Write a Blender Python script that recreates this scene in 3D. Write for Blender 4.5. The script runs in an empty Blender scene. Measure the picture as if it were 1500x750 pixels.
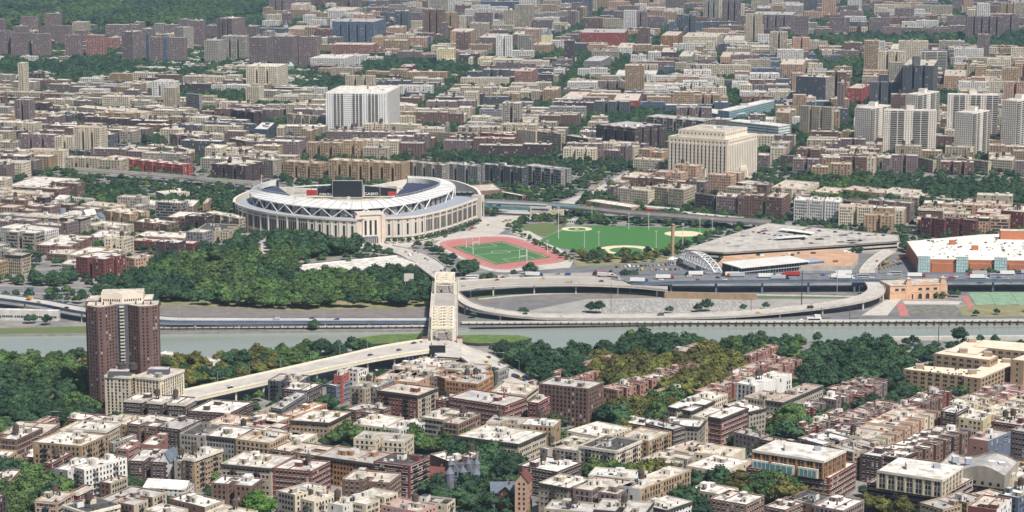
import bpy, math, random
import numpy as np
from mathutils import Vector
random.seed(7); np.random.seed(7)
scene = bpy.context.scene
COL = scene.collection
# ---------------------------------------------------------------- camera, sky, sun, exposure
CAM_H = 375.0; F = 3200.0; PITCH = math.radians(10.02)
cam = bpy.data.cameras.new('camera'); cam.sensor_width = 36; cam.lens = 36*F/1500
cam.clip_start = 5; cam.clip_end = 60000
cam_o = bpy.data.objects.new('camera', cam); COL.objects.link(cam_o)
cam_o.location = (0, 0, CAM_H); cam_o.rotation_euler = (math.pi/2-PITCH, 0, 0)
scene.camera = cam_o
SUN_EL = 54; SUN_AZ = 142            # azimuth clockwise from +Y
world = bpy.data.worlds.new('World'); scene.world = world; world.use_nodes = True
wn = world.node_tree.nodes; wl = world.node_tree.links
sky = wn.new('ShaderNodeTexSky'); sky.sky_type = 'NISHITA'; sky.sun_disc = False
sky.sun_elevation = math.radians(SUN_EL); sky.sun_rotation = math.radians(SUN_AZ)
sky.air_density = 1.0; sky.dust_density = 3.0; sky.ozone_density = 1.5
wl.new(sky.outputs[0], wn['Background'].inputs[0]); wn['Background'].inputs[1].default_value = 0.066
sun = bpy.data.lights.new('sun', 'SUN'); sun.energy = 4.2; sun.angle = math.radians(1.2); sun.color = (1.0, .955, .88)
sun_o = bpy.data.objects.new('sun', sun); COL.objects.link(sun_o)
sd = Vector((math.sin(math.radians(SUN_AZ))*math.cos(math.radians(SUN_EL)), math.cos(math.radians(SUN_AZ))*math.cos(math.radians(SUN_EL)), math.sin(math.radians(SUN_EL))))
sun_o.rotation_euler = sd.to_track_quat('Z', 'Y').to_euler()
scene.view_settings.view_transform = 'Standard'; scene.view_settings.look = 'None'
scene.view_settings.exposure = 0.3; scene.view_settings.gamma = 1.0
scene.cycles.max_bounces = 5; scene.cycles.volume_bounces = 0
# ---------------------------------------------------------------- plan <-> photograph geometry
CP, SP = math.cos(PITCH), math.sin(PITCH)
def P(px, py, z=0.0):
    xc = (px-750)/F; yc = -(py-375)/F
    dz = -SP+yc*CP; t = (z-CAM_H)/dz
    return (xc*t, (CP+yc*SP)*t, z)
def P2(px, py, z=0.0):
    a = P(px, py, z); return (a[0], a[1])
def proj(x, y, z=0.0):
    dz = z-CAM_H; d = y*CP-dz*SP
    return 750+F*x/d, 375-F*(y*SP+dz*CP)/d
def pxm(y): return F/(y*CP+CAM_H*SP)
# ---------------------------------------------------------------- materials
MATS = {}
def base_mat(name, rough=0.85, spec=0.3):
    m = bpy.data.materials.new(name); m.use_nodes = True
    b = m.node_tree.nodes['Principled BSDF']; b.inputs['Roughness'].default_value = rough
    b.inputs['Specular IOR Level'].default_value = spec
    MATS[name] = m
    return m, m.node_tree.nodes, m.node_tree.links, b
def surf(name, c1, c2=None, scale=0.15, rough=0.85, rnd=0.25, fine=1.2, spec=0.3, stretch=1.0, contrast=(.35, .65), metallic=0):
    """base colour c1 blotched to c2 by noise over real metres, per-object brightness spread rnd"""
    m, n, l, b = base_mat(name, rough, spec)
    b.inputs['Metallic'].default_value = metallic
    c2 = c2 or tuple(x*.72 for x in c1)
    geo = n.new('ShaderNodeNewGeometry'); mp = n.new('ShaderNodeMapping'); mp.inputs['Scale'].default_value = (1, 1, stretch)
    l.new(geo.outputs['Position'], mp.inputs[0])
    t = n.new('ShaderNodeTexNoise'); t.inputs['Scale'].default_value = scale; t.inputs['Detail'].default_value = 5; t.inputs['Roughness'].default_value = .65
    l.new(mp.outputs[0], t.inputs['Vector'])
    r = n.new('ShaderNodeValToRGB'); r.color_ramp.elements[0].position = contrast[0]; r.color_ramp.elements[1].position = contrast[1]
    r.color_ramp.elements[0].color = (*c2, 1); r.color_ramp.elements[1].color = (*c1, 1)
    l.new(t.outputs[0], r.inputs[0])
    t2 = n.new('ShaderNodeTexNoise'); t2.inputs['Scale'].default_value = fine; t2.inputs['Detail'].default_value = 2
    l.new(geo.outputs['Position'], t2.inputs['Vector'])
    oi = n.new('ShaderNodeObjectInfo')
    a = n.new('ShaderNodeMath'); a.operation = 'MULTIPLY_ADD'; a.inputs[1].default_value = rnd; a.inputs[2].default_value = 1-rnd/2
    l.new(oi.outputs['Random'], a.inputs[0])
    a2 = n.new('ShaderNodeMath'); a2.operation = 'MULTIPLY_ADD'; a2.inputs[1].default_value = .5; a2.inputs[2].default_value = .75
    l.new(t2.outputs[0], a2.inputs[0])
    mu = n.new('ShaderNodeMath'); mu.operation = 'MULTIPLY'; l.new(a.outputs[0], mu.inputs[0]); l.new(a2.outputs[0], mu.inputs[1])
    hs = n.new('ShaderNodeHueSaturation'); l.new(r.outputs[0], hs.inputs['Color']); l.new(mu.outputs[0], hs.inputs['Value'])
    l.new(hs.outputs[0], b.inputs['Base Color'])
    return m
WALL = {  # code: (word, colour)
 't': ('tan brick', (.50, .36, .23)), 'o': ('orange brick', (.52, .27, .13)), 'p': ('peach', (.66, .44, .31)),
 'c': ('cream', (.74, .65, .50)), 'b': ('beige', (.58, .50, .38)), 'w': ('white', (.80, .78, .74)),
 'g': ('grey', (.36, .35, .34)), 'd': ('dark grey', (.15, .155, .175)), 'n': ('brown brick', (.27, .17, .135)),
 'k': ('dark brown', (.13, .09, .09)), 'm': ('maroon brick', (.24, .085, .075)), 'r': ('red brick', (.46, .12, .10)),
 'i': ('pinkish brick', (.44, .235, .195)), 'v': ('mauve brick', (.295, .225, .22)), 'y': ('pale yellow', (.78, .68, .42)),
 'l': ('slate blue', (.15, .19, .27)), 'e': ('grey-beige', (.46, .42, .36)), 's': ('pale pink', (.66, .38, .34))}
for k, (w, c) in WALL.items():
    if k not in 'wcy': c = tuple(x*.84 for x in c)
    else: c = tuple(x*.93 for x in c)
    surf('wall_'+w.replace(' ', '_').replace('-', '_'), c, tuple(x*.74 for x in c), scale=.22, fine=2.2, rnd=.22, stretch=.35)
    MATS['wall'+k] = MATS['wall_'+w.replace(' ', '_').replace('-', '_')]
ROOF = {'W': ('white', (.78, .74, .68), (.42, .39, .355)), 'G': ('grey', (.50, .48, .46), (.33, .31, .30)),
        'T': ('tan', (.62, .555, .47), (.36, .315, .27)), 'K': ('black', (.06, .06, .065), (.12, .115, .11)),
        'P': ('pinkish', (.50, .40, .345), (.33, .25, .215)), 'S': ('silver', (.70, .70, .69), (.50, .50, .50))}
for k, (w, c, c2) in ROOF.items():
    MATS['roof'+k] = surf('roof_'+w, c, c2, scale=.16, fine=.9, rnd=.22, contrast=(.38, .56))
surf('coping', (.52, .48, .43)); surf('roof_clean', (.86, .82, .75), (.70, .66, .60), scale=.04, rnd=0); surf('dark_trim', (.07, .065, .06)); surf('light_trim', (.74, .69, .60))
surf('iron', (.05, .05, .055)); surf('steel_pole', (.45, .46, .46)); surf('tank_wood', (.10, .075, .055)); surf('concrete', (.58, .54, .48), (.42, .39, .35))
surf('concrete_dark', (.30, .29, .28)); surf('limestone', (.68, .63, .56), (.58, .53, .46), scale=.06); surf('white_paint', (.84, .83, .81)); surf('cream_paint', (.82, .76, .62), (.70, .62, .48), scale=.5)
surf('blue_girder', (.16, .21, .29)); surf('teal_steel', (.12, .25, .28)); surf('rust', (.28, .14, .09)); surf('black_panel', (.025, .027, .032), rnd=0)
surf('entrance_stone', (.70, .59, .50), (.62, .52, .43), scale=.1, rnd=0); surf('metal_grey', (.42, .45, .50), (.34, .37, .42), rough=.5, rnd=0); surf('canopy_white', (.72, .71, .68), (.60, .58, .56), scale=.05, rnd=0)
surf('seat_blue', (.035, .045, .09), (.06, .07, .11), scale=.3, rnd=0); surf('mint', (.42, .62, .56)); surf('orange_clad', (.48, .19, .10), (.42, .16, .085), rnd=0)
surf('asphalt', (.20, .20, .205), (.14, .14, .145), scale=.08, rnd=0); surf('pale_road', (.56, .52, .47), (.42, .39, .36), scale=.08, rnd=0)
surf('road_deck', (.42, .39, .355), (.33, .31, .29), scale=.06, rnd=0)
surf('sidewalk', (.58, .55, .50), (.45, .42, .38), rnd=0); surf('paint_line', (.8, .8, .78), rnd=0)
surf('city_ground', (.17, .17, .17), (.30, .28, .26), scale=.035, fine=.4, rnd=0, contrast=(.4, .6))
surf('grass', (.10, .16, .055), (.15, .16, .07), scale=.05, rnd=0); surf('marsh_green', (.14, .21, .05), (.08, .13, .04), scale=.15, rnd=0)
surf('dry_grass', (.34, .28, .17), (.16, .19, .08), scale=.07, rnd=0)
surf('turf', (.09, .20, .065), (.065, .15, .055), scale=.03, rnd=0)
surf('infield_sand', (.80, .70, .48), rnd=0); surf('track_red', (.50, .20, .18), (.42, .155, .14), scale=.2, rnd=0, stretch=.3); surf('cobble', (.40, .38, .35), (.27, .26, .25), scale=.06, rnd=0); surf('court_stone', (.76, .68, .57), (.66, .58, .48), scale=.06, rnd=0)
surf('court_green', (.26, .40, .27), rnd=0); surf('terracotta_gravel', (.60, .38, .25), (.44, .27, .17), scale=.09, rnd=0)
surf('rubble', (.26, .24, .22), (.10, .11, .08), scale=.2, rnd=0); surf('rail_bed', (.17, .15, .14), (.24, .21, .19), scale=.1, rnd=0)
surf('red_paint', (.50, .06, .07)); surf('shingle_blue', (.16, .20, .25)); surf('shingle_red', (.24, .085, .075)); surf('wood_brown', (.25, .13, .08))
surf('mullion', (.30, .36, .38)); surf('plain_dark', (.035, .036, .04), rnd=0); surf('tyre', (.03, .03, .03))
def glass(name, c, rough=.15, spec=.6):
    m, n, l, b = base_mat(name, rough, spec); 
    geo = n.new('ShaderNodeNewGeometry'); t = n.new('ShaderNodeTexNoise'); t.inputs['Scale'].default_value = .5
    l.new(geo.outputs['Position'], t.inputs['Vector'])
    mx = n.new('ShaderNodeMix'); mx.data_type = 'RGBA'; mx.inputs[6].default_value = (*[x*.55 for x in c], 1); mx.inputs[7].default_value = (*[x*1.5 for x in c], 1)
    l.new(t.outputs[0], mx.inputs[0]); l.new(mx.outputs[2], b.inputs['Base Color'])
    return m
glass('glass_dark', (.018, .020, .026), .25, .22); glass('glass_mid', (.07, .075, .085), .25, .3); glass('glass_blind', (.42, .40, .36), .6, .2)
glass('glass_teal', (.14, .30, .33), .12, .8); glass('glass_blue', (.06, .13, .22), .1, .8); glass('glass_pale', (.42, .60, .60), .2, .6)
GL = ['glass_dark', 'glass_mid', 'glass_blind']
# striped turf
m, n, l, b = base_mat('striped_turf', .9, .2)
geo = n.new('ShaderNodeNewGeometry'); w1 = n.new('ShaderNodeTexWave'); w1.inputs['Scale'].default_value = .055; w1.inputs['Distortion'].default_value = 0
mp = n.new('ShaderNodeMapping'); mp.inputs['Rotation'].default_value = (0, 0, math.radians(35)); l.new(geo.outputs['Position'], mp.inputs[0]); l.new(mp.outputs[0], w1.inputs['Vector'])
w2 = n.new('ShaderNodeTexWave'); w2.inputs['Scale'].default_value = .055; mp2 = n.new('ShaderNodeMapping'); mp2.inputs['Rotation'].default_value = (0, 0, math.radians(-50)); l.new(geo.outputs['Position'], mp2.inputs[0]); l.new(mp2.outputs[0], w2.inputs['Vector'])
ad = n.new('ShaderNodeMath'); l.new(w1.outputs[1], ad.inputs[0]); l.new(w2.outputs[1], ad.inputs[1])
r = n.new('ShaderNodeValToRGB'); r.color_ramp.elements[0].color = (.05, .155, .045, 1); r.color_ramp.elements[1].color = (.095, .23, .07, 1); r.color_ramp.elements[0].position = .2
ha = n.new('ShaderNodeMath'); ha.operation = 'MULTIPLY'; ha.inputs[1].default_value = .5; l.new(ad.outputs[0], ha.inputs[0]); l.new(ha.outputs[0], r.inputs[0]); l.new(r.outputs[0], b.inputs['Base Color'])
# water
m, n, l, b = base_mat('river_water', .16, .5); b.inputs['Base Color'].default_value = (.29, .32, .28, 1)
geo = n.new('ShaderNodeNewGeometry'); t = n.new('ShaderNodeTexNoise'); t.inputs['Scale'].default_value = .25; t.inputs['Detail'].default_value = 6; mp = n.new('ShaderNodeMapping'); mp.inputs['Scale'].default_value = (.35, 1, 1)
l.new(geo.outputs['Position'], mp.inputs[0]); l.new(mp.outputs[0], t.inputs['Vector'])
bp = n.new('ShaderNodeBump'); bp.inputs['Strength'].default_value = .16; bp.inputs['Distance'].default_value = 1; l.new(t.outputs[0], bp.inputs['Height']); l.new(bp.outputs[0], b.inputs['Normal'])
t3 = n.new('ShaderNodeTexNoise'); t3.inputs['Scale'].default_value = .012; t3.inputs['Detail'].default_value = 5; l.new(mp.outputs[0], t3.inputs['Vector'])
rr = n.new('ShaderNodeMapRange'); rr.inputs[1].default_value = .35; rr.inputs[2].default_value = .7; rr.inputs[3].default_value = .05; rr.inputs[4].default_value = .24; l.new(t3.outputs[0], rr.inputs[0]); l.new(rr.outputs[0], b.inputs['Roughness'])
# foliage
def foliage(name, dark, light, hue):
    m, n, l, b = base_mat(name, .8, .15)
    geo = n.new('ShaderNodeNewGeometry'); t = n.new('ShaderNodeTexNoise'); t.inputs['Scale'].default_value = .35; t.inputs['Detail'].default_value = 4
    l.new(geo.outputs['Position'], t.inputs['Vector'])
    oi = n.new('ShaderNodeObjectInfo')
    r = n.new('ShaderNodeValToRGB'); r.color_ramp.elements[0].color = (*dark, 1); r.color_ramp.elements[1].color = (*light, 1)
    r.color_ramp.elements[0].position = .38; r.color_ramp.elements[1].position = .66
    ad = n.new('ShaderNodeMath'); ad.operation = 'MULTIPLY_ADD'; ad.inputs[1].default_value = .30; ad.inputs[2].default_value = -.15; l.new(oi.outputs['Random'], ad.inputs[0])
    a2 = n.new('ShaderNodeMath'); l.new(t.outputs[0], a2.inputs[0]); l.new(ad.outputs[0], a2.inputs[1]); l.new(a2.outputs[0], r.inputs[0])
    h = n.new('ShaderNodeHueSaturation'); h.inputs['Hue'].default_value = .5
    hr = n.new('ShaderNodeMath'); hr.operation = 'MULTIPLY_ADD'; hr.inputs[1].default_value = hue; hr.inputs[2].default_value = .5-hue/2
    l.new(oi.outputs['Random'], hr.inputs[0]); l.new(hr.outputs[0], h.inputs['Hue']); l.new(r.outputs[0], h.inputs['Color'])
    l.new(h.outputs[0], b.inputs['Base Color'])
foliage('leaves_dark', (.024, .052, .034), (.070, .125, .058), .04)
foliage('leaves_green', (.040, .080, .034), (.125, .185, .060), .05)
foliage('leaves_olive', (.070, .080, .028), (.185, .165, .050), .07)
foliage('leaves_bright', (.05, .12, .03), (.13, .24, .05), .03)
foliage('leaves_gold', (.14, .10, .025), (.30, .20, .045), .05)
surf('bark', (.12, .095, .075))
# ---------------------------------------------------------------- mesh helpers
class MB:
    def __init__(s): s.v = []; s.f = []; s.m = []; s.mats = []
    def mi(s, mat):
        if mat not in s.mats: s.mats.append(mat)
        return s.mats.index(mat)
    def face(s, pts, mat):
        i = len(s.v); s.v.extend(pts); s.f.append(tuple(range(i, i+len(pts)))); s.m.append(s.mi(mat))
    def quads(s, arr, mats):        # arr n,4,3 ; mats list of names or single name
        i = len(s.v); n_ = len(arr)
        if not n_: return
        s.v.extend(map(tuple, arr.reshape(-1, 3).tolist()))
        s.f.extend((i+4*k, i+4*k+1, i+4*k+2, i+4*k+3) for k in range(n_))
        if isinstance(mats, str): s.m.extend([s.mi(mats)]*n_)
        else: s.m.extend(s.mi(x) for x in mats)
    def prism(s, poly, z0, z1, mat, top=None, bottom=False):
        k = len(poly); i = len(s.v); w = s.mi(mat)
        s.v.extend((x, y, z0) for x, y in poly); s.v.extend((x, y, z1) for x, y in poly)
        for a in range(k):
            b = (a+1) % k; s.f.append((i+a, i+b, i+k+b, i+k+a)); s.m.append(w)
        s.f.append(tuple(range(i+k, i+2*k))); s.m.append(s.mi(top or mat))
        if bottom: s.f.append(tuple(reversed(range(i, i+k)))); s.m.append(w)
    def box(s, c, u, w, d, z0, z1, mat, top=None):   # c centre xy, u unit dir of width
        ux, uy = u[0]*w/2, u[1]*w/2; vx, vy = -u[1]*d/2, u[0]*d/2
        s.prism([(c[0]-ux-vx, c[1]-uy-vy), (c[0]+ux-vx, c[1]+uy-vy), (c[0]+ux+vx, c[1]+uy+vy), (c[0]-ux+vx, c[1]-uy+vy)], z0, z1, mat, top, True)
    def bar(s, a, b, r, mat, r2=None):               # square bar between 3d points
        a = Vector(a); b = Vector(b); d = b-a
        if d.length < 1e-6: return
        d.normalize(); up = Vector((0, 0, 1)) if abs(d.z) < .95 else Vector((1, 0, 0))
        x = d.cross(up).normalized(); y = d.cross(x).normalized(); r2 = r2 or r
        i = len(s.v)
        for q, rr_ in ((a, r), (b, r2)):
            for sx, sy in ((-1, -1), (1, -1), (1, 1), (-1, 1)): s.v.append(tuple(q+x*sx*rr_+y*sy*rr_))
        w = s.mi(mat)
        for k in range(4):
            s.f.append((i+k, i+(k+1) % 4, i+4+(k+1) % 4, i+4+k)); s.m.append(w)
        s.f.append((i+3, i+2, i+1, i)); s.m.append(w); s.f.append((i+4, i+5, i+6, i+7)); s.m.append(w)
    def cyl(s, c, r, z0, z1, mat, n=10, r2=None, top=None):
        r2 = r if r2 is None else r2; i = len(s.v); w = s.mi(mat)
        for z, q in ((z0, r), (z1, r2)):
            for k in range(n): a = 2*math.pi*k/n; s.v.append((c[0]+q*math.cos(a), c[1]+q*math.sin(a), z))
        for k in range(n): s.f.append((i+k, i+(k+1) % n, i+n+(k+1) % n, i+n+k)); s.m.append(w)
        s.f.append(tuple(range(i+n, i+2*n))); s.m.append(s.mi(top or mat))
    def build(s, name, parent=None, org=(0, 0, 0), kind=None, label=None):
        if not s.v: return None
        me = bpy.data.meshes.new(name)
        ox, oy, oz = org
        vv = s.v if org == (0, 0, 0) else [(x-ox, y-oy, z-oz) for x, y, z in s.v]
        me.from_pydata(vv, [], s.f)
        me.polygons.foreach_set('material_index', s.m)
        for mname in s.mats: me.materials.append(MATS[mname])
        me.update()
        o = bpy.data.objects.new(name, me); COL.objects.link(o)
        if parent is None: o.location = org
        else: o.parent = parent
        if kind: o['kind'] = kind
        if label: o['label'] = label
        return o
def link(name, me, parent=None, loc=(0, 0, 0)):
    o = bpy.data.objects.new(name, me); COL.objects.link(o); o.location = loc
    if parent: o.parent = parent
    return o
def thing(name, loc, label=None, cat=None, group=None):
    o = bpy.data.objects.new(name, None); COL.objects.link(o); o.location = loc; o.empty_display_size = 1
    if label: o['label'] = label
    if cat: o['category'] = cat
    if group: o['group'] = group
    return o
def tag(o, label, cat, group=None):
    o['label'] = label; o['category'] = cat
    if group: o['group'] = group
    return o
def ccw(poly):
    a = sum(poly[i][0]*poly[(i+1) % len(poly)][1]-poly[(i+1) % len(poly)][0]*poly[i][1] for i in range(len(poly)))
    return poly if a > 0 else poly[::-1]
def area(poly):
    return abs(sum(poly[i][0]*poly[(i+1) % len(poly)][1]-poly[(i+1) % len(poly)][0]*poly[i][1] for i in range(len(poly))))/2
# occupancy grid (4 m cells) so fill and trees avoid what stands there
CX0, CY0, CS = -2000.0, 1000.0, 3.0
GN_X, GN_Y = 1334, 2700
OCC = np.zeros((GN_X, GN_Y), bool); HARD = np.zeros((GN_X, GN_Y), bool)
def inside(poly, X, Y):
    c = np.zeros(X.shape, bool); n_ = len(poly)
    for i in range(n_):
        x1, y1 = poly[i]; x2, y2 = poly[(i+1) % n_]
        if y1 == y2: continue
        c ^= ((y1 > Y) != (y2 > Y)) & (X < (x2-x1)*(Y-y1)/(y2-y1)+x1)
    return c
def cells(poly):
    xs = [p[0] for p in poly]; ys = [p[1] for p in poly]
    i0 = max(0, int((min(xs)-CX0)/CS)); i1 = min(GN_X, int((max(xs)-CX0)/CS)+2)
    j0 = max(0, int((min(ys)-CY0)/CS)); j1 = min(GN_Y, int((max(ys)-CY0)/CS)+2)
    if i1 <= i0 or j1 <= j0: return None
    X, Y = np.meshgrid(CX0+(np.arange(i0, i1)+.5)*CS, CY0+(np.arange(j0, j1)+.5)*CS, indexing='ij')
    return i0, i1, j0, j1, inside(poly, X, Y)
def occupy(poly, hard=True):
    c = cells(poly)
    if c:
        OCC[c[0]:c[1], c[2]:c[3]] |= c[4]
        if hard: HARD[c[0]:c[1], c[2]:c[3]] |= c[4]
def free(poly, tol=.04):
    c = cells(poly)
    if not c or not c[4].any(): 
        x = sum(p[0] for p in poly)/len(poly); y = sum(p[1] for p in poly)/len(poly)
        return not taken(x, y)
    return (OCC[c[0]:c[1], c[2]:c[3]] & c[4]).sum() <= tol*c[4].sum()
def hard(x, y):
    i = int((x-CX0)/CS); j = int((y-CY0)/CS)
    return not (0 <= i < GN_X and 0 <= j < GN_Y) or HARD[i, j]
def taken(x, y):
    i = int((x-CX0)/CS); j = int((y-CY0)/CS)
    return not (0 <= i < GN_X and 0 <= j < GN_Y) or OCC[i, j]
def pp(pts, z=0.0): return [P2(x, y, z) for x, y in pts]
def sheet(name, pts, mat, z, world_pts=False, occ=True, kind='structure', thick=0, side=None):
    poly = ccw(pts if world_pts else pp(pts, z)); b = MB()
    if thick: b.prism(poly, z-thick, z, side or mat, mat)
    else: b.face([(x, y, z) for x, y in poly], mat)
    o = b.build(name); o['kind'] = kind
    if occ: occupy(poly, occ != 'soft')
    return o
# ---------------------------------------------------------------- generic building builder
RECS = []     # everything that needs a generated label
CAMV = Vector((0, 0, CAM_H))
def notched(poly, spec):
    """spec {edge index: (count, width, depth)} -> outline with light wells cut in"""
    out = []; k = len(poly)
    for i in range(k):
        p = poly[i]; q = poly[(i+1) % k]; out.append(p)
        if i in spec:
            c, w, d = spec[i]; L = math.dist(p, q); u = ((q[0]-p[0])/L, (q[1]-p[1])/L); n = (u[1], -u[0])
            w = min(w, L/(c*2.2))
            for j in range(c):
                t = L*(j+1)/(c+1)
                a = t-w/2; b = t+w/2
                A = (p[0]+u[0]*a, p[1]+u[1]*a); B = (p[0]+u[0]*b, p[1]+u[1]*b)
                out += [A, (A[0]-n[0]*d, A[1]-n[1]*d), (B[0]-n[0]*d, B[1]-n[1]*d), B]
    return out
def inset(poly, t):
    k = len(poly); out = []
    for i in range(k):
        p0 = poly[i-1]; p = poly[i]; p1 = poly[(i+1) % k]
        a = math.hypot(p[0]-p0[0], p[1]-p0[1]) or 1; b = math.hypot(p1[0]-p[0], p1[1]-p[1]) or 1
        n0 = (-(p[1]-p0[1])/a, (p[0]-p0[0])/a); n1 = (-(p1[1]-p[1])/b, (p1[0]-p[0])/b)
        d = 1+n0[0]*n1[0]+n0[1]*n1[1]; d = max(d, .3)
        out.append((p[0]+(n0[0]+n1[0])*t/d, p[1]+(n0[1]+n1[1])*t/d))
    return out
def win_edge(b, p, q, z0, h, fl, sp=3.2, ww=1.15, wh=1.65, off=.07, pair=False, sill=None, mats=None, margin=1.2, skip=0.0, prob=(.78, .14, .08), zoff=.95):
    L = math.dist(p, q)
    if L < 2.6: return
    u = np.array([(q[0]-p[0])/L, (q[1]-p[1])/L]); n = np.array([u[1], -u[0]])
    nc = max(1, int((L-2*margin)/sp+.5)); ts = margin+(np.arange(nc)+.5)*(L-2*margin)/nc
    if pair and nc > 2:
        ts = np.concatenate([ts-ww*.62, ts+ww*.62]); 
    fh = h/fl
    zs = z0+np.arange(fl)*fh+fh*.30
    T, Z = np.meshgrid(ts, zs, indexing='ij'); T = T.ravel(); Z = Z.ravel()
    if skip: k = np.random.rand(len(T)) > skip; T = T[k]; Z = Z[k]
    N = len(T)
    if not N: return
    bx = p[0]+n[0]*off; by = p[1]+n[1]*off
    def q4(t0, t1, za, zb, o=0):
        X0 = bx+u[0]*t0+n[0]*o; Y0 = by+u[1]*t0+n[1]*o; X1 = bx+u[0]*t1+n[0]*o; Y1 = by+u[1]*t1+n[1]*o
        return np.stack([np.stack([X0, Y0, za], -1), np.stack([X1, Y1, za], -1), np.stack([X1, Y1, zb], -1), np.stack([X0, Y0, zb], -1)], 1)
    ms = mats or [GL[i] for i in np.random.choice(3, N, p=prob)]
    b.quads(q4(T-ww/2, T+ww/2, Z, Z+wh), ms)
    if sill:
        # stone sill and lintel: a front face and a top face each
        for (za, zb) in ((Z-.22, Z), (Z+wh, Z+wh+.25)):
            b.quads(q4(T-ww*.65, T+ww*.65, za, zb, .10), sill)
            X0 = bx+u[0]*(T-ww*.65); Y0 = by+u[1]*(T-ww*.65); X1 = bx+u[0]*(T+ww*.65); Y1 = by+u[1]*(T+ww*.65)
            o = .10
            b.quads(np.stack([np.stack([X0+n[0]*o, Y0+n[1]*o, zb], -1), np.stack([X1+n[0]*o, Y1+n[1]*o, zb], -1), np.stack([X1, Y1, zb], -1), np.stack([X0, Y0, zb], -1)], 1), sill)
def facing(p, q, tol=-.12):
    L = math.dist(p, q) or 1; n = ((q[1]-p[1])/L, -(q[0]-p[0])/L); m = ((p[0]+q[0])/2, (p[1]+q[1])/2)
    d = math.hypot(*m); return (-(m[0]*n[0]+m[1]*n[1])/d) > tol
def fire_escape(root, org, p, u, n, t, h, fl):
    b = MB(); fh = h/fl; c = (p[0]+u[0]*t+n[0]*.65, p[1]+u[1]*t+n[1]*.65)
    for k in range(1, fl):
        z = k*fh+.15; b.box(c, u, 4.2, 1.15, z, z+.14, 'iron')
        for zz in (z+.95,):
            a = (c[0]-u[0]*2.1+n[0]*.55, c[1]-u[1]*2.1+n[1]*.55, zz); d = (c[0]+u[0]*2.1+n[0]*.55, c[1]+u[1]*2.1+n[1]*.55, zz); b.bar(a, d, .07, 'iron')
        for w in (-2.1, -.7, .7, 2.1):
            a = (c[0]+u[0]*w+n[0]*.55, c[1]+u[1]*w+n[1]*.55, z); b.bar(a, (a[0], a[1], z+.95), .05, 'iron')
        if k < fl-1 or True:
            s = 1 if k % 2 else -1
            a = (c[0]-u[0]*1.5*s, c[1]-u[1]*1.5*s, z+.1); d = (c[0]+u[0]*1.5*s, c[1]+u[1]*1.5*s, z+fh if k < fl-1 else z+fh*.8); b.bar(a, d, .13, 'iron')
    b.build('fire_escape', root, org)
def water_tank(root, org, c, z, r=2.0, mat='tank_wood'):
    b = MB(); b.cyl(c, r, z+3, z+6.5, mat, 10); b.cyl(c, r*1.06, z+6.5, z+8, 'dark_trim', 10, .1); t = b.build('water_tank', root, org)
    for a in range(4):
        b = MB(); x = c[0]+r*.7*math.cos(a*1.571+.78); y = c[1]+r*.7*math.sin(a*1.571+.78); b.bar((x, y, z), (x, y, z+3.05), .14, 'iron'); b.build('leg', t, org)
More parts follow.
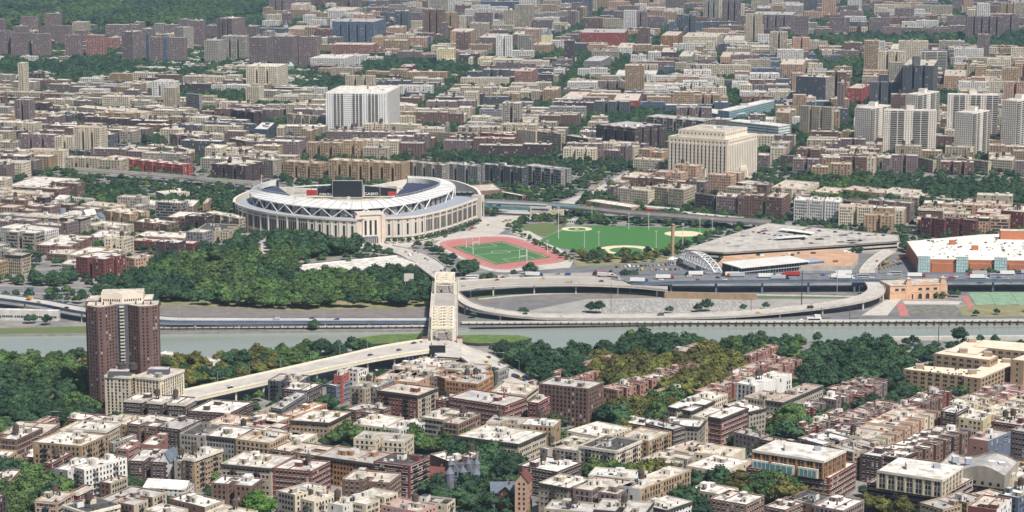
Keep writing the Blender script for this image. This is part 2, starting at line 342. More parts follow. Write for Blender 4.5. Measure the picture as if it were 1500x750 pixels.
def building(poly, h, wall='n', roof='W', fl=None, flags='', name='apartment_building', notch=None, lod=None, wall2=None, z0=0, parts=True, rec=True, rng=None, sp=None, occ=True, cat='building'):
    poly = ccw(poly); cx = sum(p[0] for p in poly)/len(poly); cy = sum(p[1] for p in poly)/len(poly)
    rng = rng or random.Random(int(abs(cx*7.3+cy*3.1)*10))
    s = pxm(cy); fl = fl or max(1, round(h/3.15)); org = (cx, cy, z0)
    if lod is None: lod = 0 if s > 1.9 else (1 if s > 1.05 else 2)
    root = thing(name, org)
    if occ: occupy(poly)
    base = poly; wm = 'wall'+wall; w2 = 'wall'+wall2 if wall2 else wm; rm = 'roof'+roof
    out = notched(poly, notch) if notch else poly
    par = .9 if lod < 2 else .6; tk = .35 if lod < 2 else .5
    inn = inset(out, tk); k = len(out); b = MB()
    for i in range(k):
        p, q = out[i], out[(i+1) % k]; a, c = inn[i], inn[(i+1) % k]
        e = (q[0]-p[0])/(math.dist(p, q) or 1); m = wm
        if wall2 and e*1.0 > 0 and (q[1]-p[1]) > 0: m = w2
        b.face([(p[0], p[1], 0), (q[0], q[1], 0), (q[0], q[1], h+par), (p[0], p[1], h+par)], m)
        b.face([(p[0], p[1], h+par), (q[0], q[1], h+par), (c[0], c[1], h+par), (a[0], a[1], h+par)], 'coping' if lod < 2 else m)
        b.face([(c[0], c[1], h), (a[0], a[1], h), (a[0], a[1], h+par), (c[0], c[1], h+par)], m)
    b.v = [(x, y, z+z0) for x, y, z in b.v]; b.build('wall', root, org)
    b = MB(); b.face([(x, y, h+z0) for x, y in inn], rm); b.build('roof', root, org)
    # windows
    b = MB(); sp = sp or rng.choice([2.3, 2.6, 2.9, 3.1]); ww = rng.choice([1.15, 1.25, 1.4]); pair = rng.random() < .3 and sp > 3
    if 'L' in flags: sp, ww = 4.2, 3.0; pair = False
    trim = {'w': 'dark_trim', 'm': 'light_trim', 'r': 'light_trim', 'k': 'light_trim', 'n': 'light_trim'}.get(wall, 'light_trim')
    sill = trim if (lod == 0 and ('s' in flags or wall in 'mrk' or rng.random() < .35)) else None
    if lod == 2: sp = max(sp, 3.4); ww *= 1.25; pair = False
    fesc = []
    for i in range(k):
        p, q = out[i], out[(i+1) % k]; L = math.dist(p, q)
        if L < 3.2 or not facing(p, q): continue
        blank = ('X' in flags and rng.random() < .35)
        win_edge(b, p, q, z0, h, fl, sp, ww, 1.85 if lod < 2 else 1.7, .07 if lod < 2 else .14, pair, sill, skip=.75 if blank else .03)
        if 'f' in flags and L > 9 and lod == 0: fesc.append((p, q, L))
    b.build('window', root, org, kind='stuff')
    for (p, q, L) in fesc:
        u = ((q[0]-p[0])/L, (q[1]-p[1])/L); n = (u[1], -u[0])
        for t in ([L*.5] if L < 22 else [L*.25, L*.72]): fire_escape(root, org, p, u, n, t, h, fl)
    if lod < 2:
        # cornice / bands
        if 'C' in flags or 'c' in flags:
            m = 'dark_trim' if 'C' in flags else 'light_trim'; b = MB()
            for i in range(k):
                p, q = out[i], out[(i+1) % k]; L = math.dist(p, q)
                if L < 4 or not facing(p, q): continue
                u = ((q[0]-p[0])/L, (q[1]-p[1])/L); n = (u[1], -u[0]); c = ((p[0]+q[0])/2+n[0]*.38, (p[1]+q[1])/2+n[1]*.38)
                b.box(c, u, L-.04, .74, h-.9+z0, h+par-.2+z0, m)
            b.build('cornice', root, org)
        if 'B' in flags:
            b = MB()
            for i in range(k):
                p, q = out[i], out[(i+1) % k]; L = math.dist(p, q)
                if L < 4 or not facing(p, q): continue
                u = ((q[0]-p[0])/L, (q[1]-p[1])/L); n = (u[1], -u[0]); c = ((p[0]+q[0])/2+n[0]*.1, (p[1]+q[1])/2+n[1]*.1)
                for z in ([h*(j/fl) for j in range(1, fl)] if lod == 0 else [h/fl, h*(fl-1)/fl]): b.box(c, u, L-.04, .2, z-.1+z0, z+.1+z0, 'coping')
            b.build('band_course', root, org)
        if 'O' in flags:
            b = MB()
            for i in range(k):
                p, q = out[i], out[(i+1) % k]; L = math.dist(p, q)
                if L < 4 or not facing(p, q): continue
                u = ((q[0]-p[0])/L, (q[1]-p[1])/L); n = (u[1], -u[0]); c = ((p[0]+q[0])/2+n[0]*.05, (p[1]+q[1])/2+n[1]*.05)
                b.box(c, u, L, .06, z0, z0+h/fl, 'light_trim')
            b.build('stone_base', root, org)
    # roof clutter
    ip = inset(base, 3.0); ar = area(base)
    if parts and ar > 90 and lod < 2 or (parts and ar > 500):
        (A, Bq, Cq) = base[0], base[1], base[-1]
        ex = (Bq[0]-A[0], Bq[1]-A[1]); ey = (Cq[0]-A[0], Cq[1]-A[1]); le = math.hypot(*ex) or 1; u = (ex[0]/le, ex[1]/le)
        def rp(m=.15):
            a, c = rng.uniform(m, 1-m), rng.uniform(m, 1-m); return (A[0]+ex[0]*a+ey[0]*c, A[1]+ex[1]*a+ey[1]*c)
        def ok(c, r=2.5): 
            X = np.array([c[0]+r, c[0]-r, c[0], c[0]]); Y = np.array([c[1], c[1], c[1]+r, c[1]-r]); return inside(out, X, Y).all()
        nb = min(5, 1+int(ar/330)) if lod == 0 else min(3, 1+int(ar/700))
        for j in range(nb):
            c = rp()
            if not ok(c): continue
            b = MB(); w, d, hh = rng.uniform(2.6, 5.5), rng.uniform(2.8, 6), rng.uniform(2.3, 3.4)
            b.box(c, u, w, d, h+z0, h+hh+z0, rng.choice([wm, wm, 'wallw', 'walle', 'roofW']), rm)
            b.box((c[0]+u[1]*(d/2+.04), c[1]-u[0]*(d/2+.04)), u, 1.0, .06, h+z0+.1, h+z0+2.1, 'dark_trim')
            b.build('stair_bulkhead', root, org)
        if lod < 2:
            b = MB()
            for j in range(rng.randint(3, 8) if lod == 0 else 2):
                c = rp(.06)
                if not ok(c, 1): continue
                t = rng.random()
                if t < .35: b.box(c, u, .8, .8, h+z0, h+z0+rng.uniform(1.2, 2.2), rng.choice([wm, 'dark_trim', 'walln']))
                elif t < .6: b.cyl(c, .35, h+z0, h+z0+1.5, 'dark_trim', 6)
                else: b.box(c, u, rng.uniform(1.2, 3), rng.uniform(1, 2.4), h+z0, h+z0+rng.uniform(.5, 1.1), rng.choice(['steel_pole', 'dark_trim', 'roofG', 'roofW']))
            b.build('roof_vent', root, org, kind='stuff')
            if lod == 0 and ar > 120:      # party-wall curbs and dark tar patches on the roof
                b = MB()
                n_ = max(0, int(le/9))
                for j in range(1, n_+1):
                    a = j/(n_+1)+rng.uniform(-.03, .03)
                    p = (A[0]+ex[0]*a+ey[0]*.04, A[1]+ex[1]*a+ey[1]*.04); q = (A[0]+ex[0]*a+ey[0]*.96, A[1]+ex[1]*a+ey[1]*.96)
                    mid = ((p[0]+q[0])/2, (p[1]+q[1])/2)
                    if rng.random() < .55 and ok(p, .5) and ok(q, .5) and ok(mid, .5): b.bar((p[0], p[1], h+z0+.2), (q[0], q[1], h+z0+.2), .28, rng.choice([wm, 'coping', rm]))
                for j in range(rng.randint(0, 2)):
                    c = rp(.2)
                    if ok(c, 3.5): b.box(c, u, rng.uniform(3, 7), rng.uniform(3, 6), h+z0+.01, h+z0+.06, rng.choice(['roofK', 'roofG', 'roofG', 'roofS']))
                b.build('roof_curb', root, org)
        if 'T' in flags:
            for j in range(1 if ar < 700 else 2):
                for _ in range(6):
                    c = rp(.25)
                    if ok(c, 2.2): water_tank(root, org, c, h+z0, 1.9 if lod == 0 else 2.2); break
    if rec: RECS.append(dict(o=root, x=cx, y=cy, h=h, wall=wall, roof=roof, fl=fl, flags=flags, cat=cat, name=name, tgt=None))
    return root, out, org
def autonotch(poly, which, s=None):
    spec = {}
    for i in which:
        L = math.dist(poly[i], poly[(i+1) % len(poly)]); c = int(L/19)
        if c < 1: continue
        D = math.dist(poly[(i+1) % len(poly)], poly[(i+2) % len(poly)])
        spec[i] = (c, 4.2, min(9, D*.4))
    return spec
def from_roof(L, N, R, hz):
    l, n, r = P2(*L, hz), P2(*N, hz), P2(*R, hz)
    # bring to a right angle at the near corner, keeping the longer side's direction
    a = (l[0]-n[0], l[1]-n[1]); b = (r[0]-n[0], r[1]-n[1]); la, lb = math.hypot(*a), math.hypot(*b)
    if la >= lb: ua = (a[0]/la, a[1]/la); pb = (ua[1], -ua[0]); pb = pb if pb[0]*b[0]+pb[1]*b[1] > 0 else (-pb[0], -pb[1]); k = .65; ub = (b[0]/lb, b[1]/lb); ub = (ub[0]*(1-k)+pb[0]*k, ub[1]*(1-k)+pb[1]*k)
    else: ub = (b[0]/lb, b[1]/lb); pa = (ub[1], -ub[0]); pa = pa if pa[0]*a[0]+pa[1]*a[1] > 0 else (-pa[0], -pa[1]); k = .65; ua = (a[0]/la, a[1]/la); ua = (ua[0]*(1-k)+pa[0]*k, ua[1]*(1-k)+pa[1]*k)
    # re-fit lengths so the screen x of the far corners stays
    def fit(dirv, X):
        # find t so that proj(n+t*dir).x == X
        nx, ny = n; e = (X-750)/F; dz = hz-CAM_H
        # (nx+t dx)=e*((ny+t dy)CP - dz SP)
        den = dirv[0]-e*dirv[1]*CP
        return (e*(ny*CP-dz*SP)-nx)/den if abs(den) > 1e-6 else 0
    ta, tb = fit(ua, L[0]), fit(ub, R[0])
    if not (0 < ta < 3*la+20): ua = (a[0]/la, a[1]/la); ta = la
    if not (0 < tb < 3*lb+20): ub = (b[0]/lb, b[1]/lb); tb = lb
    l = (n[0]+ua[0]*ta, n[1]+ua[1]*ta); r = (n[0]+ub[0]*tb, n[1]+ub[1]*tb)
    return [l, n, r, (l[0]+r[0]-n[0], l[1]+r[1]-n[1])]
def tower_foot(x0, xn, x1, ybase, alpha, dmin=14, wmin=6):
    nx, ny = P2(xn, ybase); a = math.radians(alpha)
    def fit(dv, X):
        e = (X-750)/F; den = dv[0]-e*dv[1]*CP
        return (e*(ny*CP+CAM_H*SP)-nx)/den if abs(den) > 1e-6 else 0
    ul = (-math.cos(a), math.sin(a)); ur = (math.sin(a), math.cos(a))
    w = max(wmin, fit(ul, x0)); d = fit(ur, x1) if x1 > xn+.3 else 0
    if not (6 < d < 120): d = min(max(dmin, d), 120)
    l = (nx+ul[0]*w, ny+ul[1]*w); r = (nx+ur[0]*d, ny+ur[1]*d)
    return [l, (nx, ny), r, (l[0]+r[0]-nx, l[1]+r[1]-ny)]
def height_at(xn, ytop, ybase):
    x, y, _ = P(xn, ybase); lo, hi = 0, 300
    for _ in range(30):
        m = (lo+hi)/2
        if proj(x, y, m)[1] > ytop: lo = m
        else: hi = m
    return lo
# ---------------------------------------------------------------- setting: ground, river, parks, roads
BIG = 12000
north = [(0, 490), (110, 489), (230, 487), (400, 485), (600, 483), (668, 482), (700, 478), (1000, 475), (1500, 473)]
south = [(0, 520), (120, 524), (250, 528), (400, 523), (520, 514), (620, 511), (680, 509), (790, 512), (880, 512), (1000, 503), (1300, 499), (1500, 499)]
nb = pp(north); sb = pp(south)
nbx = [(-6000, nb[0][1])]+nb+[(6000, nb[-1][1])]; sbx = [(-6000, sb[0][1])]+sb+[(6000, sb[-1][1])]
def land(name, poly, mat):
    b = MB(); b.prism(ccw(poly), -4, 0, 'concrete_dark', mat); o = b.build(name); o['kind'] = 'structure'
land('ground_north', nbx+[(BIG, 20000), (-BIG, 20000)], 'city_ground')
land('ground_south', sbx[::-1]+[(-6000, -3000), (6000, -3000)], 'city_ground')
b = MB(); b.face([(-BIG, -3000, -1.8), (BIG, -3000, -1.8), (BIG, 9000, -1.8), (-BIG, 9000, -1.8)], 'river_water'); o = b.build('river'); o['kind'] = 'structure'
occupy(ccw(nbx+sbx[::-1]))
G = []
def green(name, pts, mat='grass', z=.03, occ=True): return sheet(name, pts, mat, z, occ=occ)
# park floors
PARKS = {
 'west_park': [(-20, 533), (125, 533), (128, 606), (155, 616), (100, 629), (20, 644), (-20, 648)],
 'river_park': [(232, 540), (330, 528), (480, 515), (600, 521), (480, 534), (380, 553), (300, 566), (232, 580)],
 'hill_park': [(185, 415), (240, 388), (360, 362), (396, 352), (525, 360), (528, 372), (440, 382), (428, 404), (440, 410), (600, 416), (636, 432), (630, 458), (440, 466), (240, 462), (150, 446), (120, 432)],
 'slope_park': [(112, 296), (160, 282), (365, 292), (352, 312), (250, 305), (140, 302)],
 'avenue_park': [(1125, 288), (1180, 268), (1400, 275), (1510, 277), (1510, 305), (1400, 308), (1200, 304), (1130, 300)],
 'forest_hill': [(-60, -20), (200, -30), (395, -10), (392, 22), (330, 30), (250, 44), (120, 42), (-60, 46)],
 'mansion_garden': [(655, 640), (700, 664), (760, 690), (758, 745), (690, 748), (640, 735), (615, 715), (620, 700), (655, 690)],
 'riverside_green': [(700, 520), (790, 520), (870, 520), (930, 508), (1010, 508), (1170, 506), (1180, 518), (1330, 520), (1360, 545), (1320, 575), (1180, 580), (1165, 560), (1000, 620), (930, 640), (890, 650), (884, 600), (790, 600), (790, 560), (740, 560)],
}
for k, pts in PARKS.items(): green(k, pts, 'dry_grass' if k in ('hill_park',) else 'grass', occ='soft')
# ground left to trees alone: (pixel outline, spacing m, scale, tints, where)
TZ = [
 (PARKS['west_park'], 9, 1.05, 'ddggogbol', 'west bottom park beside the dark brick tower'),
 (PARKS['river_park'], 9, .95, 'dddggo', 'strip between the river and the elevated roadway'),
 (PARKS['hill_park'], 9.0, 1.1, 'dddddgggg', 'wooded park below the stadium'),
 (PARKS['slope_park'], 9, .8, 'dddg', 'wooded slope left of the stadium'),
 (PARKS['avenue_park'], 9.5, 1.0, 'dddggb', 'long park below the cream towers at right'),
 (PARKS['forest_hill'], 17, 1.9, 'ddggg', 'wooded hill at top left'),
 (PARKS['mansion_garden'], 8, .85, 'dddgg', 'garden round the turreted mansion'),
 ([(700, 524), (790, 522), (866, 524), (860, 560), (800, 578), (745, 552), (720, 536)], 9, 1.05, 'dddd', 'dark riverbank clump right of the bridge'),
 ([(866, 520), (930, 508), (1010, 508), (1040, 520), (960, 535), (900, 530)], 9, 1.1, 'ddddg', 'riverbank behind the pinkish brick housing'),
 ([(1010, 510), (1170, 507), (1180, 518), (1130, 530), (1040, 528)], 9, .95, 'ddgoo', 'riverbank behind the pinkish brick housing'),
 ([(860, 535), (960, 535), (1040, 528), (1110, 548), (1090, 560), (1040, 590), (960, 590), (900, 575), (860, 570)], 8.5, 1.15, 'ooooolog', 'autumn-tinted court of the pinkish brick housing'),
 ([(884, 600), (930, 590), (985, 592), (1000, 605), (975, 632), (930, 640), (890, 648)], 9, 1.05, 'dddgo', 'grounds right of the grey-brown tower slab'),
 ([(1165, 540), (1200, 520), (1290, 515), (1330, 530), (1340, 556), (1300, 575), (1180, 580)], 10, 1.2, 'dddddgg', 'broad dark grove left of the beige institution'),
 ([(1325, 520), (1375, 510), (1385, 520), (1360, 540), (1330, 545)], 9, .8, 'ddd', 'row of dark trees left of the beige institution'),
 ([(1385, 512), (1410, 505), (1430, 506), (1400, 520)], 9, .7, 'dd', 'row of dark trees left of the beige institution'),
 ([(676, 398), (720, 390), (790, 402), (800, 411), (700, 412), (680, 410)], 8.5, 1.0, 'dddd', 'dark clump below the running track'),
 ([(392, 352), (470, 354), (520, 358), (528, 372), (440, 380), (396, 378)], 9, 1.15, 'dddd', 'dark clump before the stadium wall'),
 ([(488, 408), (540, 402), (620, 404), (630, 420), (560, 424), (490, 420)], 9, .95, 'dddg', 'belt before the flat white-roofed depot'),
 ([(1045, 377), (1100, 370), (1262, 363), (1262, 367), (1100, 372), (1055, 384)], 6, .6, 'ddd', 'hedge line below the parking garage'),
 ([(1318, 356), (1328, 358), (1344, 386), (1318, 376)], 8, .9, 'dd', 'clump left of the orange-brown retail hall'),
 ([(10, 705), (30, 695), (62, 690), (90, 715), (100, 762), (-20, 762), (-10, 730)], 8.5, 1.0, 'dddgg', 'clump at the bottom left corner'),
 ([(855, 694), (900, 700), (990, 692), (985, 708), (930, 714), (870, 712)], 8, .85, 'ddgoo', 'trees before the cream apartment row, lower centre'),
 ([(1000, 702), (1090, 708), (1100, 716), (1210, 720), (1215, 736), (1180, 744), (1130, 738), (1060, 726), (1000, 714)], 8.5, 1.0, 'oogdgo', 'olive belt in front of the orange and maroon block'),
 ([(1265, 738), (1300, 732), (1375, 752), (1270, 762)], 8, .9, 'ooog', 'olive clump before the white-framed block'),
 ([(975, 738), (1005, 732), (1045, 742), (1045, 758), (980, 758)], 8, .95, 'ddd', 'dark clump at bottom, right of centre'),
 ([(368, 748), (385, 738), (402, 748), (402, 758), (372, 758)], 7, 1.0, 'bb', 'bright green clump at the bottom, left of centre'),
 ([(470, 634), (560, 642), (700, 657), (700, 668), (560, 654), (470, 643)], 7.5, .75, 'ggd', 'street row above the orange brick block'),
 ([(790, 628), (850, 636), (880, 652), (850, 656), (800, 643)], 7.5, .8, 'ddg', 'clump at the foot of the grey-brown tower slab'),
 ([(1118, 638), (1140, 646), (1165, 656), (1190, 650), (1200, 638), (1165, 628), (1130, 628)], 8, 1.2, 'ddg', 'courtyard of the dark row buildings'),
 ([(1258, 600), (1330, 577), (1345, 585), (1275, 610)], 7, .7, 'dd', 'yards between the maroon row buildings'),
 ([(1195, 612), (1250, 598), (1262, 606), (1205, 622)], 7, .7, 'dd', 'yards between the maroon row buildings'),
 ([(640, 234), (870, 242), (975, 246), (975, 251), (860, 250), (640, 241)], 8, .8, 'dd', 'avenue of trees behind the stadium apartment row'),
 ([(848, 280), (880, 268), (930, 256), (962, 262), (905, 284), (862, 294)], 14, .7, 'dgo', 'small sloping park left of the courthouse'),
 ([(115, 278), (200, 280), (215, 290), (120, 290)], 9, .9, 'dd', 'clump left of the wooded slope'),
 ([(770, 262), (835, 264), (835, 274), (775, 274)], 8, .8, 'dd', 'clump above the subway station'),
 ([(800, 292), (850, 286), (862, 296), (815, 300)], 8, .8, 'dd', 'clump above the subway station'),
 ([(425, 130), (532, 124), (532, 140), (440, 142)], 13, 1.3, 'dd', 'grove below the striped white block'),
 ([(540, 100), (640, 94), (690, 110), (640, 120), (560, 116)], 13, 1.3, 'dd', 'grove in the upper middle of the city'),
 ([(860, 60), (1000, 64), (1000, 72), (870, 68)], 15, 1.5, 'dg', 'grove near the dark blue church'),
 ([(1130, 62), (1310, 58), (1500, 54), (1560, 56), (1560, 78), (1320, 78), (1140, 78)], 15, 1.5, 'dg', 'tree belt round the upper right tower slabs'),
 ([(-20, 96), (70, 98), (90, 108), (20, 112), (-20, 108)], 13, 1.2, 'dd', 'grove below the upper left tower slabs'),
 ([(110, 92), (180, 94), (200, 106), (150, 118), (100, 122), (70, 112)], 13, 1.2, 'dd', 'grove below the upper left tower slabs'),
 ([(380, 48), (450, 46), (450, 60), (390, 62)], 15, 1.5, 'dg', 'grove right of the wooded hill'),
 ([(1120, 40), (1220, 38), (1220, 46), (1120, 48)], 16, 1.5, 'dg', 'grove right of the dark blue church'),
 ([(780, 78), (850, 80), (850, 96), (790, 94)], 14, 1.3, 'dg', 'grove near the two pale church towers'),
 ([(1216, 96), (1260, 92), (1262, 112), (1220, 116)], 13, 1.3, 'dg', 'grove beside the dark slab tower'),
 ([(-20, 480), (120, 477), (232, 477), (232, 487), (110, 490), (-20, 490)], 7, .55, 'goo', 'river bank at far left'),
 ([(40, 412), (108, 408), (112, 428), (40, 430)], 9, .9, 'ddd', 'clump left of the maroon block'),
 ([(700, 434), (760, 424), (860, 423), (860, 427), (760, 429), (708, 440)], 6, .35, 'dgo', 'verge under the concrete ramp'),
 ([(1105, 425), (1300, 424), (1300, 430), (1105, 432)], 7, .4, 'ddg', 'dark verge under the elevated expressway'),
 ([(260, 462), (620, 460), (620, 465), (260, 466)], 16, .5, 'dg', 'rail yard verge on the far bank'),
 ([(440, 452), (600, 448), (600, 455), (440, 458)], 16, .6, 'dg', 'rail yard verge on the far bank'),
 ([(140, 430), (200, 438), (232, 446), (232, 460), (150, 452)], 9, .8, 'ddg', 'clump behind the dark brick tower'),
]
for i_, q in enumerate(TZ):
    my = sum(v[1] for v in q[0])/len(q[0])
    if my > 615: TZ[i_] = ([(x, y+7) for x, y in q[0]], q[1], q[2]*1.38, q[3], q[4])
TZ += [([(700, 672), (758, 690), (756, 720), (700, 700), (690, 685)], 9, 1.4, 'ddg', 'tall clump right of the turreted mansion'),
 ([(480, 640), (560, 650), (690, 664), (690, 672), (560, 660), (480, 650)], 8.5, 1.15, 'ggdb', 'street row above the orange brick block'),
 ([(1010, 712), (1190, 732), (1180, 744), (1090, 740), (1010, 722)], 9, 1.35, 'oogdgo', 'olive belt in front of the orange and maroon block'),
 ([(860, 704), (985, 704), (975, 716), (880, 718)], 9, 1.3, 'dgogo', 'trees before the cream apartment row, lower centre')]
for q in TZ: occupy(ccw(pp(q[0])), False)
green('bank_slope', [(-10, 481), (120, 478), (232, 478), (232, 486), (110, 488), (-10, 489)], 'grass', .04)
def island(name, pts):
    b = MB(); b.prism(ccw(pp(pts, .6)), -3, .6, 'dark_trim', 'marsh_green'); o = b.build(name); o['kind'] = 'structure'
island('marsh_island', [(505, 500), (530, 494), (560, 490), (632, 488), (632, 499), (560, 503), (520, 505)])
island('marsh_island', [(668, 491), (700, 490), (760, 491), (779, 495), (760, 501), (700, 503), (668, 500)])
# streets and paved grounds (each a sheet 4 mm or more above the last)
def pave(name, pts, mat='asphalt', z=.06, occ=True): return sheet(name, pts, mat, z, occ=occ)
pave('river_avenue', [(545, 356), (640, 346), (700, 330), (745, 309), (800, 303), (862, 282), (920, 250), (932, 251), (880, 283), (830, 310), (760, 325), (730, 343), (640, 352), (600, 362), (545, 366)], 'pale_road', .08)
pave('stadium_forecourt', [(480, 352), (560, 354), (640, 345), (712, 318), (740, 318), (690, 335), (640, 348), (600, 358), (560, 362), (480, 366)], 'sidewalk', .12)
pave('park_road', [(381, 352), (396, 350), (402, 392), (384, 394)], 'pale_road', .07)
pave('rail_yard', [(232, 446), (440, 455), (640, 450), (640, 466), (232, 466)], 'rail_bed', .06)
pave('verge', [(690, 430), (760, 421), (900, 421), (975, 428), (900, 427), (760, 428), (700, 440)], 'grass', .14)
pave('verge', [(1110, 433), (1240, 432), (1250, 437), (1110, 438)], 'grass', .14)
pave('rail_yard_east', [(668, 432), (740, 424), (980, 424), (1300, 432), (1300, 446), (980, 440), (740, 440), (668, 450)], 'rail_bed', .06)
pave('cobbled_slope', [(740, 462), (860, 438), (975, 436), (1105, 438), (1260, 436), (1250, 452), (1100, 464), (860, 466)], 'cobble', .10)
pave('highway_shoulder', [(668, 450), (740, 440), (860, 438), (740, 462), (672, 466)], 'asphalt', .09)
pave('riverside_strip', [(232, 467), (640, 467), (672, 466), (1000, 467), (1250, 455), (1500, 462), (1500, 473), (1000, 475), (668, 480), (232, 486)], 'asphalt', .05)
pave('waterfront_park', [(1415, 447), (1500, 447), (1500, 464), (1420, 464), (1390, 455)], 'dry_grass', .10)
pave('red_walkway', [(1313, 445), (1325, 445), (1332, 463), (1318, 463)], 'track_red', .12)
pave('red_walkway', [(1408, 434), (1417, 433), (1427, 449), (1419, 452)], 'track_red', .13)
pave('pink_promenade', [(1322, 441), (1410, 441), (1404, 446), (1326, 446)], 'sidewalk', .12)
pave('dark_basin', [(1328, 448), (1400, 447), (1411, 463), (1333, 463)], 'rubble', .12)
pave('riverside_road', [(1300, 438), (1320, 438), (1300, 462), (1262, 462)], 'sidewalk', .11)
pave('east_lane', [(1190, 382), (1262, 372), (1345, 372), (1345, 403), (1262, 403), (1190, 400)], 'asphalt', .07)
pave('plaza_west', [(840, 383), (985, 378), (1060, 395), (1000, 402), (700, 406), (690, 400), (760, 396)], 'asphalt', .07)
pave('park_promenade', [(745, 340), (775, 338), (800, 352), (842, 378), (835, 392), (780, 396), (826, 384), (838, 377), (795, 358)], 'sidewalk', .14)
pave('park_lawn', [(838, 380), (850, 368), (880, 376), (990, 372), (985, 382), (900, 388), (845, 390)], 'dry_grass', .10)
pave('park_lawn', [(760, 330), (800, 326), (830, 332), (800, 346), (775, 342)], 'grass', .11)
# baseball ground
pave('baseball_turf', [(790, 352), (815, 340), (845, 331), (880, 330), (1042, 335), (1045, 343), (1000, 366), (955, 372), (905, 376), (850, 368), (815, 362)], 'striped_turf', .15)
def circle(cx, cy, r, a0=0, a1=360, n=28): return [(cx+r*math.cos(math.radians(a0+(a1-a0)*i/n)), cy+r*math.sin(math.radians(a0+(a1-a0)*i/n))) for i in range(n+(a1-a0 < 360))]
for (px, py, r) in ((845, 335.5, 15.5), (1001, 342.5, 19), (917, 366, 27)):
    c = P2(px, py); ry = .95
    pts = [(c[0]+(x)*1.05, c[1]+(y)*ry) for x, y in circle(0, 0, r)]
    sheet('baseball_infield', pts, 'infield_sand', .17, True)
    if px != 1001: sheet('infield_grass', [(c[0]+x, c[1]+y-(r*.1)) for x, y in circle(0, 0, r*.62)], 'turf', .19, True)
    sheet('pitcher_mound', [(c[0]+x, c[1]+y-(r*.1)) for x, y in circle(0, 0, 2.6)], 'infield_sand', .21, True)
# running track
def smooth(pts, n=3):
    for _ in range(n):
        q = []
        for i in range(len(pts)):
            a, b = pts[i], pts[(i+1) % len(pts)]
            q += [(a[0]*.75+b[0]*.25, a[1]*.75+b[1]*.25), (a[0]*.25+b[0]*.75, a[1]*.25+b[1]*.75)]
        pts = q
    return pts
trk = smooth(pp([(637, 358), (660, 350), (742, 345), (778, 355), (838, 377), (828, 384), (770, 391), (735, 397), (700, 388), (672, 374)]), 2)
sheet('running_track_apron', [(x*1.0, y) for x, y in smooth(pp([(630, 358), (658, 347), (744, 342), (780, 353), (846, 377), (832, 387), (770, 395), (733, 401), (696, 391), (668, 376)]), 2)], 'sidewalk', .15, True)
sheet('running_track', trk, 'track_red', .17, True)
fieldpx = [(661, 362), (736, 353.5), (808, 377), (727, 388)]
fp = pp(fieldpx); sheet('soccer_field', fp, 'turf', .19, True)
b = MB()
def lineq(p, q, w=.5, z=.21, m='paint_line'):
    L = math.dist(p, q); u = ((q[0]-p[0])/L, (q[1]-p[1])/L); n = (-u[1]*w/2, u[0]*w/2)
    b.face([(p[0]-n[0], p[1]-n[1], z), (q[0]-n[0], q[1]-n[1], z), (q[0]+n[0], q[1]+n[1], z), (p[0]+n[0], p[1]+n[1], z)], m)
def lerp(a, c, t): return tuple(x+(y-x)*t for x, y in zip(a, c))
C4 = [lerp(lerp(fp[0], fp[1], s_), lerp(fp[3], fp[2], s_), t_) for s_, t_ in ((.05, .05), (.95, .05), (.95, .95), (.05, .95))]
for i in range(4): lineq(C4[i], C4[(i+1) % 4])
lineq(lerp(C4[0], C4[3], .5), lerp(C4[1], C4[2], .5))
cc = lerp(C4[0], C4[2], .5); cr = circle(cc[0], cc[1], 9.2, n=24)
for i in range(24): lineq(cr[i], cr[(i+1) % 24])
for e0, e1, sgn in ((0, 1, 1), (3, 2, -1)):
    m0, m1 = lerp(C4[e0], C4[e1], .25), lerp(C4[e0], C4[e1], .75); o0, o1 = (C4[3], C4[2]) if sgn > 0 else (C4[0], C4[1])
    d = [(y-x)*.15 for x, y in zip(C4[e0], o0)]; a0 = (m0[0]+d[0], m0[1]+d[1]); a1 = (m1[0]+d[0], m1[1]+d[1]); lineq(m0, a0); lineq(a0, a1); lineq(a1, m1)
for k in range(1, 5):     # lane lines on the track
    t = inset(ccw(trk), k*1.6)
    for i in range(len(t)): lineq(t[i], t[(i+1) % len(t)], .16, .20)
o = b.build('field_markings'); o['kind'] = 'structure'
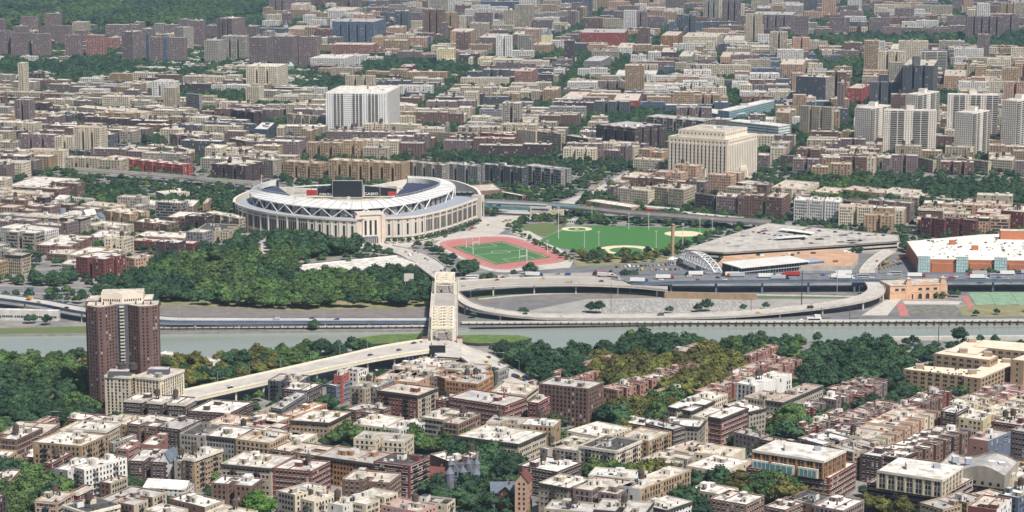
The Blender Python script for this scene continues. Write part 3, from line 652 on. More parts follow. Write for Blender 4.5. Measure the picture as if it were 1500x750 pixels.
# tennis courts
for i, (x0, x1, x2, x3) in enumerate([(1418, 1448, 1458, 1430), (1449, 1480, 1492, 1459), (1481, 1512, 1526, 1493)]):
    sheet('tennis_court', [(x0, 428), (x1, 428), (x2, 446), (x3, 447)], 'court_green', .2)
def ribbon(name, A, B, za, zb=None, thick=1.2, deck='road_deck', side='concrete', par=1.0, col=None, colmat='concrete', label=None, cat='road', kind=None, lanes=1, colw=1.3, occ=True, cap=True, sub=None, lights=0):
    """viaduct/road between two screen polylines A (far edge) and B (near edge) at heights z per point"""
    n_ = len(A); z = za if isinstance(za, (list, tuple)) else [za]*n_
    a = [P2(*A[i], z[i]) for i in range(n_)]; c = [P2(*B[i], z[i]) for i in range(n_)]
    # densify
    a2, c2, z2 = [], [], []
    for i in range(n_-1):
        for k in range(6):
            t = k/6; g = lambda q: (q[max(i-1, 0)], q[i], q[i+1], q[min(i+2, n_-1)])
            def cr_(q):
                p0, p1, p2, p3 = [np.array(v, float) for v in g(q)]
                return .5*((2*p1)+(-p0+p2)*t+(2*p0-5*p1+4*p2-p3)*t*t+(-p0+3*p1-3*p2+p3)*t**3)
            a2.append(tuple(cr_(a))); c2.append(tuple(cr_(c))); z2.append(float(cr_([(q,) for q in z])[0]))
    a2.append(a[-1]); c2.append(c[-1]); z2.append(z[-1]); n_ = len(a2)
    cx = sum(p[0] for p in a2)/n_; cy = sum(p[1] for p in a2)/n_; org = (cx, cy, 0)
    root = thing(name, org) if kind != 'structure' else None
    b = MB()
    for i in range(n_-1):
        p, q, r, s = a2[i], a2[i+1], c2[i+1], c2[i]; z0, z1 = z2[i], z2[i+1]
        b.face([(*p, z0), (*s, z0), (*r, z1), (*q, z1)], deck)
        b.face([(*p, z0-thick), (*q, z1-thick), (*r, z1-thick), (*s, z0-thick)], side)
        b.face([(*s, z0-thick), (*r, z1-thick), (*r, z1), (*s, z0)], side); b.face([(*p, z0), (*q, z1), (*q, z1-thick), (*p, z0-thick)], side)
    o = b.build('deck' if root else name, root, org if root else (0, 0, 0)); 
    if not root: o['kind'] = 'structure'
    if lanes:
        b = MB()
        for k in range(1, lanes+1):
            t = k/(lanes+1)
            for i in range(0, n_-1, 1):
                m0, m1 = lerp(a2[i], c2[i], t), lerp(a2[i+1], c2[i+1], t); L = math.dist(m0, m1)
                if L < .1: continue
                nn = max(1, int(L/9)) if k != (lanes+1)//2 else 1; u = ((m1[0]-m0[0])/L, (m1[1]-m0[1])/L); w = (-u[1]*.14, u[0]*.14)
                for j in range(nn):
                    f0 = j/nn; f1 = f0+(.5/nn if nn > 1 else 1); e0 = lerp(m0, m1, f0); e1 = lerp(m0, m1, f1); q0 = z2[i]+(z2[i+1]-z2[i])*f0+.02; q1 = z2[i]+(z2[i+1]-z2[i])*f1+.02
                    b.face([(e0[0]-w[0], e0[1]-w[1], q0), (e1[0]-w[0], e1[1]-w[1], q1), (e1[0]+w[0], e1[1]+w[1], q1), (e0[0]+w[0], e0[1]+w[1], q0)], 'paint_line')
        o2 = b.build('lane_marking', root, org if root else (0, 0, 0))
        if o2 and not root: o2['kind'] = 'structure'
    if par:
        for e in (a2, c2):
            b = MB()
            for i in range(n_-1):
                p, q = e[i], e[i+1]; L = math.dist(p, q)
                if L < .05: continue
                u = ((q[0]-p[0])/L, (q[1]-p[1])/L); n = (u[1]*.2, -u[0]*.2)
                for sgn in (1, -1):
                    pts = [(p[0]+n[0]*sgn, p[1]+n[1]*sgn, z2[i]-.05), (q[0]+n[0]*sgn, q[1]+n[1]*sgn, z2[i+1]-.05), (q[0]+n[0]*sgn, q[1]+n[1]*sgn, z2[i+1]+par), (p[0]+n[0]*sgn, p[1]+n[1]*sgn, z2[i]+par)]
                    b.face(pts if sgn > 0 else pts[::-1], side)
                b.face([(p[0]+n[0], p[1]+n[1], z2[i]+par), (q[0]+n[0], q[1]+n[1], z2[i+1]+par), (q[0]-n[0], q[1]-n[1], z2[i+1]+par), (p[0]-n[0], p[1]-n[1], z2[i]+par)], side)
            o3 = b.build('parapet', root, org if root else (0, 0, 0))
            if o3 and not root: o3['kind'] = 'structure'
    if col:
        acc = 0
        for i in range(n_-1):
            L = math.dist(lerp(a2[i], c2[i], .5), lerp(a2[i+1], c2[i+1], .5)); 
            while acc < L:
                t = acc/L; p = lerp(a2[i], a2[i+1], t); q = lerp(c2[i], c2[i+1], t); zz = z2[i]+(z2[i+1]-z2[i])*t-thick
                if zz > 1.5:
                    W = math.dist(p, q); u = ((q[0]-p[0])/W, (q[1]-p[1])/W)
                    for f in (.12, .88):
                        m = lerp(p, q, f); b = MB(); b.box(m, u, colw, colw, 0, zz-.5, colmat); b.build('column', root, org)
                    b = MB(); b.box(lerp(p, q, .5), u, W*.9, colw, zz-.9, zz+.02, colmat); b.build('cross_beam', root, org)
                acc += col
            acc -= L
    for i in range(n_-1):
        if occ: occupy([a2[i], a2[i+1], c2[i+1], c2[i]])
    if root and label: tag(root, label, cat)
    return root, a2, c2, z2
ROADS = {}
_, a, c, z = ribbon('viaduct', [(262, 574), (380, 548.5), (490, 524), (560, 508), (630, 497)], [(262, 589), (380, 562), (490, 538), (560, 524), (632, 513)], [12, 12, 12, 12, 12], thick=2.2, side='cream_paint', deck='pale_road', par=1.3, col=26, colmat='cream_paint', lanes=1,
    label='long cream elevated roadway on columns sloping down left from the arch-topped bridge', cat='viaduct'); ROADS['viaduct'] = (a, c, z)
_, a, c, z = ribbon('approach_road', [(641, 412), (622, 398), (604, 384), (580, 372), (548, 363)], [(668, 412), (657, 396), (640, 382), (612, 368), (575, 360)], [11.5, 8, 4.5, 1.6, .25], thick=1.0, deck='pale_road', side='limestone', par=1.0, col=30, lanes=4,
    label='wide pale approach road curving from the steel bridge up to the stadium', cat='road'); ROADS['approach'] = (a, c, z)
_, a, c, z = ribbon('ramp', [(668, 413), (720, 409.5), (787, 407), (860, 407), (930, 411), (978, 419)], [(668, 424), (720, 418), (787, 416), (860, 417), (930, 420), (978, 425)], [11, 10.5, 10, 9, 8, 7.5], thick=1.6, side='limestone', deck='road_deck', par=1.0, col=38, lanes=2,
    label='long pale concrete ramp leading right from the bridge above the rail tracks', cat='road'); ROADS['ramp'] = (a, c, z)
_, a, c, z = ribbon('curved_ramp', [(669, 425), (681, 436), (702, 447), (740, 455), (790, 460), (860, 461), (1000, 460), (1100, 455), (1200, 445), (1250, 436), (1268, 428), (1271, 421), (1266, 413)],
    [(668, 430), (673, 442), (695, 453), (738, 461.5), (790, 466), (860, 467), (1000, 466), (1100, 462), (1200, 452), (1262, 442), (1288, 434), (1297, 425), (1292, 413)], [10.5, 9, 7, 5, 3, 2, 2, 3.5, 6, 8, 9, 10, 11], thick=1.2, side='concrete', deck='pale_road', par=.9, col=40, lanes=1,
    label='sinuous ramp looping beside the river up to the elevated expressway', cat='road'); ROADS['loop'] = (a, c, z)
_, a, c, z = ribbon('expressway', [(900, 405), (980, 402.5), (1100, 402), (1300, 401), (1520, 400)], [(926, 416), (985, 413), (1100, 411), (1300, 410), (1520, 410)], [9, 11.5, 12, 12, 12], thick=2.4, side='blue_girder', deck='asphalt', par=.9, col=42, colmat='blue_girder', lanes=5, colw=1.8,
    label='dark blue steel elevated expressway crowded with trucks', cat='expressway'); ROADS['express'] = (a, c, z)
_, a, c, z = ribbon('expressway_west', [(668, 407), (740, 403.5), (820, 401), (900, 400)], [(668, 412), (740, 408), (820, 406.5), (912, 411)], [.5, 2, 5, 9], thick=.8, side='concrete', deck='road_deck', par=.8, lanes=3, kind='structure'); ROADS['exwest'] = (a, c, z)
_, a, c, z = ribbon('highway_left', [(-10, 419), (60, 421), (140, 424), (200, 436)], [(-10, 429), (60, 431), (140, 433), (200, 443)], .4, thick=.3, side='concrete', deck='asphalt', par=.8, lanes=3, kind='structure'); ROADS['hwleft'] = (a, c, z)
_, a, c, z = ribbon('river_drive', [(-10, 430), (60, 439), (125, 450.5), (230, 463), (310, 465.5), (640, 466)], [(-10, 436.5), (60, 446), (125, 458), (230, 469), (310, 471), (640, 471)], [9, 9, 9, 8, 7, 5], thick=1.8, side='blue_girder', deck='pale_road', par=.9, col=36, colmat='concrete', lanes=2,
    label='low river drive on blue girders along the far bank left of bridge', cat='road'); ROADS['drive'] = (a, c, z)
_, a, c, z = ribbon('slip_road', [(1258, 404), (1262, 392), (1277, 377), (1296, 365)], [(1285, 404), (1283, 392), (1294, 380), (1312, 368)], [12, 10, 5, .5], thick=1.2, side='limestone', deck='pale_road', par=.9, col=30, lanes=1,
    label='pale slip road curving up behind the elevated expressway', cat='road'); ROADS['slip'] = (a, c, z)
_, a, c, z = ribbon('riverfront_fork', [(668, 500), (690, 510), (720, 520), (745, 536), (775, 553), (800, 566)], [(646, 514), (672, 522), (690, 534), (715, 548), (752, 566), (775, 578)], [11, 7, 3, .6, .3, .3], thick=1.2, side='limestone', deck='pale_road', par=.7, lanes=2,
    label='pale road forking right from the near end of the bridge', cat='road'); ROADS['fork'] = (a, c, z)
_, a, c, z = ribbon('bridge_plaza', [(627, 494), (632, 500), (634, 512), (640, 522)], [(668, 493), (672, 499), (676, 512), (672, 524)], [11.8, 11.8, 11, 9], thick=1.5, side='limestone', deck='pale_road', par=0, lanes=0, kind='structure')
_, a, c, z = ribbon('rail_line', [(700, 437), (860, 428), (1300, 434)], [(700, 439), (860, 430), (1300, 436)], .3, thick=.25, side='rail_bed', deck='steel_pole', par=0, lanes=0, kind='structure')
# masonry retaining wall below the ramp
A, B_ = P2(974, 437), P2(1108, 440)
b = MB(); L = math.dist(A, B_); u = ((B_[0]-A[0])/L, (B_[1]-A[1])/L)
b.prism(ccw([A, B_, (B_[0]-u[1]*1.2, B_[1]+u[0]*1.2), (A[0]-u[1]*1.2, A[1]+u[0]*1.2)]), 0, 6, 'wallt', 'coping'); o = b.build('retaining_wall', None, (A[0], A[1], 0)); tag(o, 'tan stone retaining wall below the concrete ramp by the rail tracks', 'wall')
# riverside promenade on piles
for (x0, x1, y0, y1, lab) in ((230, 626, 478, 476, 'timber pile promenade along far bank left of the bridge'), (676, 1500, 471.5, 468, 'timber pile promenade along far bank right of the bridge')):
    p, q = P2(x0, y0, 2), P2(x1, y1, 2); L = math.dist(p, q); u = ((q[0]-p[0])/L, (q[1]-p[1])/L); n = (u[1], -u[0]); org = (p[0], p[1], 0)
    root = thing('promenade', org, lab, 'pier'); b = MB()
    P4 = [(p[0]-n[0]*3, p[1]-n[1]*3), (q[0]-n[0]*3, q[1]-n[1]*3), (q[0]+n[0]*5, q[1]+n[1]*5), (p[0]+n[0]*5, p[1]+n[1]*5)]
    b.prism(ccw(P4), 1.3, 2.0, 'sidewalk', 'sidewalk', True); b.build('deck', root, org)
    b = MB(); m0 = (p[0]+n[0]*4.4, p[1]+n[1]*4.4); m1 = (q[0]+n[0]*4.4, q[1]+n[1]*4.4); b.bar((*m0, 3.0), (*m1, 3.0), .1, 'steel_pole'); b.build('railing', root, org)
    k = int(L/6.4)
    for j in range(k+1):
        t = j/k; c = (p[0]+u[0]*L*t+n[0]*5.4, p[1]+u[1]*L*t+n[1]*5.4); b = MB(); b.box(c, u, .8, .8, -4, 2.4, 'tank_wood'); b.build('pile', root, org)

b = MB(); rr_ = random.Random(31)
for row in range(9):
    y0 = 440+row*2.6
    for k in range(90):
        x = 860+k*2.9+row*1.5
        if x > 1100-row*2 or (975 < x < 985): continue
        p = P2(x, y0); q = P2(x+1.2, y0+1.7); L_ = math.dist(p, q); u = ((q[0]-p[0])/L_, (q[1]-p[1])/L_); w = (-u[1]*.18, u[0]*.18)
        b.face([(p[0]-w[0], p[1]-w[1], .14), (q[0]-w[0], q[1]-w[1], .14), (q[0]+w[0], q[1]+w[1], .14), (p[0]+w[0], p[1]+w[1], .14)], 'asphalt' if rr_.random() < .6 else 'paint_line')
for k in range(9): x = 700+k*60; p = P2(x, 455-k*.2); q = P2(x+52, 444); lineq(p, q, .5, .13, 'asphalt') if False else None
o = b.build('bay_marking'); o['kind'] = 'stuff'
tag(o, 'painted bay lines across the paved slope beside the river', 'markings')
# ---------------------------------------------------------------- landmarks
def resample(pts, n):
    pts = [np.array(p, float) for p in pts]; d = [0]
    for a, c in zip(pts, pts[1:]): d.append(d[-1]+np.linalg.norm(c-a))
    out = []
    for k in range(n):
        t = d[-1]*k/(n-1); i = max(0, min(len(pts)-2, int(np.searchsorted(d, t)-1))); f = (t-d[i])/max(1e-9, d[i+1]-d[i]); out.append(tuple(pts[i]*(1-f)+pts[i+1]*f))
    return out
def crom(pts, k=5):
    out = []; n_ = len(pts)
    for i in range(n_-1):
        p0, p1, p2, p3 = [np.array(pts[j], float) for j in (max(i-1, 0), i, i+1, min(i+2, n_-1))]
        for s in range(k):
            t = s/k; out.append(tuple(.5*((2*p1)+(-p0+p2)*t+(2*p0-5*p1+4*p2-p3)*t*t+(-p0+3*p1-3*p2+p3)*t**3)))
    out.append(tuple(pts[-1])); return out
def text(body, loc, u, size, mat, parent, org, name='lettering', ext=.15, sx=1.0):
    cu = bpy.data.curves.new(name, 'FONT'); cu.body = body; cu.size = size; cu.extrude = ext; cu.offset = size*.02; cu.resolution_u = 2
    tmp = bpy.data.objects.new(name, cu); COL.objects.link(tmp); bpy.context.view_layer.update()
    me = bpy.data.meshes.new_from_object(tmp.evaluated_get(bpy.context.evaluated_depsgraph_get())); bpy.data.objects.remove(tmp)
    me.materials.clear(); me.materials.append(MATS[mat])
    o = bpy.data.objects.new(name, me); COL.objects.link(o); o.parent = parent
    o.location = (loc[0]-org[0], loc[1]-org[1], loc[2]-org[2]); o.rotation_euler = (math.pi/2, 0, math.atan2(u[1], u[0])); o.scale = (sx, 1, 1)
    return o
SORG = (*P2(540, 318), 0)
stad = thing('stadium', SORG, 'huge round limestone baseball stadium with white scalloped roof ring and big scoreboard', 'stadium')
ZW = 25.5
Lw = crom([P2(x, y, ZW) for x, y in [(345, 297), (352, 301), (365, 305.5), (380, 309), (400, 312.5), (440, 317), (480, 320), (523, 322)]])
Rw = crom([P2(x, y, ZW) for x, y in [(561, 319), (590, 318), (613, 315.5), (645, 308.5), (667, 302), (698, 291)]])
def wallrun(pts, z1, thick, mat, name):
    b = MB()
    for p, q in zip(pts, pts[1:]):
        L = math.dist(p, q)
        if L < .01: continue
        n = ((q[1]-p[1])/L, -(q[0]-p[0])/L); i0 = (p[0]-n[0]*thick, p[1]-n[1]*thick); i1 = (q[0]-n[0]*thick, q[1]-n[1]*thick)
        b.face([(*p, 0), (*q, 0), (*q, z1), (*p, z1)], mat); b.face([(*p, z1), (*q, z1), (*i1, z1), (*i0, z1)], mat); b.face([(*i1, 0), (*i0, 0), (*i0, z1), (*i1, z1)], mat)
    return b.build(name, stad, SORG)
wallrun(Lw, ZW, 3, 'limestone', 'outer_wall'); wallrun(Rw, ZW, 3, 'limestone', 'outer_wall')
def along(pts, t):
    acc = 0
    for p, q in zip(pts, pts[1:]):
        L = math.dist(p, q)
        if acc+L >= t: f = (t-acc)/L; u = ((q[0]-p[0])/L, (q[1]-p[1])/L); return (p[0]+u[0]*(t-acc), p[1]+u[1]*(t-acc)), u
        acc += L
    return pts[-1], u
def plen(pts): return sum(math.dist(a, c) for a, c in zip(pts, pts[1:]))
WM = MB()
def bay(pts, t0, w, n_, z0, z1, name='window_bay'):
    """n_ slots spread through width w starting at t0, with pilaster at start"""
    b = MB()
    for k in range(n_):
        t = t0+w*(k+.5)/n_; (c, u) = along(pts, t); nn = (u[1], -u[0]); cw = min(2.0, w/n_*.58)
        b.box((c[0]+nn[0]*.05, c[1]+nn[1]*.05), u, cw, .5, z0, z1, 'plain_dark')
        b.box((c[0]+nn[0]*.05, c[1]+nn[1]*.05), u, cw*.8, .5, ZW-4.4, ZW-2.6, 'glass_mid')
        b.box((c[0]+nn[0]*.05, c[1]+nn[1]*.05), u, cw*.9, .5, 1.0, 4.2, 'glass_mid')
    b.build(name, stad, SORG)
def pil(pts, t, w=1.6, d=1.2, z1=ZW+.8):
    (c, u) = along(pts, t); nn = (u[1], -u[0]); b = MB(); b.box((c[0]+nn[0]*d/2, c[1]+nn[1]*d/2), u, w, d, 0, z1, 'limestone'); b.build('pilaster', stad, SORG)
LL, LR = plen(Lw), plen(Rw)
# left run: ten bays then six single slots towards the entrance
t = 2.0; W = (LL*.70)/10
for k in range(10): pil(Lw, t); bay(Lw, t+1.6, W-2.4, 4, 7.5, ZW-6); t += W
W = (LL-t-1)/6
for k in range(6): pil(Lw, t, 1.0, .7); bay(Lw, t+1.5, W-2.2, 1, 7.5, ZW-6.5); t += W
t = .8; W = LR*.29/5
for k in range(5): pil(Rw, t, 1.0, .7); bay(Rw, t+1.5, W-2.2, 1, 7.5, ZW-6.5); t += W
W = (LR-t-1)/9
for k in range(9): pil(Rw, t); bay(Rw, t+1.6, W-2.4, 4, 7.5, ZW-6); t += W
b = MB()
for pts in (Lw, Rw):
    for p, q in zip(pts, pts[1:]):
        L = math.dist(p, q); u = ((q[0]-p[0])/L, (q[1]-p[1])/L); n = (u[1], -u[0]); c = ((p[0]+q[0])/2+n[0]*.6, (p[1]+q[1])/2+n[1]*.6)
        b.box(c, u, L, 1.3, ZW-1.4, ZW+.55, 'limestone'); b.box(c, u, L, .9, 5.2, 5.9, 'limestone'); b.box(c, u, L, .9, 0, .8, 'concrete')
b.build('cornice', stad, SORG)
# entrance pavilion with three tall slots
pl, pr = P2(523, 313, 31), P2(561, 311.5, 31); L = math.dist(pl, pr); u = ((pr[0]-pl[0])/L, (pr[1]-pl[1])/L); n = (u[1], -u[0])
f0 = (pl[0]+n[0]*1.5, pl[1]+n[1]*1.5); f1 = (pr[0]+n[0]*1.5, pr[1]+n[1]*1.5)
b = MB(); b.prism(ccw([f0, f1, (pr[0]-n[0]*16, pr[1]-n[1]*16), (pl[0]-n[0]*16, pl[1]-n[1]*16)]), 0, 31, 'entrance_stone', 'concrete'); 
m = lerp(f0, f1, .5); b.box((m[0]+n[0]*.5, m[1]+n[1]*.5), u, L*.62, 1.1, 6, 27, 'limestone'); b.box((m[0]+n[0]*.3, m[1]+n[1]*.3), u, L+.8, 1.4, 29.4, 31.6, 'limestone'); pav = b.build('entrance_pavilion', stad, SORG)
for k in (-1, 0, 1):
    b = MB(); b.box((m[0]+u[0]*k*5.2+n[0]*1.0, m[1]+u[1]*k*5.2+n[1]*1.0), u, 2.3, .4, 9, 24, 'plain_dark'); b.build('tall_window', stad, SORG)
b = MB(); b.box((m[0]+n[0]*1.0, m[1]+n[1]*1.0), u, 16, .6, .3, 5.6, 'glass_mid')
for k in range(9): b.box((m[0]+u[0]*(k-4)*2+n[0]*1.35, m[1]+u[1]*(k-4)*2+n[1]*1.35), u, .5, .3, .2, 5.6, 'limestone')
b.build('entrance_door', stad, SORG)
b = MB(); b.box((m[0]+n[0]*1.1, m[1]+n[1]*1.1), u, 14, .3, 6.3, 7.6, 'blue_girder'); b.build('sign_board', stad, SORG)
for f in (.0, 1.0):
    c = lerp(f0, f1, f); b = MB(); b.box((c[0]+n[0]*.4, c[1]+n[1]*.4), u, 4.2, 1.2, 0, 29.4, 'entrance_stone'); b.build('pilaster', stad, SORG)
# right end tower of the wall and back wall
ce, uu = along(Rw, LR); ne = (uu[1], -uu[0]); b = MB(); b.box((ce[0]+uu[0]*4, ce[1]+uu[1]*4), uu, 9, 11, 0, 29, 'limestone', 'concrete'); b.box((ce[0]+uu[0]*4+ne[0]*5.6, ce[1]+uu[1]*4+ne[1]*5.6), uu, 2.4, .4, 6, 22, 'plain_dark'); b.build('corner_tower', stad, SORG)
back = crom([P2(x, y, 22) for x, y in [(707, 288), (700, 277), (680, 268), (655, 263), (600, 262), (540, 272), (470, 276), (410, 274), (372, 277), (345, 288), (341, 296)]])
wallrun(back, 22, 3, 'limestone', 'outer_wall')
# roof ring (canopy) : outer edge low, inner edge high
outer = crom([P2(x, y, 34) for x, y in [(405, 263), (388, 266.5), (374, 272), (366, 279), (369, 287), (380, 291), (395, 294.5), (425, 299.5), (473, 304), (513, 305.5), (540, 304.5), (570, 302), (600, 297.5), (625, 292), (650, 284.5), (662, 279), (667, 274), (664, 269), (655, 264.5), (640, 260.5), (620, 258.5), (597, 257.5)]])
inner = crom([P2(x, y, 38) for x, y in [(404, 266), (391, 268.5), (382, 272), (379, 275), (383, 279), (393, 282), (405, 284), (433, 288), (475, 292.5), (510, 295), (535, 295), (562, 292), (585, 288.5), (608, 284), (632, 277), (642, 272.5), (645, 269.5), (643, 267), (636, 264.5), (625, 262.5), (610, 261.3), (597, 261)]])
NR = 150; O = resample(outer, NR); I = resample(inner, NR)
b = MB()
for k in range(NR-1):
    o0, o1, i0, i1 = O[k], O[k+1], I[k], I[k+1]
    b.face([(*o0, 34), (*o1, 34), (*i1, 38), (*i0, 38)], 'canopy_white')
    b.face([(*o0, 33.0), (*o1, 33.0), (*o1, 34), (*o0, 34)], 'canopy_white'); b.face([(*i0, 37), (*i1, 37), (*o1, 33.0), (*o0, 33.0)], 'metal_grey')
    b.face([(*i1, 33.8), (*i0, 33.8), (*i0, 38), (*i1, 38)], 'canopy_white')
b.build('roof_ring', stad, SORG)
for k in range(4, NR-4, 3):        # ribs on the canopy
    if k < 8 or k > 126: continue
    b = MB(); b.bar((*O[k], 34.05), (*I[k], 38.05), .35, 'metal_grey'); b.build('roof_rib', stad, SORG)
b = MB()
for k in range(2, NR-2): 
    b.bar((*I[k], 38), (*I[k], 40.3), .16, 'steel_pole')
    if k < NR-3: b.bar((*I[k], 40.2), (*I[k+1], 40.2), .13, 'steel_pole')
b.build('roof_railing', stad, SORG, kind='stuff')
# arched frieze hanging inside the far right end
b = MB()
for k in range(NR-34, NR-1):
    b.face([(*I[k], 31.5 if k % 3 else 33.4), (*I[k+1], 31.5 if (k+1) % 3 else 33.4), (*I[k+1], 34), (*I[k], 34)], 'canopy_white')
b.build('scalloped_frieze', stad, SORG)
# drum with zigzag truss under the ring
b = MB(); Oi = inset_run = []
for k in range(NR):
    a = O[max(0, k-1)]; c = O[min(NR-1, k+1)]; L = math.dist(a, c); n = ((c[1]-a[1])/L, -(c[0]-a[0])/L); cc = (O[k][0]-n[0]*3.0, O[k][1]-n[1]*3.0)
    # keep the drum on the inner side
    if math.dist(cc, I[k]) > math.dist(O[k], I[k]): cc = (O[k][0]+n[0]*3.0, O[k][1]+n[1]*3.0)
    Oi.append(cc)
for k in range(NR-1): b.face([(*Oi[k], 22), (*Oi[k+1], 22), (*Oi[k+1], 33.4), (*Oi[k], 33.4)], 'concrete_dark' if k % 3 else 'plain_dark')
b.build('upper_drum', stad, SORG)
ks = [k for k in range(14, 132)]; step = 3
for j, k in enumerate(range(14, 130, step)):
    if 96 <= k <= 104: continue
    z0, z1 = (24.2, 33.2) if j % 2 else (33.2, 24.2); b = MB(); b.bar((*O[k], z0), (*O[k+step], z1), .38, 'white_paint'); b.build('truss_brace', stad, SORG)
b = MB(); k = 66
# terrace roof from the outer wall up to the drum foot
def strip(A, za, B_, zb, mat, name, n_=60):
    a = resample(A, n_); c = resample(B_, n_); b = MB()
    for k in range(n_-1): b.face([(*a[k], za), (*a[k+1], za), (*c[k+1], zb), (*c[k], zb)], mat)
    b.build(name, stad, SORG)
kL = min(range(NR), key=lambda k: abs(proj(*Oi[k], 22)[0]-528)+ (0 if Oi[k][1] < P2(528, 300, 30)[1]+60 else 999))
strip([(p[0], p[1]) for p in Lw], ZW+.3, Oi[16:kL], 24.4, 'metal_grey', 'terrace_roof')
strip([Lw[-1], m, Rw[0]], ZW+.2, Oi[kL-1:kL+9], 24.4, 'metal_grey', 'terrace_roof', 12)
kR = min(range(70, NR), key=lambda k: abs(proj(*Oi[k], 22)[0]-664))
strip(Rw+[(ce[0]+uu[0]*6, ce[1]+uu[1]*6)], ZW+.3, Oi[kL+8:kR], 24.4, 'metal_grey', 'terrace_roof')
b = MB()
for px0 in (606, 622, 636):
    c = P2(px0+8, 296-(px0-606)*.17, 28); b.box(c, u, 11, 8, 24.3, 29.5, 'glass_blue', 'metal_grey')
b.build('glass_lounge', stad, SORG)
c = P2(529, 311, 28); b = MB(); b.box(c, u, 9, 4, 24, 33.5, 'metal_grey'); b.build('stair_tower', stad, SORG)
for px0 in (680, 689, 672): c = P2(px0, 284, 26); b = MB(); b.box(c, uu, 6, 5, 24.5, 28, 'plain_dark', 'metal_grey'); b.build('roof_unit', stad, SORG)
# bowl: seat tiers from the ring down to the playing field
b = MB(); cxf, cyf = np.mean([p[0] for p in I]), np.mean([p[1] for p in I])
for (f0_, z0_, f1_, z1_, mt) in ((.02, 33, .26, 21, 'seat_blue'), (.26, 19, .30, 17, 'concrete'), (.28, 17, .45, 10, 'seat_blue'), (.45, 8.5, .72, 1.2, 'seat_blue')):
    for k in range(NR-1):
        g = lambda p, f: (p[0]+(cxf-p[0])*f, p[1]+(cyf-p[1])*f)
        b.face([(*g(I[k], f0_), z0_), (*g(I[k+1], f0_), z0_), (*g(I[k+1], f1_), z1_), (*g(I[k], f1_), z1_)], mt)
b.build('seating_bowl', stad, SORG)
fld = [(p[0]+(cxf-p[0])*.1, p[1]+(cyf-p[1])*.1) for p in O[::6]]; b = MB(); b.face([(x, y, .4) for x, y in ccw(fld)], 'striped_turf'); b.build('playing_field', stad, SORG)
occupy(ccw(Lw+Rw+back))
# scoreboard and boards at the far side of the bowl
def board(x0, x1, yb, yt, zb, mat, name, thick=2.0):
    p, q = P2(x0, yb, zb), P2(x1, yb, zb); xx, yy = lerp(p, q, .5); zt = zb
    while proj(xx, yy, zt)[1] > yt: zt += .1
    L = math.dist(p, q); uu_ = ((q[0]-p[0])/L, (q[1]-p[1])/L); b = MB(); b.box((xx, yy), uu_, L, thick, zb, zt, mat); o = b.build(name, stad, SORG); return p, q, uu_, zt, o
p, q, ub, zt, sb_o = board(488, 530.5, 288, 265, 17, 'black_panel', 'scoreboard', 3)
b = MB(); b.box(((p[0]+q[0])/2, (p[1]+q[1])/2), ub, math.dist(p, q)+1.4, 2.4, 15, zt+.6, 'steel_pole'); b.build('scoreboard_frame', stad, SORG)
for x0, x1, yb, yt, mt, nm in ((531.5, 556.5, 287, 272.5, 'black_panel', 'advert_board'), (557, 581, 287, 273.5, 'black_panel', 'advert_board'), (465, 487, 286.5, 274.5, 'black_panel', 'advert_board'), (449, 464.5, 286.5, 278.5, 'red_paint', 'advert_board'), (429, 464.5, 279.5, 276, 'black_panel', 'advert_board'), (429, 448.5, 284, 281, 'metal_grey', 'advert_board')):
    board(x0, x1, yb, yt, 17, mt, nm, 1.6)
def sign(txt, x0, x1, yb, size_px, mat, dz=17.0, sx=None, lift=1.6):
    p_, q_ = P2(x0, yb, dz), P2(x1, yb, dz); s_ = pxm(p_[1]); L = math.dist(p_, q_); u_ = ((q_[0]-p_[0])/L, (q_[1]-p_[1])/L); nn = (u_[1], -u_[0])
    o = text(txt, (p_[0]+nn[0]*2.0, p_[1]+nn[1]*2.0, dz+lift), u_, size_px/s_/.72, mat, stad, SORG)
    w = max(o.dimensions[0], .1) if False else (max(v.co.x for v in o.data.vertices)-min(v.co.x for v in o.data.vertices)); o.scale = (L/w, 1, 1)
sign('CASIO', 533, 554, 287.2, 3.6, 'white_paint'); sign('DELTA', 468, 487, 287.2, 2.6, 'white_paint'); sign('MetLife', 557.5, 576, 278.2, 3.6, 'white_paint')
sign('Continental', 436, 463, 279.2, 2.2, 'white_paint'); sign('Budweiser', 570, 580.5, 282.2, 1.8, 'white_paint'); 
bp_, bq_, bu_, bz_, _ = board(568.5, 581, 287, 280.5, 17, 'red_paint', 'advert_board', 1.9)
c = P2(562.5, 283.3, 17.6); b = MB(); nn_ = (ub[1], -ub[0])
el = [(c[0]+ub[0]*4.6*math.cos(a*.4)+nn_[0]*2.2, c[1]+ub[1]*4.6*math.cos(a*.4)+nn_[1]*2.2, 19.0+2.0*math.sin(a*.4)) for a in range(16)]; b.face(el, 'white_paint'); b.build('advert_oval', stad, SORG)
b = MB()
for (x0, y0, x1, y1) in ((430, 273.5, 486, 270.5), (533, 271.3, 590, 276.5)): b.bar((*P2(x0, y0, 30), 30), (*P2(x1, y1, 30), 30), .5, 'white_paint'); b.bar((*P2(x0, y0, 30), 30.0), (*P2(x0, y0, 30), 17), .5, 'white_paint')
b.build('light_rig', stad, SORG)
strip([P2(x, y, 20) for x, y in [(405, 270), (440, 277), (488, 281), (530, 281), (582, 280), (600, 272)]], 14.5, [P2(x, y, 18) for x, y in [(412, 278), (440, 285), (488, 290), (530, 290), (582, 289), (607, 279)]], 13.5, 'wallc', 'bleacher_deck', 30)
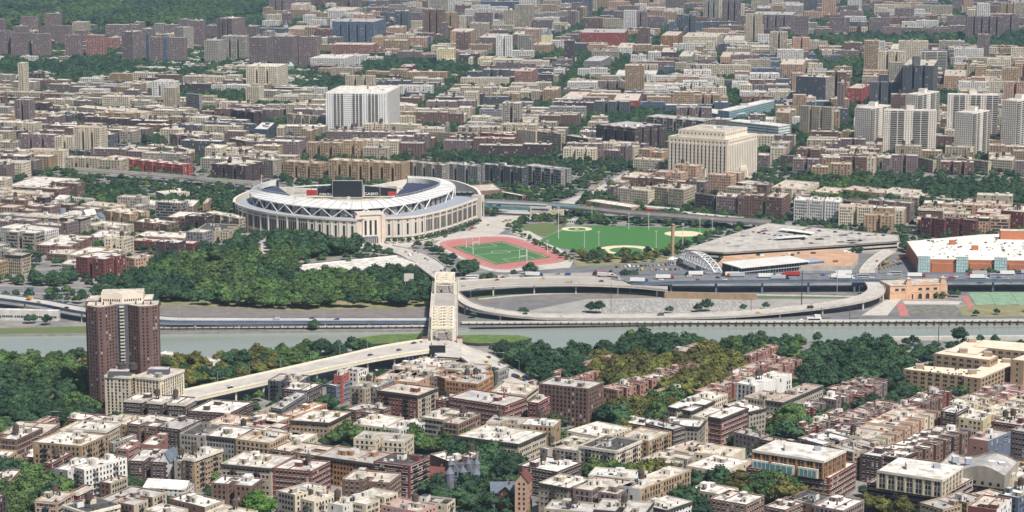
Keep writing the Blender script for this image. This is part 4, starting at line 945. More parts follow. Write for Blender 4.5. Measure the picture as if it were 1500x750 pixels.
# flags on poles
for x0, y0 in ((509, 300), (383, 268), (430, 300)):
    c = P2(x0, y0, 36); b = MB(); b.bar((*c, 34), (*c, 45), .2, 'white_paint'); b.face([(c[0], c[1], 42), (c[0]+3, c[1], 42), (c[0]+3, c[1], 44.6), (c[0], c[1], 44.6)], 'white_paint' if x0 != 383 else 'red_paint'); b.build('flagpole', stad, SORG)

# ---------------------------------------------------------------- steel truss bridge
A0 = P2(648, 500, 12); A1 = P2(652.5, 413, 12); L = math.dist(A0, A1); bu = ((A1[0]-A0[0])/L, (A1[1]-A0[1])/L); bn = (bu[1], -bu[0]); BO = (*A0, 0)
br = thing('truss_bridge', BO, 'cream painted steel truss swing bridge crossing the river below the stadium', 'bridge')
def BP(t, s, z): return (A0[0]+bu[0]*t+bn[0]*s, A0[1]+bu[1]*t+bn[1]*s, z)
b = MB(); HWd = 8.6
b.prism(ccw([BP(0, -HWd, 0)[:2], BP(0, HWd, 0)[:2], BP(L, HWd, 0)[:2], BP(L, -HWd, 0)[:2]]), 10.4, 12, 'cream_paint', 'road_deck', True); b.build('deck', br, BO)
for s in (-1, 1):
    b = MB(); b.prism(ccw([BP(-4, s*HWd, 0)[:2], BP(-4, s*(HWd+3), 0)[:2], BP(L+4, s*(HWd+3), 0)[:2], BP(L+4, s*HWd, 0)[:2]]), 11, 12.1, 'cream_paint', 'pale_road', True); b.build('walkway', br, BO)
    b = MB(); b.bar(BP(-4, s*(HWd+2.9), 13.2), BP(L+4, s*(HWd+2.9), 13.2), .14, 'cream_paint')
    for k in range(int(L/3)): b.bar(BP(k*3, s*(HWd+2.9), 12), BP(k*3, s*(HWd+2.9), 13.2), .09, 'cream_paint')
    b.build('railing', br, BO)
def ytoT(py, z): p = P2(650, py, z); return (p[0]-A0[0])*bu[0]+(p[1]-A0[1])*bu[1]
tA, tB = 2.0, ytoT(431, 12); tB0 = tB+2
tm = ytoT(449, 31)
SW = (tA, 2*tm-tA)       # swing span, mast at tm
def top(t):              # camelback
    h = 19-abs(t-tm)/(tm-tA)*10
    return 12+h
npan = 16; ts = [SW[0]+(SW[1]-SW[0])*k/npan for k in range(npan+1)]
def truss(ts, topf, nm='truss', flat=False):
    for s in (-1, 1):
        b = MB(); S = s*(HWd-.3); r = .42
        b.bar(BP(ts[0], S, 12.2), BP(ts[-1], S, 12.2), r, 'cream_paint')
        for k in range(len(ts)-1):
            z0 = 12.2 if (k == 0 and not flat) else topf(ts[k]); z1 = topf(ts[k+1])
            b.bar(BP(ts[k], S, z0 if k else topf(ts[0])), BP(ts[k+1], S, z1), r, 'cream_paint')
            b.bar(BP(ts[k], S, 12.2), BP(ts[k], S, topf(ts[k])), .26, 'cream_paint')
            if k % 2: b.bar(BP(ts[k], S, topf(ts[k])), BP(ts[k+1], S, 12.2), .24, 'cream_paint')
            else: b.bar(BP(ts[k], S, 12.2), BP(ts[k+1], S, topf(ts[k+1])), .24, 'cream_paint')
        b.bar(BP(ts[-1], S, 12.2), BP(ts[-1], S, topf(ts[-1])), .3, 'cream_paint'); b.build(nm, br, BO)
    b = MB(); S = HWd-.3
    for k in range(len(ts)):
        z = topf(ts[k]); b.bar(BP(ts[k], -S, z), BP(ts[k], S, z), .34, 'cream_paint'); b.bar(BP(ts[k], -S, z-1.9), BP(ts[k], S, z-1.9), .2, 'cream_paint')
        b.bar(BP(ts[k], -S, z-1.9), BP(ts[k], -S+2.6, z), .2, 'cream_paint'); b.bar(BP(ts[k], S, z-1.9), BP(ts[k], S-2.6, z), .2, 'cream_paint')
        for q in range(-3, 4): b.bar(BP(ts[k], q*2.2, z-1.9), BP(ts[k], q*2.2+1.1, z), .13, 'cream_paint')
        if k < len(ts)-1:
            z1 = topf(ts[k+1]); b.bar(BP(ts[k], -S, z), BP(ts[k+1], 0, z1), .2, 'cream_paint'); b.bar(BP(ts[k], S, z), BP(ts[k+1], 0, z1), .2, 'cream_paint'); b.bar(BP(ts[k], 0, z), BP(ts[k+1], S, z1), .2, 'cream_paint'); b.bar(BP(ts[k], 0, z), BP(ts[k+1], -S, z1), .2, 'cream_paint')
            b.bar(BP(ts[k], 0, z), BP(ts[k+1], 0, z1), .2, 'cream_paint')
    b.build('top_bracing', br, BO)
truss(ts, top)
tc, td = tB+3, L-2
truss([tc+(td-tc)*k/8 for k in range(9)], lambda t: 12+9+2.5*math.sin(math.pi*(t-tc)/(td-tc)), flat=True)
for t_ in (SW[0]-.6, tc-.4, SW[1]+.6):     # portal frames with curved soffit
    z = 12+10.2; b = MB()
    for s in (-1, 1): b.bar(BP(t_, s*(HWd-.2), 12), BP(t_, s*(HWd-.2), z), .62, 'cream_paint')
    b.bar(BP(t_, -HWd, z), BP(t_, HWd, z), .65, 'cream_paint')
    for k in range(8):
        a = math.pi*k/8; c = math.pi*(k+1)/8; b.bar(BP(t_, -HWd*.95*math.cos(a), z-3.2+2.6*math.sin(a)), BP(t_, -HWd*.95*math.cos(c), z-3.2+2.6*math.sin(c)), .42, 'cream_paint')
    b.build('portal', br, BO)
for t_, w, hh in ((tm, 11, 'concrete_dark'), (SW[1]+4, 5, 'concrete'), (tc+1, 6, 'concrete'), (SW[0]-4, 6, 'concrete')):
    b = MB(); b.prism(ccw([BP(t_-w/2, -HWd-3, 0)[:2], BP(t_-w/2, HWd+3, 0)[:2], BP(t_+w/2, HWd+3, 0)[:2], BP(t_+w/2, -HWd-3, 0)[:2]]), -4, 10.3, hh, 'limestone'); b.build('pier', br, BO)
for t_ in (-3,):      # stone shelters beside the walkway
    for s in (-1, 1):
        c = BP(t_, s*(HWd+5), 0)[:2]; b = MB(); b.box(c, bu, 4, 4, -3, 15.5, 'limestone'); b.box(c, bu, 4.6, 4.6, 15.5, 16.2, 'shingle_red'); b.build('gatehouse', br, BO)
occupy(ccw([BP(-5, -13, 0)[:2], BP(-5, 13, 0)[:2], BP(L+5, 13, 0)[:2], BP(L+5, -13, 0)[:2]]))

# ---------------------------------------------------------------- courthouse
hc = height_at(1067, 204, 267)
pc = from_roof((979, 201), (1067, 206), (1109, 196), hc)
root, out, org = MATS.update(wallz=MATS['court_stone']) or building(pc, hc, 'z', 'T', 1, '', 'courthouse', parts=False, lod=1, rec=False)
bpy.data.objects.remove([c for c in root.children if c.name.startswith('window')][0])
tag(root, 'massive square cream limestone courthouse with tall recessed window strips and stepped top', 'courthouse')
pc = ccw(pc)
for i in range(4):
    p, q = pc[i], pc[(i+1) % 4]
    if not facing(p, q): continue
    L_ = math.dist(p, q); u_ = ((q[0]-p[0])/L_, (q[1]-p[1])/L_); n_ = (u_[1], -u_[0]); nbays = round(L_/5.2)
    for k in range(nbays+1):
        t_ = 2.4+(L_-4.8)*k/nbays; c = (p[0]+u_[0]*t_+n_[0]*.5, p[1]+u_[1]*t_+n_[1]*.5); b = MB(); b.box(c, u_, 2.7, 1.0, 6.5, hc-5.5, 'court_stone'); b.build('pilaster', root, org)
        if k < nbays:
            t2_ = t_+(L_-4.8)/nbays/2; b = MB(); c2 = (p[0]+u_[0]*t2_+n_[0]*.06, p[1]+u_[1]*t2_+n_[1]*.06)
            fl_ = 9
            for z in range(fl_): zz = 8+(hc-15)*z/fl_; b.box(c2, u_, 1.9, .16, zz, zz+(hc-15)/fl_*.74, 'glass_dark'); b.box(c2, u_, 1.9, .3, zz+(hc-15)/fl_*.74, zz+(hc-15)/fl_, 'metal_grey')
            b.build('window_strip', root, org)
            b = MB(); b.box(c2, u_, 1.5, .2, hc-4.2, hc-2.4, 'glass_dark'); b.box(c2, u_, 1.5, .2, 2.2, 4.8, 'glass_dark'); b.build('small_window', root, org)
    for f, w in ((.5, 16),):
        c = (p[0]+u_[0]*L_*f+n_[0]*1.4, p[1]+u_[1]*L_*f+n_[1]*1.4); b = MB(); b.box(c, u_, w+6, 2.6, 12, 17, 'court_stone'); b.box((c[0]-n_[0]*1.0, c[1]-n_[1]*1.0), u_, w, .5, 1, 12, 'plain_dark')
        for j in range(6): b.box((c[0]+u_[0]*w*(j/5-.5), c[1]+u_[1]*w*(j/5-.5)), u_, 1.5, 2.4, 0, 12, 'court_stone')
        for s in (-1, 1): b.box((c[0]+u_[0]*(w/2+2)*s, c[1]+u_[1]*(w/2+2)*s), u_, 2.6, 2.6, 0, 17, 'court_stone')
        b.build('portico', root, org)
pi_ = inset(pc, 9)
b = MB(); b.prism(pi_, hc, hc+9, 'court_stone', 'roofT')
for i in range(4):
    p, q = pi_[i], pi_[(i+1) % 4]; L_ = math.dist(p, q); u_ = ((q[0]-p[0])/L_, (q[1]-p[1])/L_); n_ = (u_[1], -u_[0])
    for k in range(12): c = (p[0]+u_[0]*L_*(k+.5)/12+n_[0]*.05, p[1]+u_[1]*L_*(k+.5)/12+n_[1]*.05); b.box(c, u_, 1.2, .3, hc+4, hc+6.2, 'glass_dark')
b.build('attic_storey', root, org)
b = MB(); c = lerp(pi_[0], pi_[2], .45); u_ = ((pc[1][0]-pc[0][0])/math.dist(pc[0], pc[1]), (pc[1][1]-pc[0][1])/math.dist(pc[0], pc[1])); b.box(c, u_, 14, 9, hc+9, hc+12, 'court_stone', 'roofG'); b.box((c[0]+14, c[1]+6), u_, 8, 8, hc+9, hc+11, 'metal_grey'); b.build('roof_plant', root, org)

# ---------------------------------------------------------------- polo tower (cross-shaped brick tower block) and beige pair
def cross_tower():
    cx_, cy_ = P2(178, 596); h = height_at(178, 452, 598); org = (cx_, cy_, 0)
    root = thing('tower_block', org, 'tallest dark reddish-brown brick tower block with cream top, beside the river', 'tower block')
    a = math.radians(6); s = pxm(cy_)
    # four wings around a core, seen corner on: two near wings and two far
    W = 19
    half = 105/s/2
    for (sx, sy, nm) in ((-1, -1, 0), (1, -1, 1), (-1, 1, 2), (1, 1, 3)):
        wx = half-3; off = 3.0
        x0, x1 = (-half, -off) if sx < 0 else (off, half)
        y0, y1 = (-22, -2) if sy < 0 else (2, 22)
        if sy > 0: x0, x1 = (x0-1.5, x1) if sx < 0 else (x0, x1-5)
        cut = 5.0
        if sx < 0 and sy < 0: poly = [(x0+1, y0+7), (x0+9, y0), (x0+13, y0+.0), (x1, y0+9), (x1, y1), (x0+1, y1)]
        elif sx > 0 and sy < 0: poly = [(x0, y0+9), (x1-13, y0), (x1-5, y0+.0), (x1, y0+5), (x1, y1), (x0, y1)]
        else: poly = [(x0, y0), (x1, y0), (x1, y1), (x0, y1)]
        poly = [(cx_+math.cos(a)*x-math.sin(a)*y, cy_+20+math.sin(a)*x+math.cos(a)*y) for x, y in poly]
        b = MB(); b.prism(poly, 0, h+.9, 'wallnv', 'coping'); inn = inset(poly, .5); b.face([(x, y, h+.93) for x, y in inn], 'roofT'); o = b.build('wing', root, org)
        b = MB()
        for i in range(len(poly)):
            p, q = poly[i], poly[(i+1) % len(poly)]
            if facing(p, q): win_edge(b, p, q, 0, h, 30, 2.9, 1.2, 1.35, .07, prob=(.78, .16, .06), skip=.03)
        b.build('window', o, (0, 0, 0), kind='stuff').location = (0, 0, 0)
        for c in o.children: c.location = (-org[0], -org[1], 0)
        b = MB()
        for k in range(3): c = lerp(poly[0], poly[3], .3+.2*k); b.box((c[0]+k*.8, c[1]), (1, 0), .9, .9, h+.9, h+3, 'dark_trim')
        b.build('roof_vent', root, org)
    core = [(cx_+math.cos(a)*x-math.sin(a)*y, cy_+20+math.sin(a)*x+math.cos(a)*y) for x, y in ((-6, -14), (6, -14), (6, 14), (-6, 14))]
    b = MB(); b.prism(core, 0, h+1, 'walld', 'roofG'); b.build('core', root, org)
    b = MB()
    for k in range(30):
        z = h*k/30+1.3; c = lerp(core[0], core[1], .5); b.box((c[0], c[1]-1.2), (math.cos(a), math.sin(a)), 3.2, 2.2, z, z+1.0, 'concrete')
    b.build('balcony', root, org, kind='stuff')
    for dx, ty in ((0, 0),):
        top_ = [(cx_+math.cos(a)*x-math.sin(a)*y, cy_+20+math.sin(a)*x+math.cos(a)*y) for x, y in ((-15, -6), (0, -10), (14.5, -6), (14.5, 10), (-15, 10))]
        b = MB(); b.prism(top_, h+.95, h+7.6, 'court_stone', 'roofT'); o = b.build('penthouse', root, org)
        b = MB()
        for i in range(5):
            p, q = top_[i], top_[(i+1) % 5]
            if facing(p, q): win_edge(b, p, q, h+.9, 4, 1, 1.6, .9, 1.6, .08, prob=(.9, .1, 0))
        b.build('window', root, org, kind='stuff')
    occupy(ccw([(cx_-half, cy_-4), (cx_+half, cy_-4), (cx_+half, cy_+44), (cx_-half, cy_+44)]))
surf('wallnv', (.185, .112, .098), (.145, .09, .083), scale=.12, fine=1.5, rnd=.05)
cross_tower()
# ---------------------------------------------------------------- named odd buildings
def face_uv(p, q):
    L = math.dist(p, q); u = ((q[0]-p[0])/L, (q[1]-p[1])/L); return L, u, (u[1], -u[0])
# shopping block with glass bays right
pm = [P2(1328, 355, 14), P2(1346, 381, 14), P2(1570, 384.5, 14), P2(1560, 341, 14), P2(1435, 345, 14)]
pm = ccw(pm); org = (*pm[0], 0); c0 = (sum(x for x, _ in pm)/5, sum(y for _, y in pm)/5); org = (*c0, 0)
root = thing('shopping_hall', org, 'huge orange-brown retail hall with white roof and pale glass stair bays', 'retail hall'); occupy(pm)
b = MB(); b.prism(pm, 0, 15, 'orange_clad', 'coping'); b.build('wall', root, org); b = MB(); b.face([(x, y, 15.05) for x, y in inset(pm, .7)], 'roof_clean'); b.build('roof', root, org)
f0, f1 = P2(1346, 381, 14), P2(1570, 384.5, 14); L_, u_, n_ = face_uv(f0, f1)
if n_[1] > 0: n_ = (-n_[0], -n_[1])
for x0, x1 in ((1345, 1362), (1400, 1417), (1455, 1473)):
    t0, t1 = [(lambda p: (p[0]-f0[0])*u_[0]+(p[1]-f0[1])*u_[1])(P2(x, 381, 14)) for x in (x0, x1)]
    c = (f0[0]+u_[0]*(t0+t1)/2+n_[0]*1.2, f0[1]+u_[1]*(t0+t1)/2+n_[1]*1.2); b = MB(); b.box(c, u_, t1-t0, 3.4, 0, 18, 'glass_pale', 'roofW'); g = b.build('glass_bay', root, org)
    b = MB()
    for k in range(6): b.box((c[0]+u_[0]*(t1-t0)*(k/5-.5)+n_[0]*1.75, c[1]+u_[1]*(t1-t0)*(k/5-.5)+n_[1]*1.75), u_, .25, .2, 0, 18, 'mullion')
    for k in range(7): b.box((c[0]+n_[0]*1.75, c[1]+n_[1]*1.75), u_, t1-t0, .22, k*3-.12, k*3+.12, 'mullion')
    b.build('mullion_grid', g, (0, 0, 0)).location = (-org[0], -org[1], 0)
for x0, x1 in ((1363, 1399), (1418, 1454), (1474, 1510)):
    t0, t1 = [(lambda p: (p[0]-f0[0])*u_[0]+(p[1]-f0[1])*u_[1])(P2(x, 381, 14)) for x in (x0+2, x1-2)]
    c = (f0[0]+u_[0]*(t0+t1)/2+n_[0]*.3, f0[1]+u_[1]*(t0+t1)/2+n_[1]*.3); b = MB(); b.box(c, u_, t1-t0, .8, 0, 11.5, 'orange_clad', 'coping'); b.build('wall_panel', root, org)
for x, y in ((1428, 366), (1484, 350), (1395, 358)): c = P2(x, y, 15); b = MB(); b.box(c, u_, 6 if x != 1484 else 26, 6 if x != 1484 else 10, 15, 19 if x != 1484 else 24, 'orange_clad', 'roofW' if x == 1484 else 'orange_clad'); b.build('roof_block', root, org)
b = MB(); rr_ = random.Random(4)
for k in range(60):
    c = P2(rr_.uniform(1360, 1500), rr_.uniform(352, 378), 15)
    if inside(pm, np.array([c[0]]), np.array([c[1]]))[0]: b.box(c, u_, rr_.uniform(1, 3), rr_.uniform(1, 2), 15, 16.2, rr_.choice(['steel_pole', 'dark_trim', 'roofG']))
b.build('roof_vent', root, org, kind='stuff')
# multi-storey car park
pk = ccw(pp([(1002, 366), (1062, 347), (1126, 327.5), (1316, 345), (1317, 353), (1245, 358), (1150, 364), (1060, 370)], 9)); c0 = (sum(x for x, _ in pk)/8, sum(y for _, y in pk)/8); org = (*c0, 0)
root = thing('parking_garage', org, 'sprawling low parking garage with bare pale concrete top deck', 'car park'); occupy(pk)
for z in (0, 3.6, 7.4):
    b = MB(); b.prism(inset(pk, .2*z/3.6), z+.1, z+1.5, 'concrete', 'concrete', True); b.build('deck', root, org)
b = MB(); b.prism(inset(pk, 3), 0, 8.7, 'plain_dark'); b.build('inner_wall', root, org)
b = MB(); b.face([(x, y, 8.96) for x, y in inset(pk, .8)], 'pale_road'); b.build('roof_surface', root, org)
b = MB()
for i in range(len(pk)): p, q = pk[i], pk[(i+1) % len(pk)]; b.bar((*p, 9.3), (*q, 9.3), .35, 'coping')
b.build('parapet', root, org)
b = MB(); rr_ = random.Random(5)
for k in range(34):
    y = 334+k*1.05
    for x0 in range(1000, 1300, 9):
        p = P2(x0, y, 9); q = P2(x0+4.5, y-.5, 9)
        if inside(inset(pk, 3), np.array([p[0], q[0]]), np.array([p[1], q[1]])).all() and rr_.random() < .85:
            Lq, uq, nq = face_uv(p, q); b.face([(p[0], p[1], 9.0), (p[0]+uq[0]*.3, p[1]+uq[1]*.3, 9.0), (p[0]+uq[0]*.3-nq[0]*5, p[1]+uq[1]*.3-nq[1]*5, 9.0), (p[0]-nq[0]*5, p[1]-nq[1]*5, 9.0)], 'asphalt' if rr_.random() < .6 else 'paint_line')
for k in range(120):
    c = P2(rr_.uniform(1030, 1290), rr_.uniform(332, 364), 9)
    if inside(inset(pk, 4), np.array([c[0]]), np.array([c[1]]))[0]: w_ = rr_.uniform(1, 5); b.face([(c[0]-w_, c[1]-w_, 8.985), (c[0]+w_*1.5, c[1]-w_*.6, 8.985), (c[0]+w_, c[1]+w_*2, 8.985), (c[0]-w_*1.2, c[1]+w_, 8.985)], rr_.choice(['road_deck', 'concrete', 'road_deck']))
b.build('bay_marking', root, org, kind='stuff')
for (x0, y0, x1, y1) in ((1143, 336, 1190, 342), (1136, 349, 1182, 346)):
    p, q = P2(x0, y0, 11), P2(x1, y1, 11); L_, u_, n_ = face_uv(p, q); b = MB(); b.box(lerp(p, q, .5), u_, L_, 9, 11.2, 11.8, 'white_paint'); 
    for f in (.1, .5, .9): b.box(lerp(p, q, f), u_, .5, .5, 9, 11.2, 'steel_pole')
    b.box(lerp(p, q, .6), u_, L_*.6, 6, 9, 11, 'plain_dark'); b.build('ramp_canopy', root, org)
# terracotta-gravel low building and station
pt = ccw(pp([(1062, 374), (1090, 368), (1130, 366.5), (1240, 366), (1258, 373), (1256, 380), (1246, 390), (1150, 388), (1050, 388)], 5)); org = (*pt[0], 0)
root = thing('low_depot', org, 'broad low depot with a rusty tan gravel roof above the station', 'depot'); occupy(pt); b = MB(); b.prism(pt, 0, 5, 'concrete', 'terracotta_gravel'); b.build('wall', root, org)
b = MB(); rr_ = random.Random(8)
for k in range(26):
    c = P2(rr_.uniform(1065, 1245), rr_.uniform(369, 386), 5)
    if inside(pt, np.array([c[0]]), np.array([c[1]]))[0]: b.box(c, (1, 0), rr_.uniform(1.5, 5), rr_.uniform(1.5, 4), 5, 6.5, rr_.choice(['white_paint', 'rust', 'concrete', 'dark_trim']))
b.build('roof_vent', root, org, kind='stuff')
p, q = P2(1083, 393, 8), P2(1184, 383, 8); L_, u_, n_ = face_uv(p, q); org = (*p, 0)
root = thing('railway_station', org, 'long low railway station with white canopy roof beside the expressway', 'station')
PW = lambda w0, w1: ccw([(p[0]-n_[0]*w0, p[1]-n_[1]*w0), (q[0]-n_[0]*w0, q[1]-n_[1]*w0), (q[0]-n_[0]*w1, q[1]-n_[1]*w1), (p[0]-n_[0]*w1, p[1]-n_[1]*w1)])
occupy(PW(-3, 32))
b = MB(); b.prism(PW(-2, 32), 8, 8.8, 'white_paint', 'canopy_white', True); b.build('canopy', root, org)
b = MB(); b.prism(PW(1.5, 29), 0, 8, 'glass_dark'); b.build('wall', root, org)
b = MB()
for k in range(int(L_/3)): b.box((p[0]+u_[0]*k*3-n_[0]*1.3, p[1]+u_[1]*k*3-n_[1]*1.3), u_, .4, .4, 0, 8, 'steel_pole')
b.box(lerp(p, q, .5), u_, L_, .3, 3.6, 4.4, 'metal_grey'); b.build('mullion', root, org)
b = MB(); e = (q[0]+u_[0]*9, q[1]+u_[1]*9); b.box((e[0]-n_[0]*10, e[1]-n_[1]*10), u_, 18, 20, 0, 7, 'glass_blue', 'metal_grey'); b.box((e[0]-n_[0]*10, e[1]-n_[1]*10), u_, 18.4, 20.4, 3, 3.8, 'white_paint'); b.build('stair_hall', root, org)
# arched footbridge
A_, B_ = P2(996, 374, 8), P2(1052, 397, 8); L_, u_, n_ = face_uv(A_, B_); org = (*A_, 0)
root = thing('footbridge', org, 'white arched steel footbridge beside the pale tall chimney', 'footbridge')
FP = lambda t, s, z: (A_[0]+u_[0]*L_*t+n_[0]*s, A_[1]+u_[1]*L_*t+n_[1]*s, z)
b = MB(); b.box(lerp(A_, B_, .5), u_, L_, 7, 6.5, 7.3, 'metal_grey'); b.build('deck', root, org)
for s in (-3.8, 3.8):
    b = MB(); N_ = 14
    az = lambda t: 7+10.5*math.sin(math.pi*t)**.8 if 0 < t < 1 else 7
    for k in range(N_):
        t0, t1 = k/N_, (k+1)/N_; b.bar(FP(t0, s, az(t0)), FP(t1, s, az(t1)), .5, 'white_paint')
        if k: b.bar(FP(t0, s, 7), FP(t0, s, az(t0)), .25, 'white_paint'); b.bar(FP(t0, s, 7), FP(t1, s, az(t1)), .22, 'white_paint')
    b.bar(FP(0, s, 7), FP(1, s, 7), .4, 'white_paint'); b.build('arch', root, org)
b = MB()
for k in range(1, 14): b.bar(FP(k/14, -3.8, az(k/14)), FP(k/14, 3.8, az(k/14)), .22, 'white_paint'); b.bar(FP(k/14, -3.8, az(k/14)), FP(min(1, (k+1)/14), 3.8, az(min(.999, (k+1)/14))), .15, 'white_paint')
b.build('top_bracing', root, org)
for t_ in (.02, .5, .98): b = MB(); b.box(FP(t_, 0, 0)[:2], u_, 1.5, 5, 0, 6.5, 'concrete'); b.build('column', root, org)
# bat-shaped chimney
c = P2(985, 380); hb = height_at(985, 328, 380); b = MB(); b.cyl(c, 1.25, 0, hb*.4, 'wallt', 12, 1.45); b.cyl(c, 1.45, hb*.4, hb*.8, 'wallt', 12, 1.75); b.cyl(c, 1.75, hb*.8, hb*.93, 'wallt', 12, 1.55); 
root = thing('chimney_bat', (*c, 0), 'tall slender tan chimney shaped like a baseball bat beside the ballfield', 'chimney'); b.build('shaft', root, (*c, 0)); b = MB(); b.cyl(c, 1.1, hb*.93, hb*.965, 'wallt', 12); b.cyl(c, 1.9, hb*.965, hb, 'wallt', 12); b.build('knob', root, (*c, 0))
# peach powerhouse with arches
hp = 13.0; pb = [P2(1304, 417, hp), P2(1306, 417.5, hp), P2(1388, 414.5, hp), P2(1386, 411, hp)]
f0, f1 = P2(1304, 418.5, hp), P2(1388, 415.5, hp); L_, u_, n_ = face_uv(f0, f1); n_ = n_ if n_[1] < 0 else (-n_[0], -n_[1]); u_ = (-n_[1], n_[0])
pf = [f0, f1, (f1[0]-n_[0]*26, f1[1]-n_[1]*26), (f0[0]-n_[0]*26, f0[1]-n_[1]*26)]; pf = ccw(pf); org = (*f0, 0); occupy(pf)
root = thing('power_house', org, 'peach two-storey power house with round arches and small roof turrets', 'power house')
surf('peach_stone', (.70, .43, .28), (.60, .36, .23), rnd=0)
b = MB(); b.prism(pf, 0, hp, 'peach_stone', 'coping'); b.build('wall', root, org); b = MB(); b.face([(x, y, hp+.05) for x, y in inset(pf, 1)], 'roofT'); b.build('roof', root, org)
def fpt(t, z, o=0): return (f0[0]+u_[0]*L_*t+n_[0]*o, f0[1]+u_[1]*L_*t+n_[1]*o, z)
for t_ in (.37, .525, .655, .79, .945):
    b = MB(); r_ = 2.0; c = fpt(t_, 0)
    pts = [(-r_, 0), (r_, 0), (r_, 3.2)]+[(r_*math.cos(math.pi*k/8), 3.2+r_*math.sin(math.pi*k/8)) for k in range(1, 9)]
    b.face([(c[0]+u_[0]*x+n_[0]*.06, c[1]+u_[1]*x+n_[1]*.06, y+.2) for x, y in pts], 'plain_dark'); 
    ring = [(-r_, .2)]+[(r_*math.cos(math.pi*(1-k/8)), 3.4+r_*math.sin(math.pi*k/8)) for k in range(9)]+[(r_, .2)]
    for (xa, ya), (xb, yb) in zip(ring, ring[1:]): b.bar((c[0]+u_[0]*xa+n_[0]*.3, c[1]+u_[1]*xa+n_[1]*.3, ya), (c[0]+u_[0]*xb+n_[0]*.3, c[1]+u_[1]*xb+n_[1]*.3, yb), .25, 'peach_stone')
    b.build('arch_opening', root, org)
for t_, w in ((.12, 3.2), (.23, 3.2), (.37, 1.0), (.525, 3.2), (.655, 3.2), (.79, 3.2), (.945, 1.0)):
    b = MB(); b.box(fpt(t_, 0, .05)[:2], u_, w, .2, 8, 10, 'plain_dark'); b.box(fpt(t_, 0, .12)[:2], u_, w+.6, .3, 7.6, 8, 'coping'); b.build('window', root, org)
for t_ in (.33, .93):
    b = MB(); c = fpt(t_, 0, -2.5)[:2]; b.box(c, u_, 5.4, 5.6, 0, hp+2.4, 'peach_stone', 'coping'); b.box(c, u_, 3.6, 3.6, hp+2.4, hp+5, 'peach_stone'); b.box(c, u_, 4.8, 4.8, hp+5, hp+5.6, 'coping'); b.cyl(c, 2.0, hp+5.6, hp+7, 'coping', 8, .3); b.build('turret', root, org)
b = MB(); b.prism(ccw([fpt(.42, 0, .1)[:2], fpt(.86, 0, .1)[:2], fpt(.86, 0, -1)[:2], fpt(.42, 0, -1)[:2]]), hp, hp+1.2, 'peach_stone', 'coping'); b.face([fpt(.5, hp+1.2, .12), fpt(.78, hp+1.2, .12), fpt(.64, hp+3, .12)], 'peach_stone'); b.face([fpt(.78, hp+1.2, -.6), fpt(.5, hp+1.2, -.6), fpt(.64, hp+3, -.6)], 'peach_stone'); b.face([fpt(.5, hp+1.2, .12), fpt(.64, hp+3, .12), fpt(.64, hp+3, -.6), fpt(.5, hp+1.2, -.6)], 'coping'); b.face([fpt(.64, hp+3, .12), fpt(.78, hp+1.2, .12), fpt(.78, hp+1.2, -.6), fpt(.64, hp+3, -.6)], 'coping'); b.build('gable', root, org)
b = MB(); b.box(fpt(.5, 0, .2)[:2], u_, L_, .5, hp-.5, hp+.3, 'coping'); b.box(fpt(.5, 0, .12)[:2], u_, L_, .3, 6.3, 6.7, 'coping'); b.build('cornice', root, org)
# subway line on stilts with station
def viaduct_line(name, A, Bz, z, mat, label, cat='railway', col=22, thick=1.6, par=1.2, deck='rail_bed', cm='teal_steel'):
    return ribbon(name, A, Bz, z, thick=thick, deck=deck, side=mat, par=par, col=col, colmat=cm, lanes=0, label=label, cat=cat)
viaduct_line('elevated_railway', [(700, 292), (780, 296), (845, 301), (900, 307), (960, 312), (1060, 319), (1130, 323)], [(700, 297), (780, 301), (845, 306), (900, 312), (960, 317), (1060, 324), (1125, 328)], 8, 'concrete_dark', 'dark elevated railway line behind the ballfield')
viaduct_line('elevated_railway', [(110, 246), (250, 256), (300, 261), (370, 266)], [(110, 249), (250, 259), (300, 264), (370, 269)], 8, 'concrete', 'pale elevated railway running above trees left of the stadium')
p, q = P2(712, 297, 13), P2(846, 303, 13); L_, u_, n_ = face_uv(p, q); org = (*p, 0); root = thing('subway_station', org, 'elevated subway station with long teal canopy right of the stadium', 'station')
def UB(t0, t1, s0, s1, z0, z1, m, nm, top=None):
    b = MB(); P_ = [(p[0]+u_[0]*L_*t-n_[0]*s, p[1]+u_[1]*L_*t-n_[1]*s) for t, s in ((t0, s0), (t1, s0), (t1, s1), (t0, s1))]; b.prism(ccw(P_), z0, z1, m, top, True); return b.build(nm, root, org)
UB(0, .66, -1, 9, 12.6, 13.3, 'teal_steel', 'canopy', 'metal_grey'); UB(.72, 1, -1, 9, 12.6, 13.3, 'teal_steel', 'canopy', 'teal_steel'); UB(0, .66, -2, -1.2, 6.2, 10.2, 'teal_steel', 'side_screen'); UB(0, .5, -2.6, -2.1, 5.6, 6.6, 'white_paint', 'edge_beam'); UB(.5, .72, -6, 8, 6, 11.6, 'concrete', 'station_house', 'roofG'); UB(.72, .86, -6, -2, 4, 9, 'wally', 'station_house', 'roofG')
UB(.52, .70, -6.3, -6, 8.6, 9.8, 'plain_dark', 'window'); UB(.50, .54, -7, -4, 0, 6, 'concrete', 'pier'); UB(.68, .72, -7, -4, 0, 6, 'concrete', 'pier')
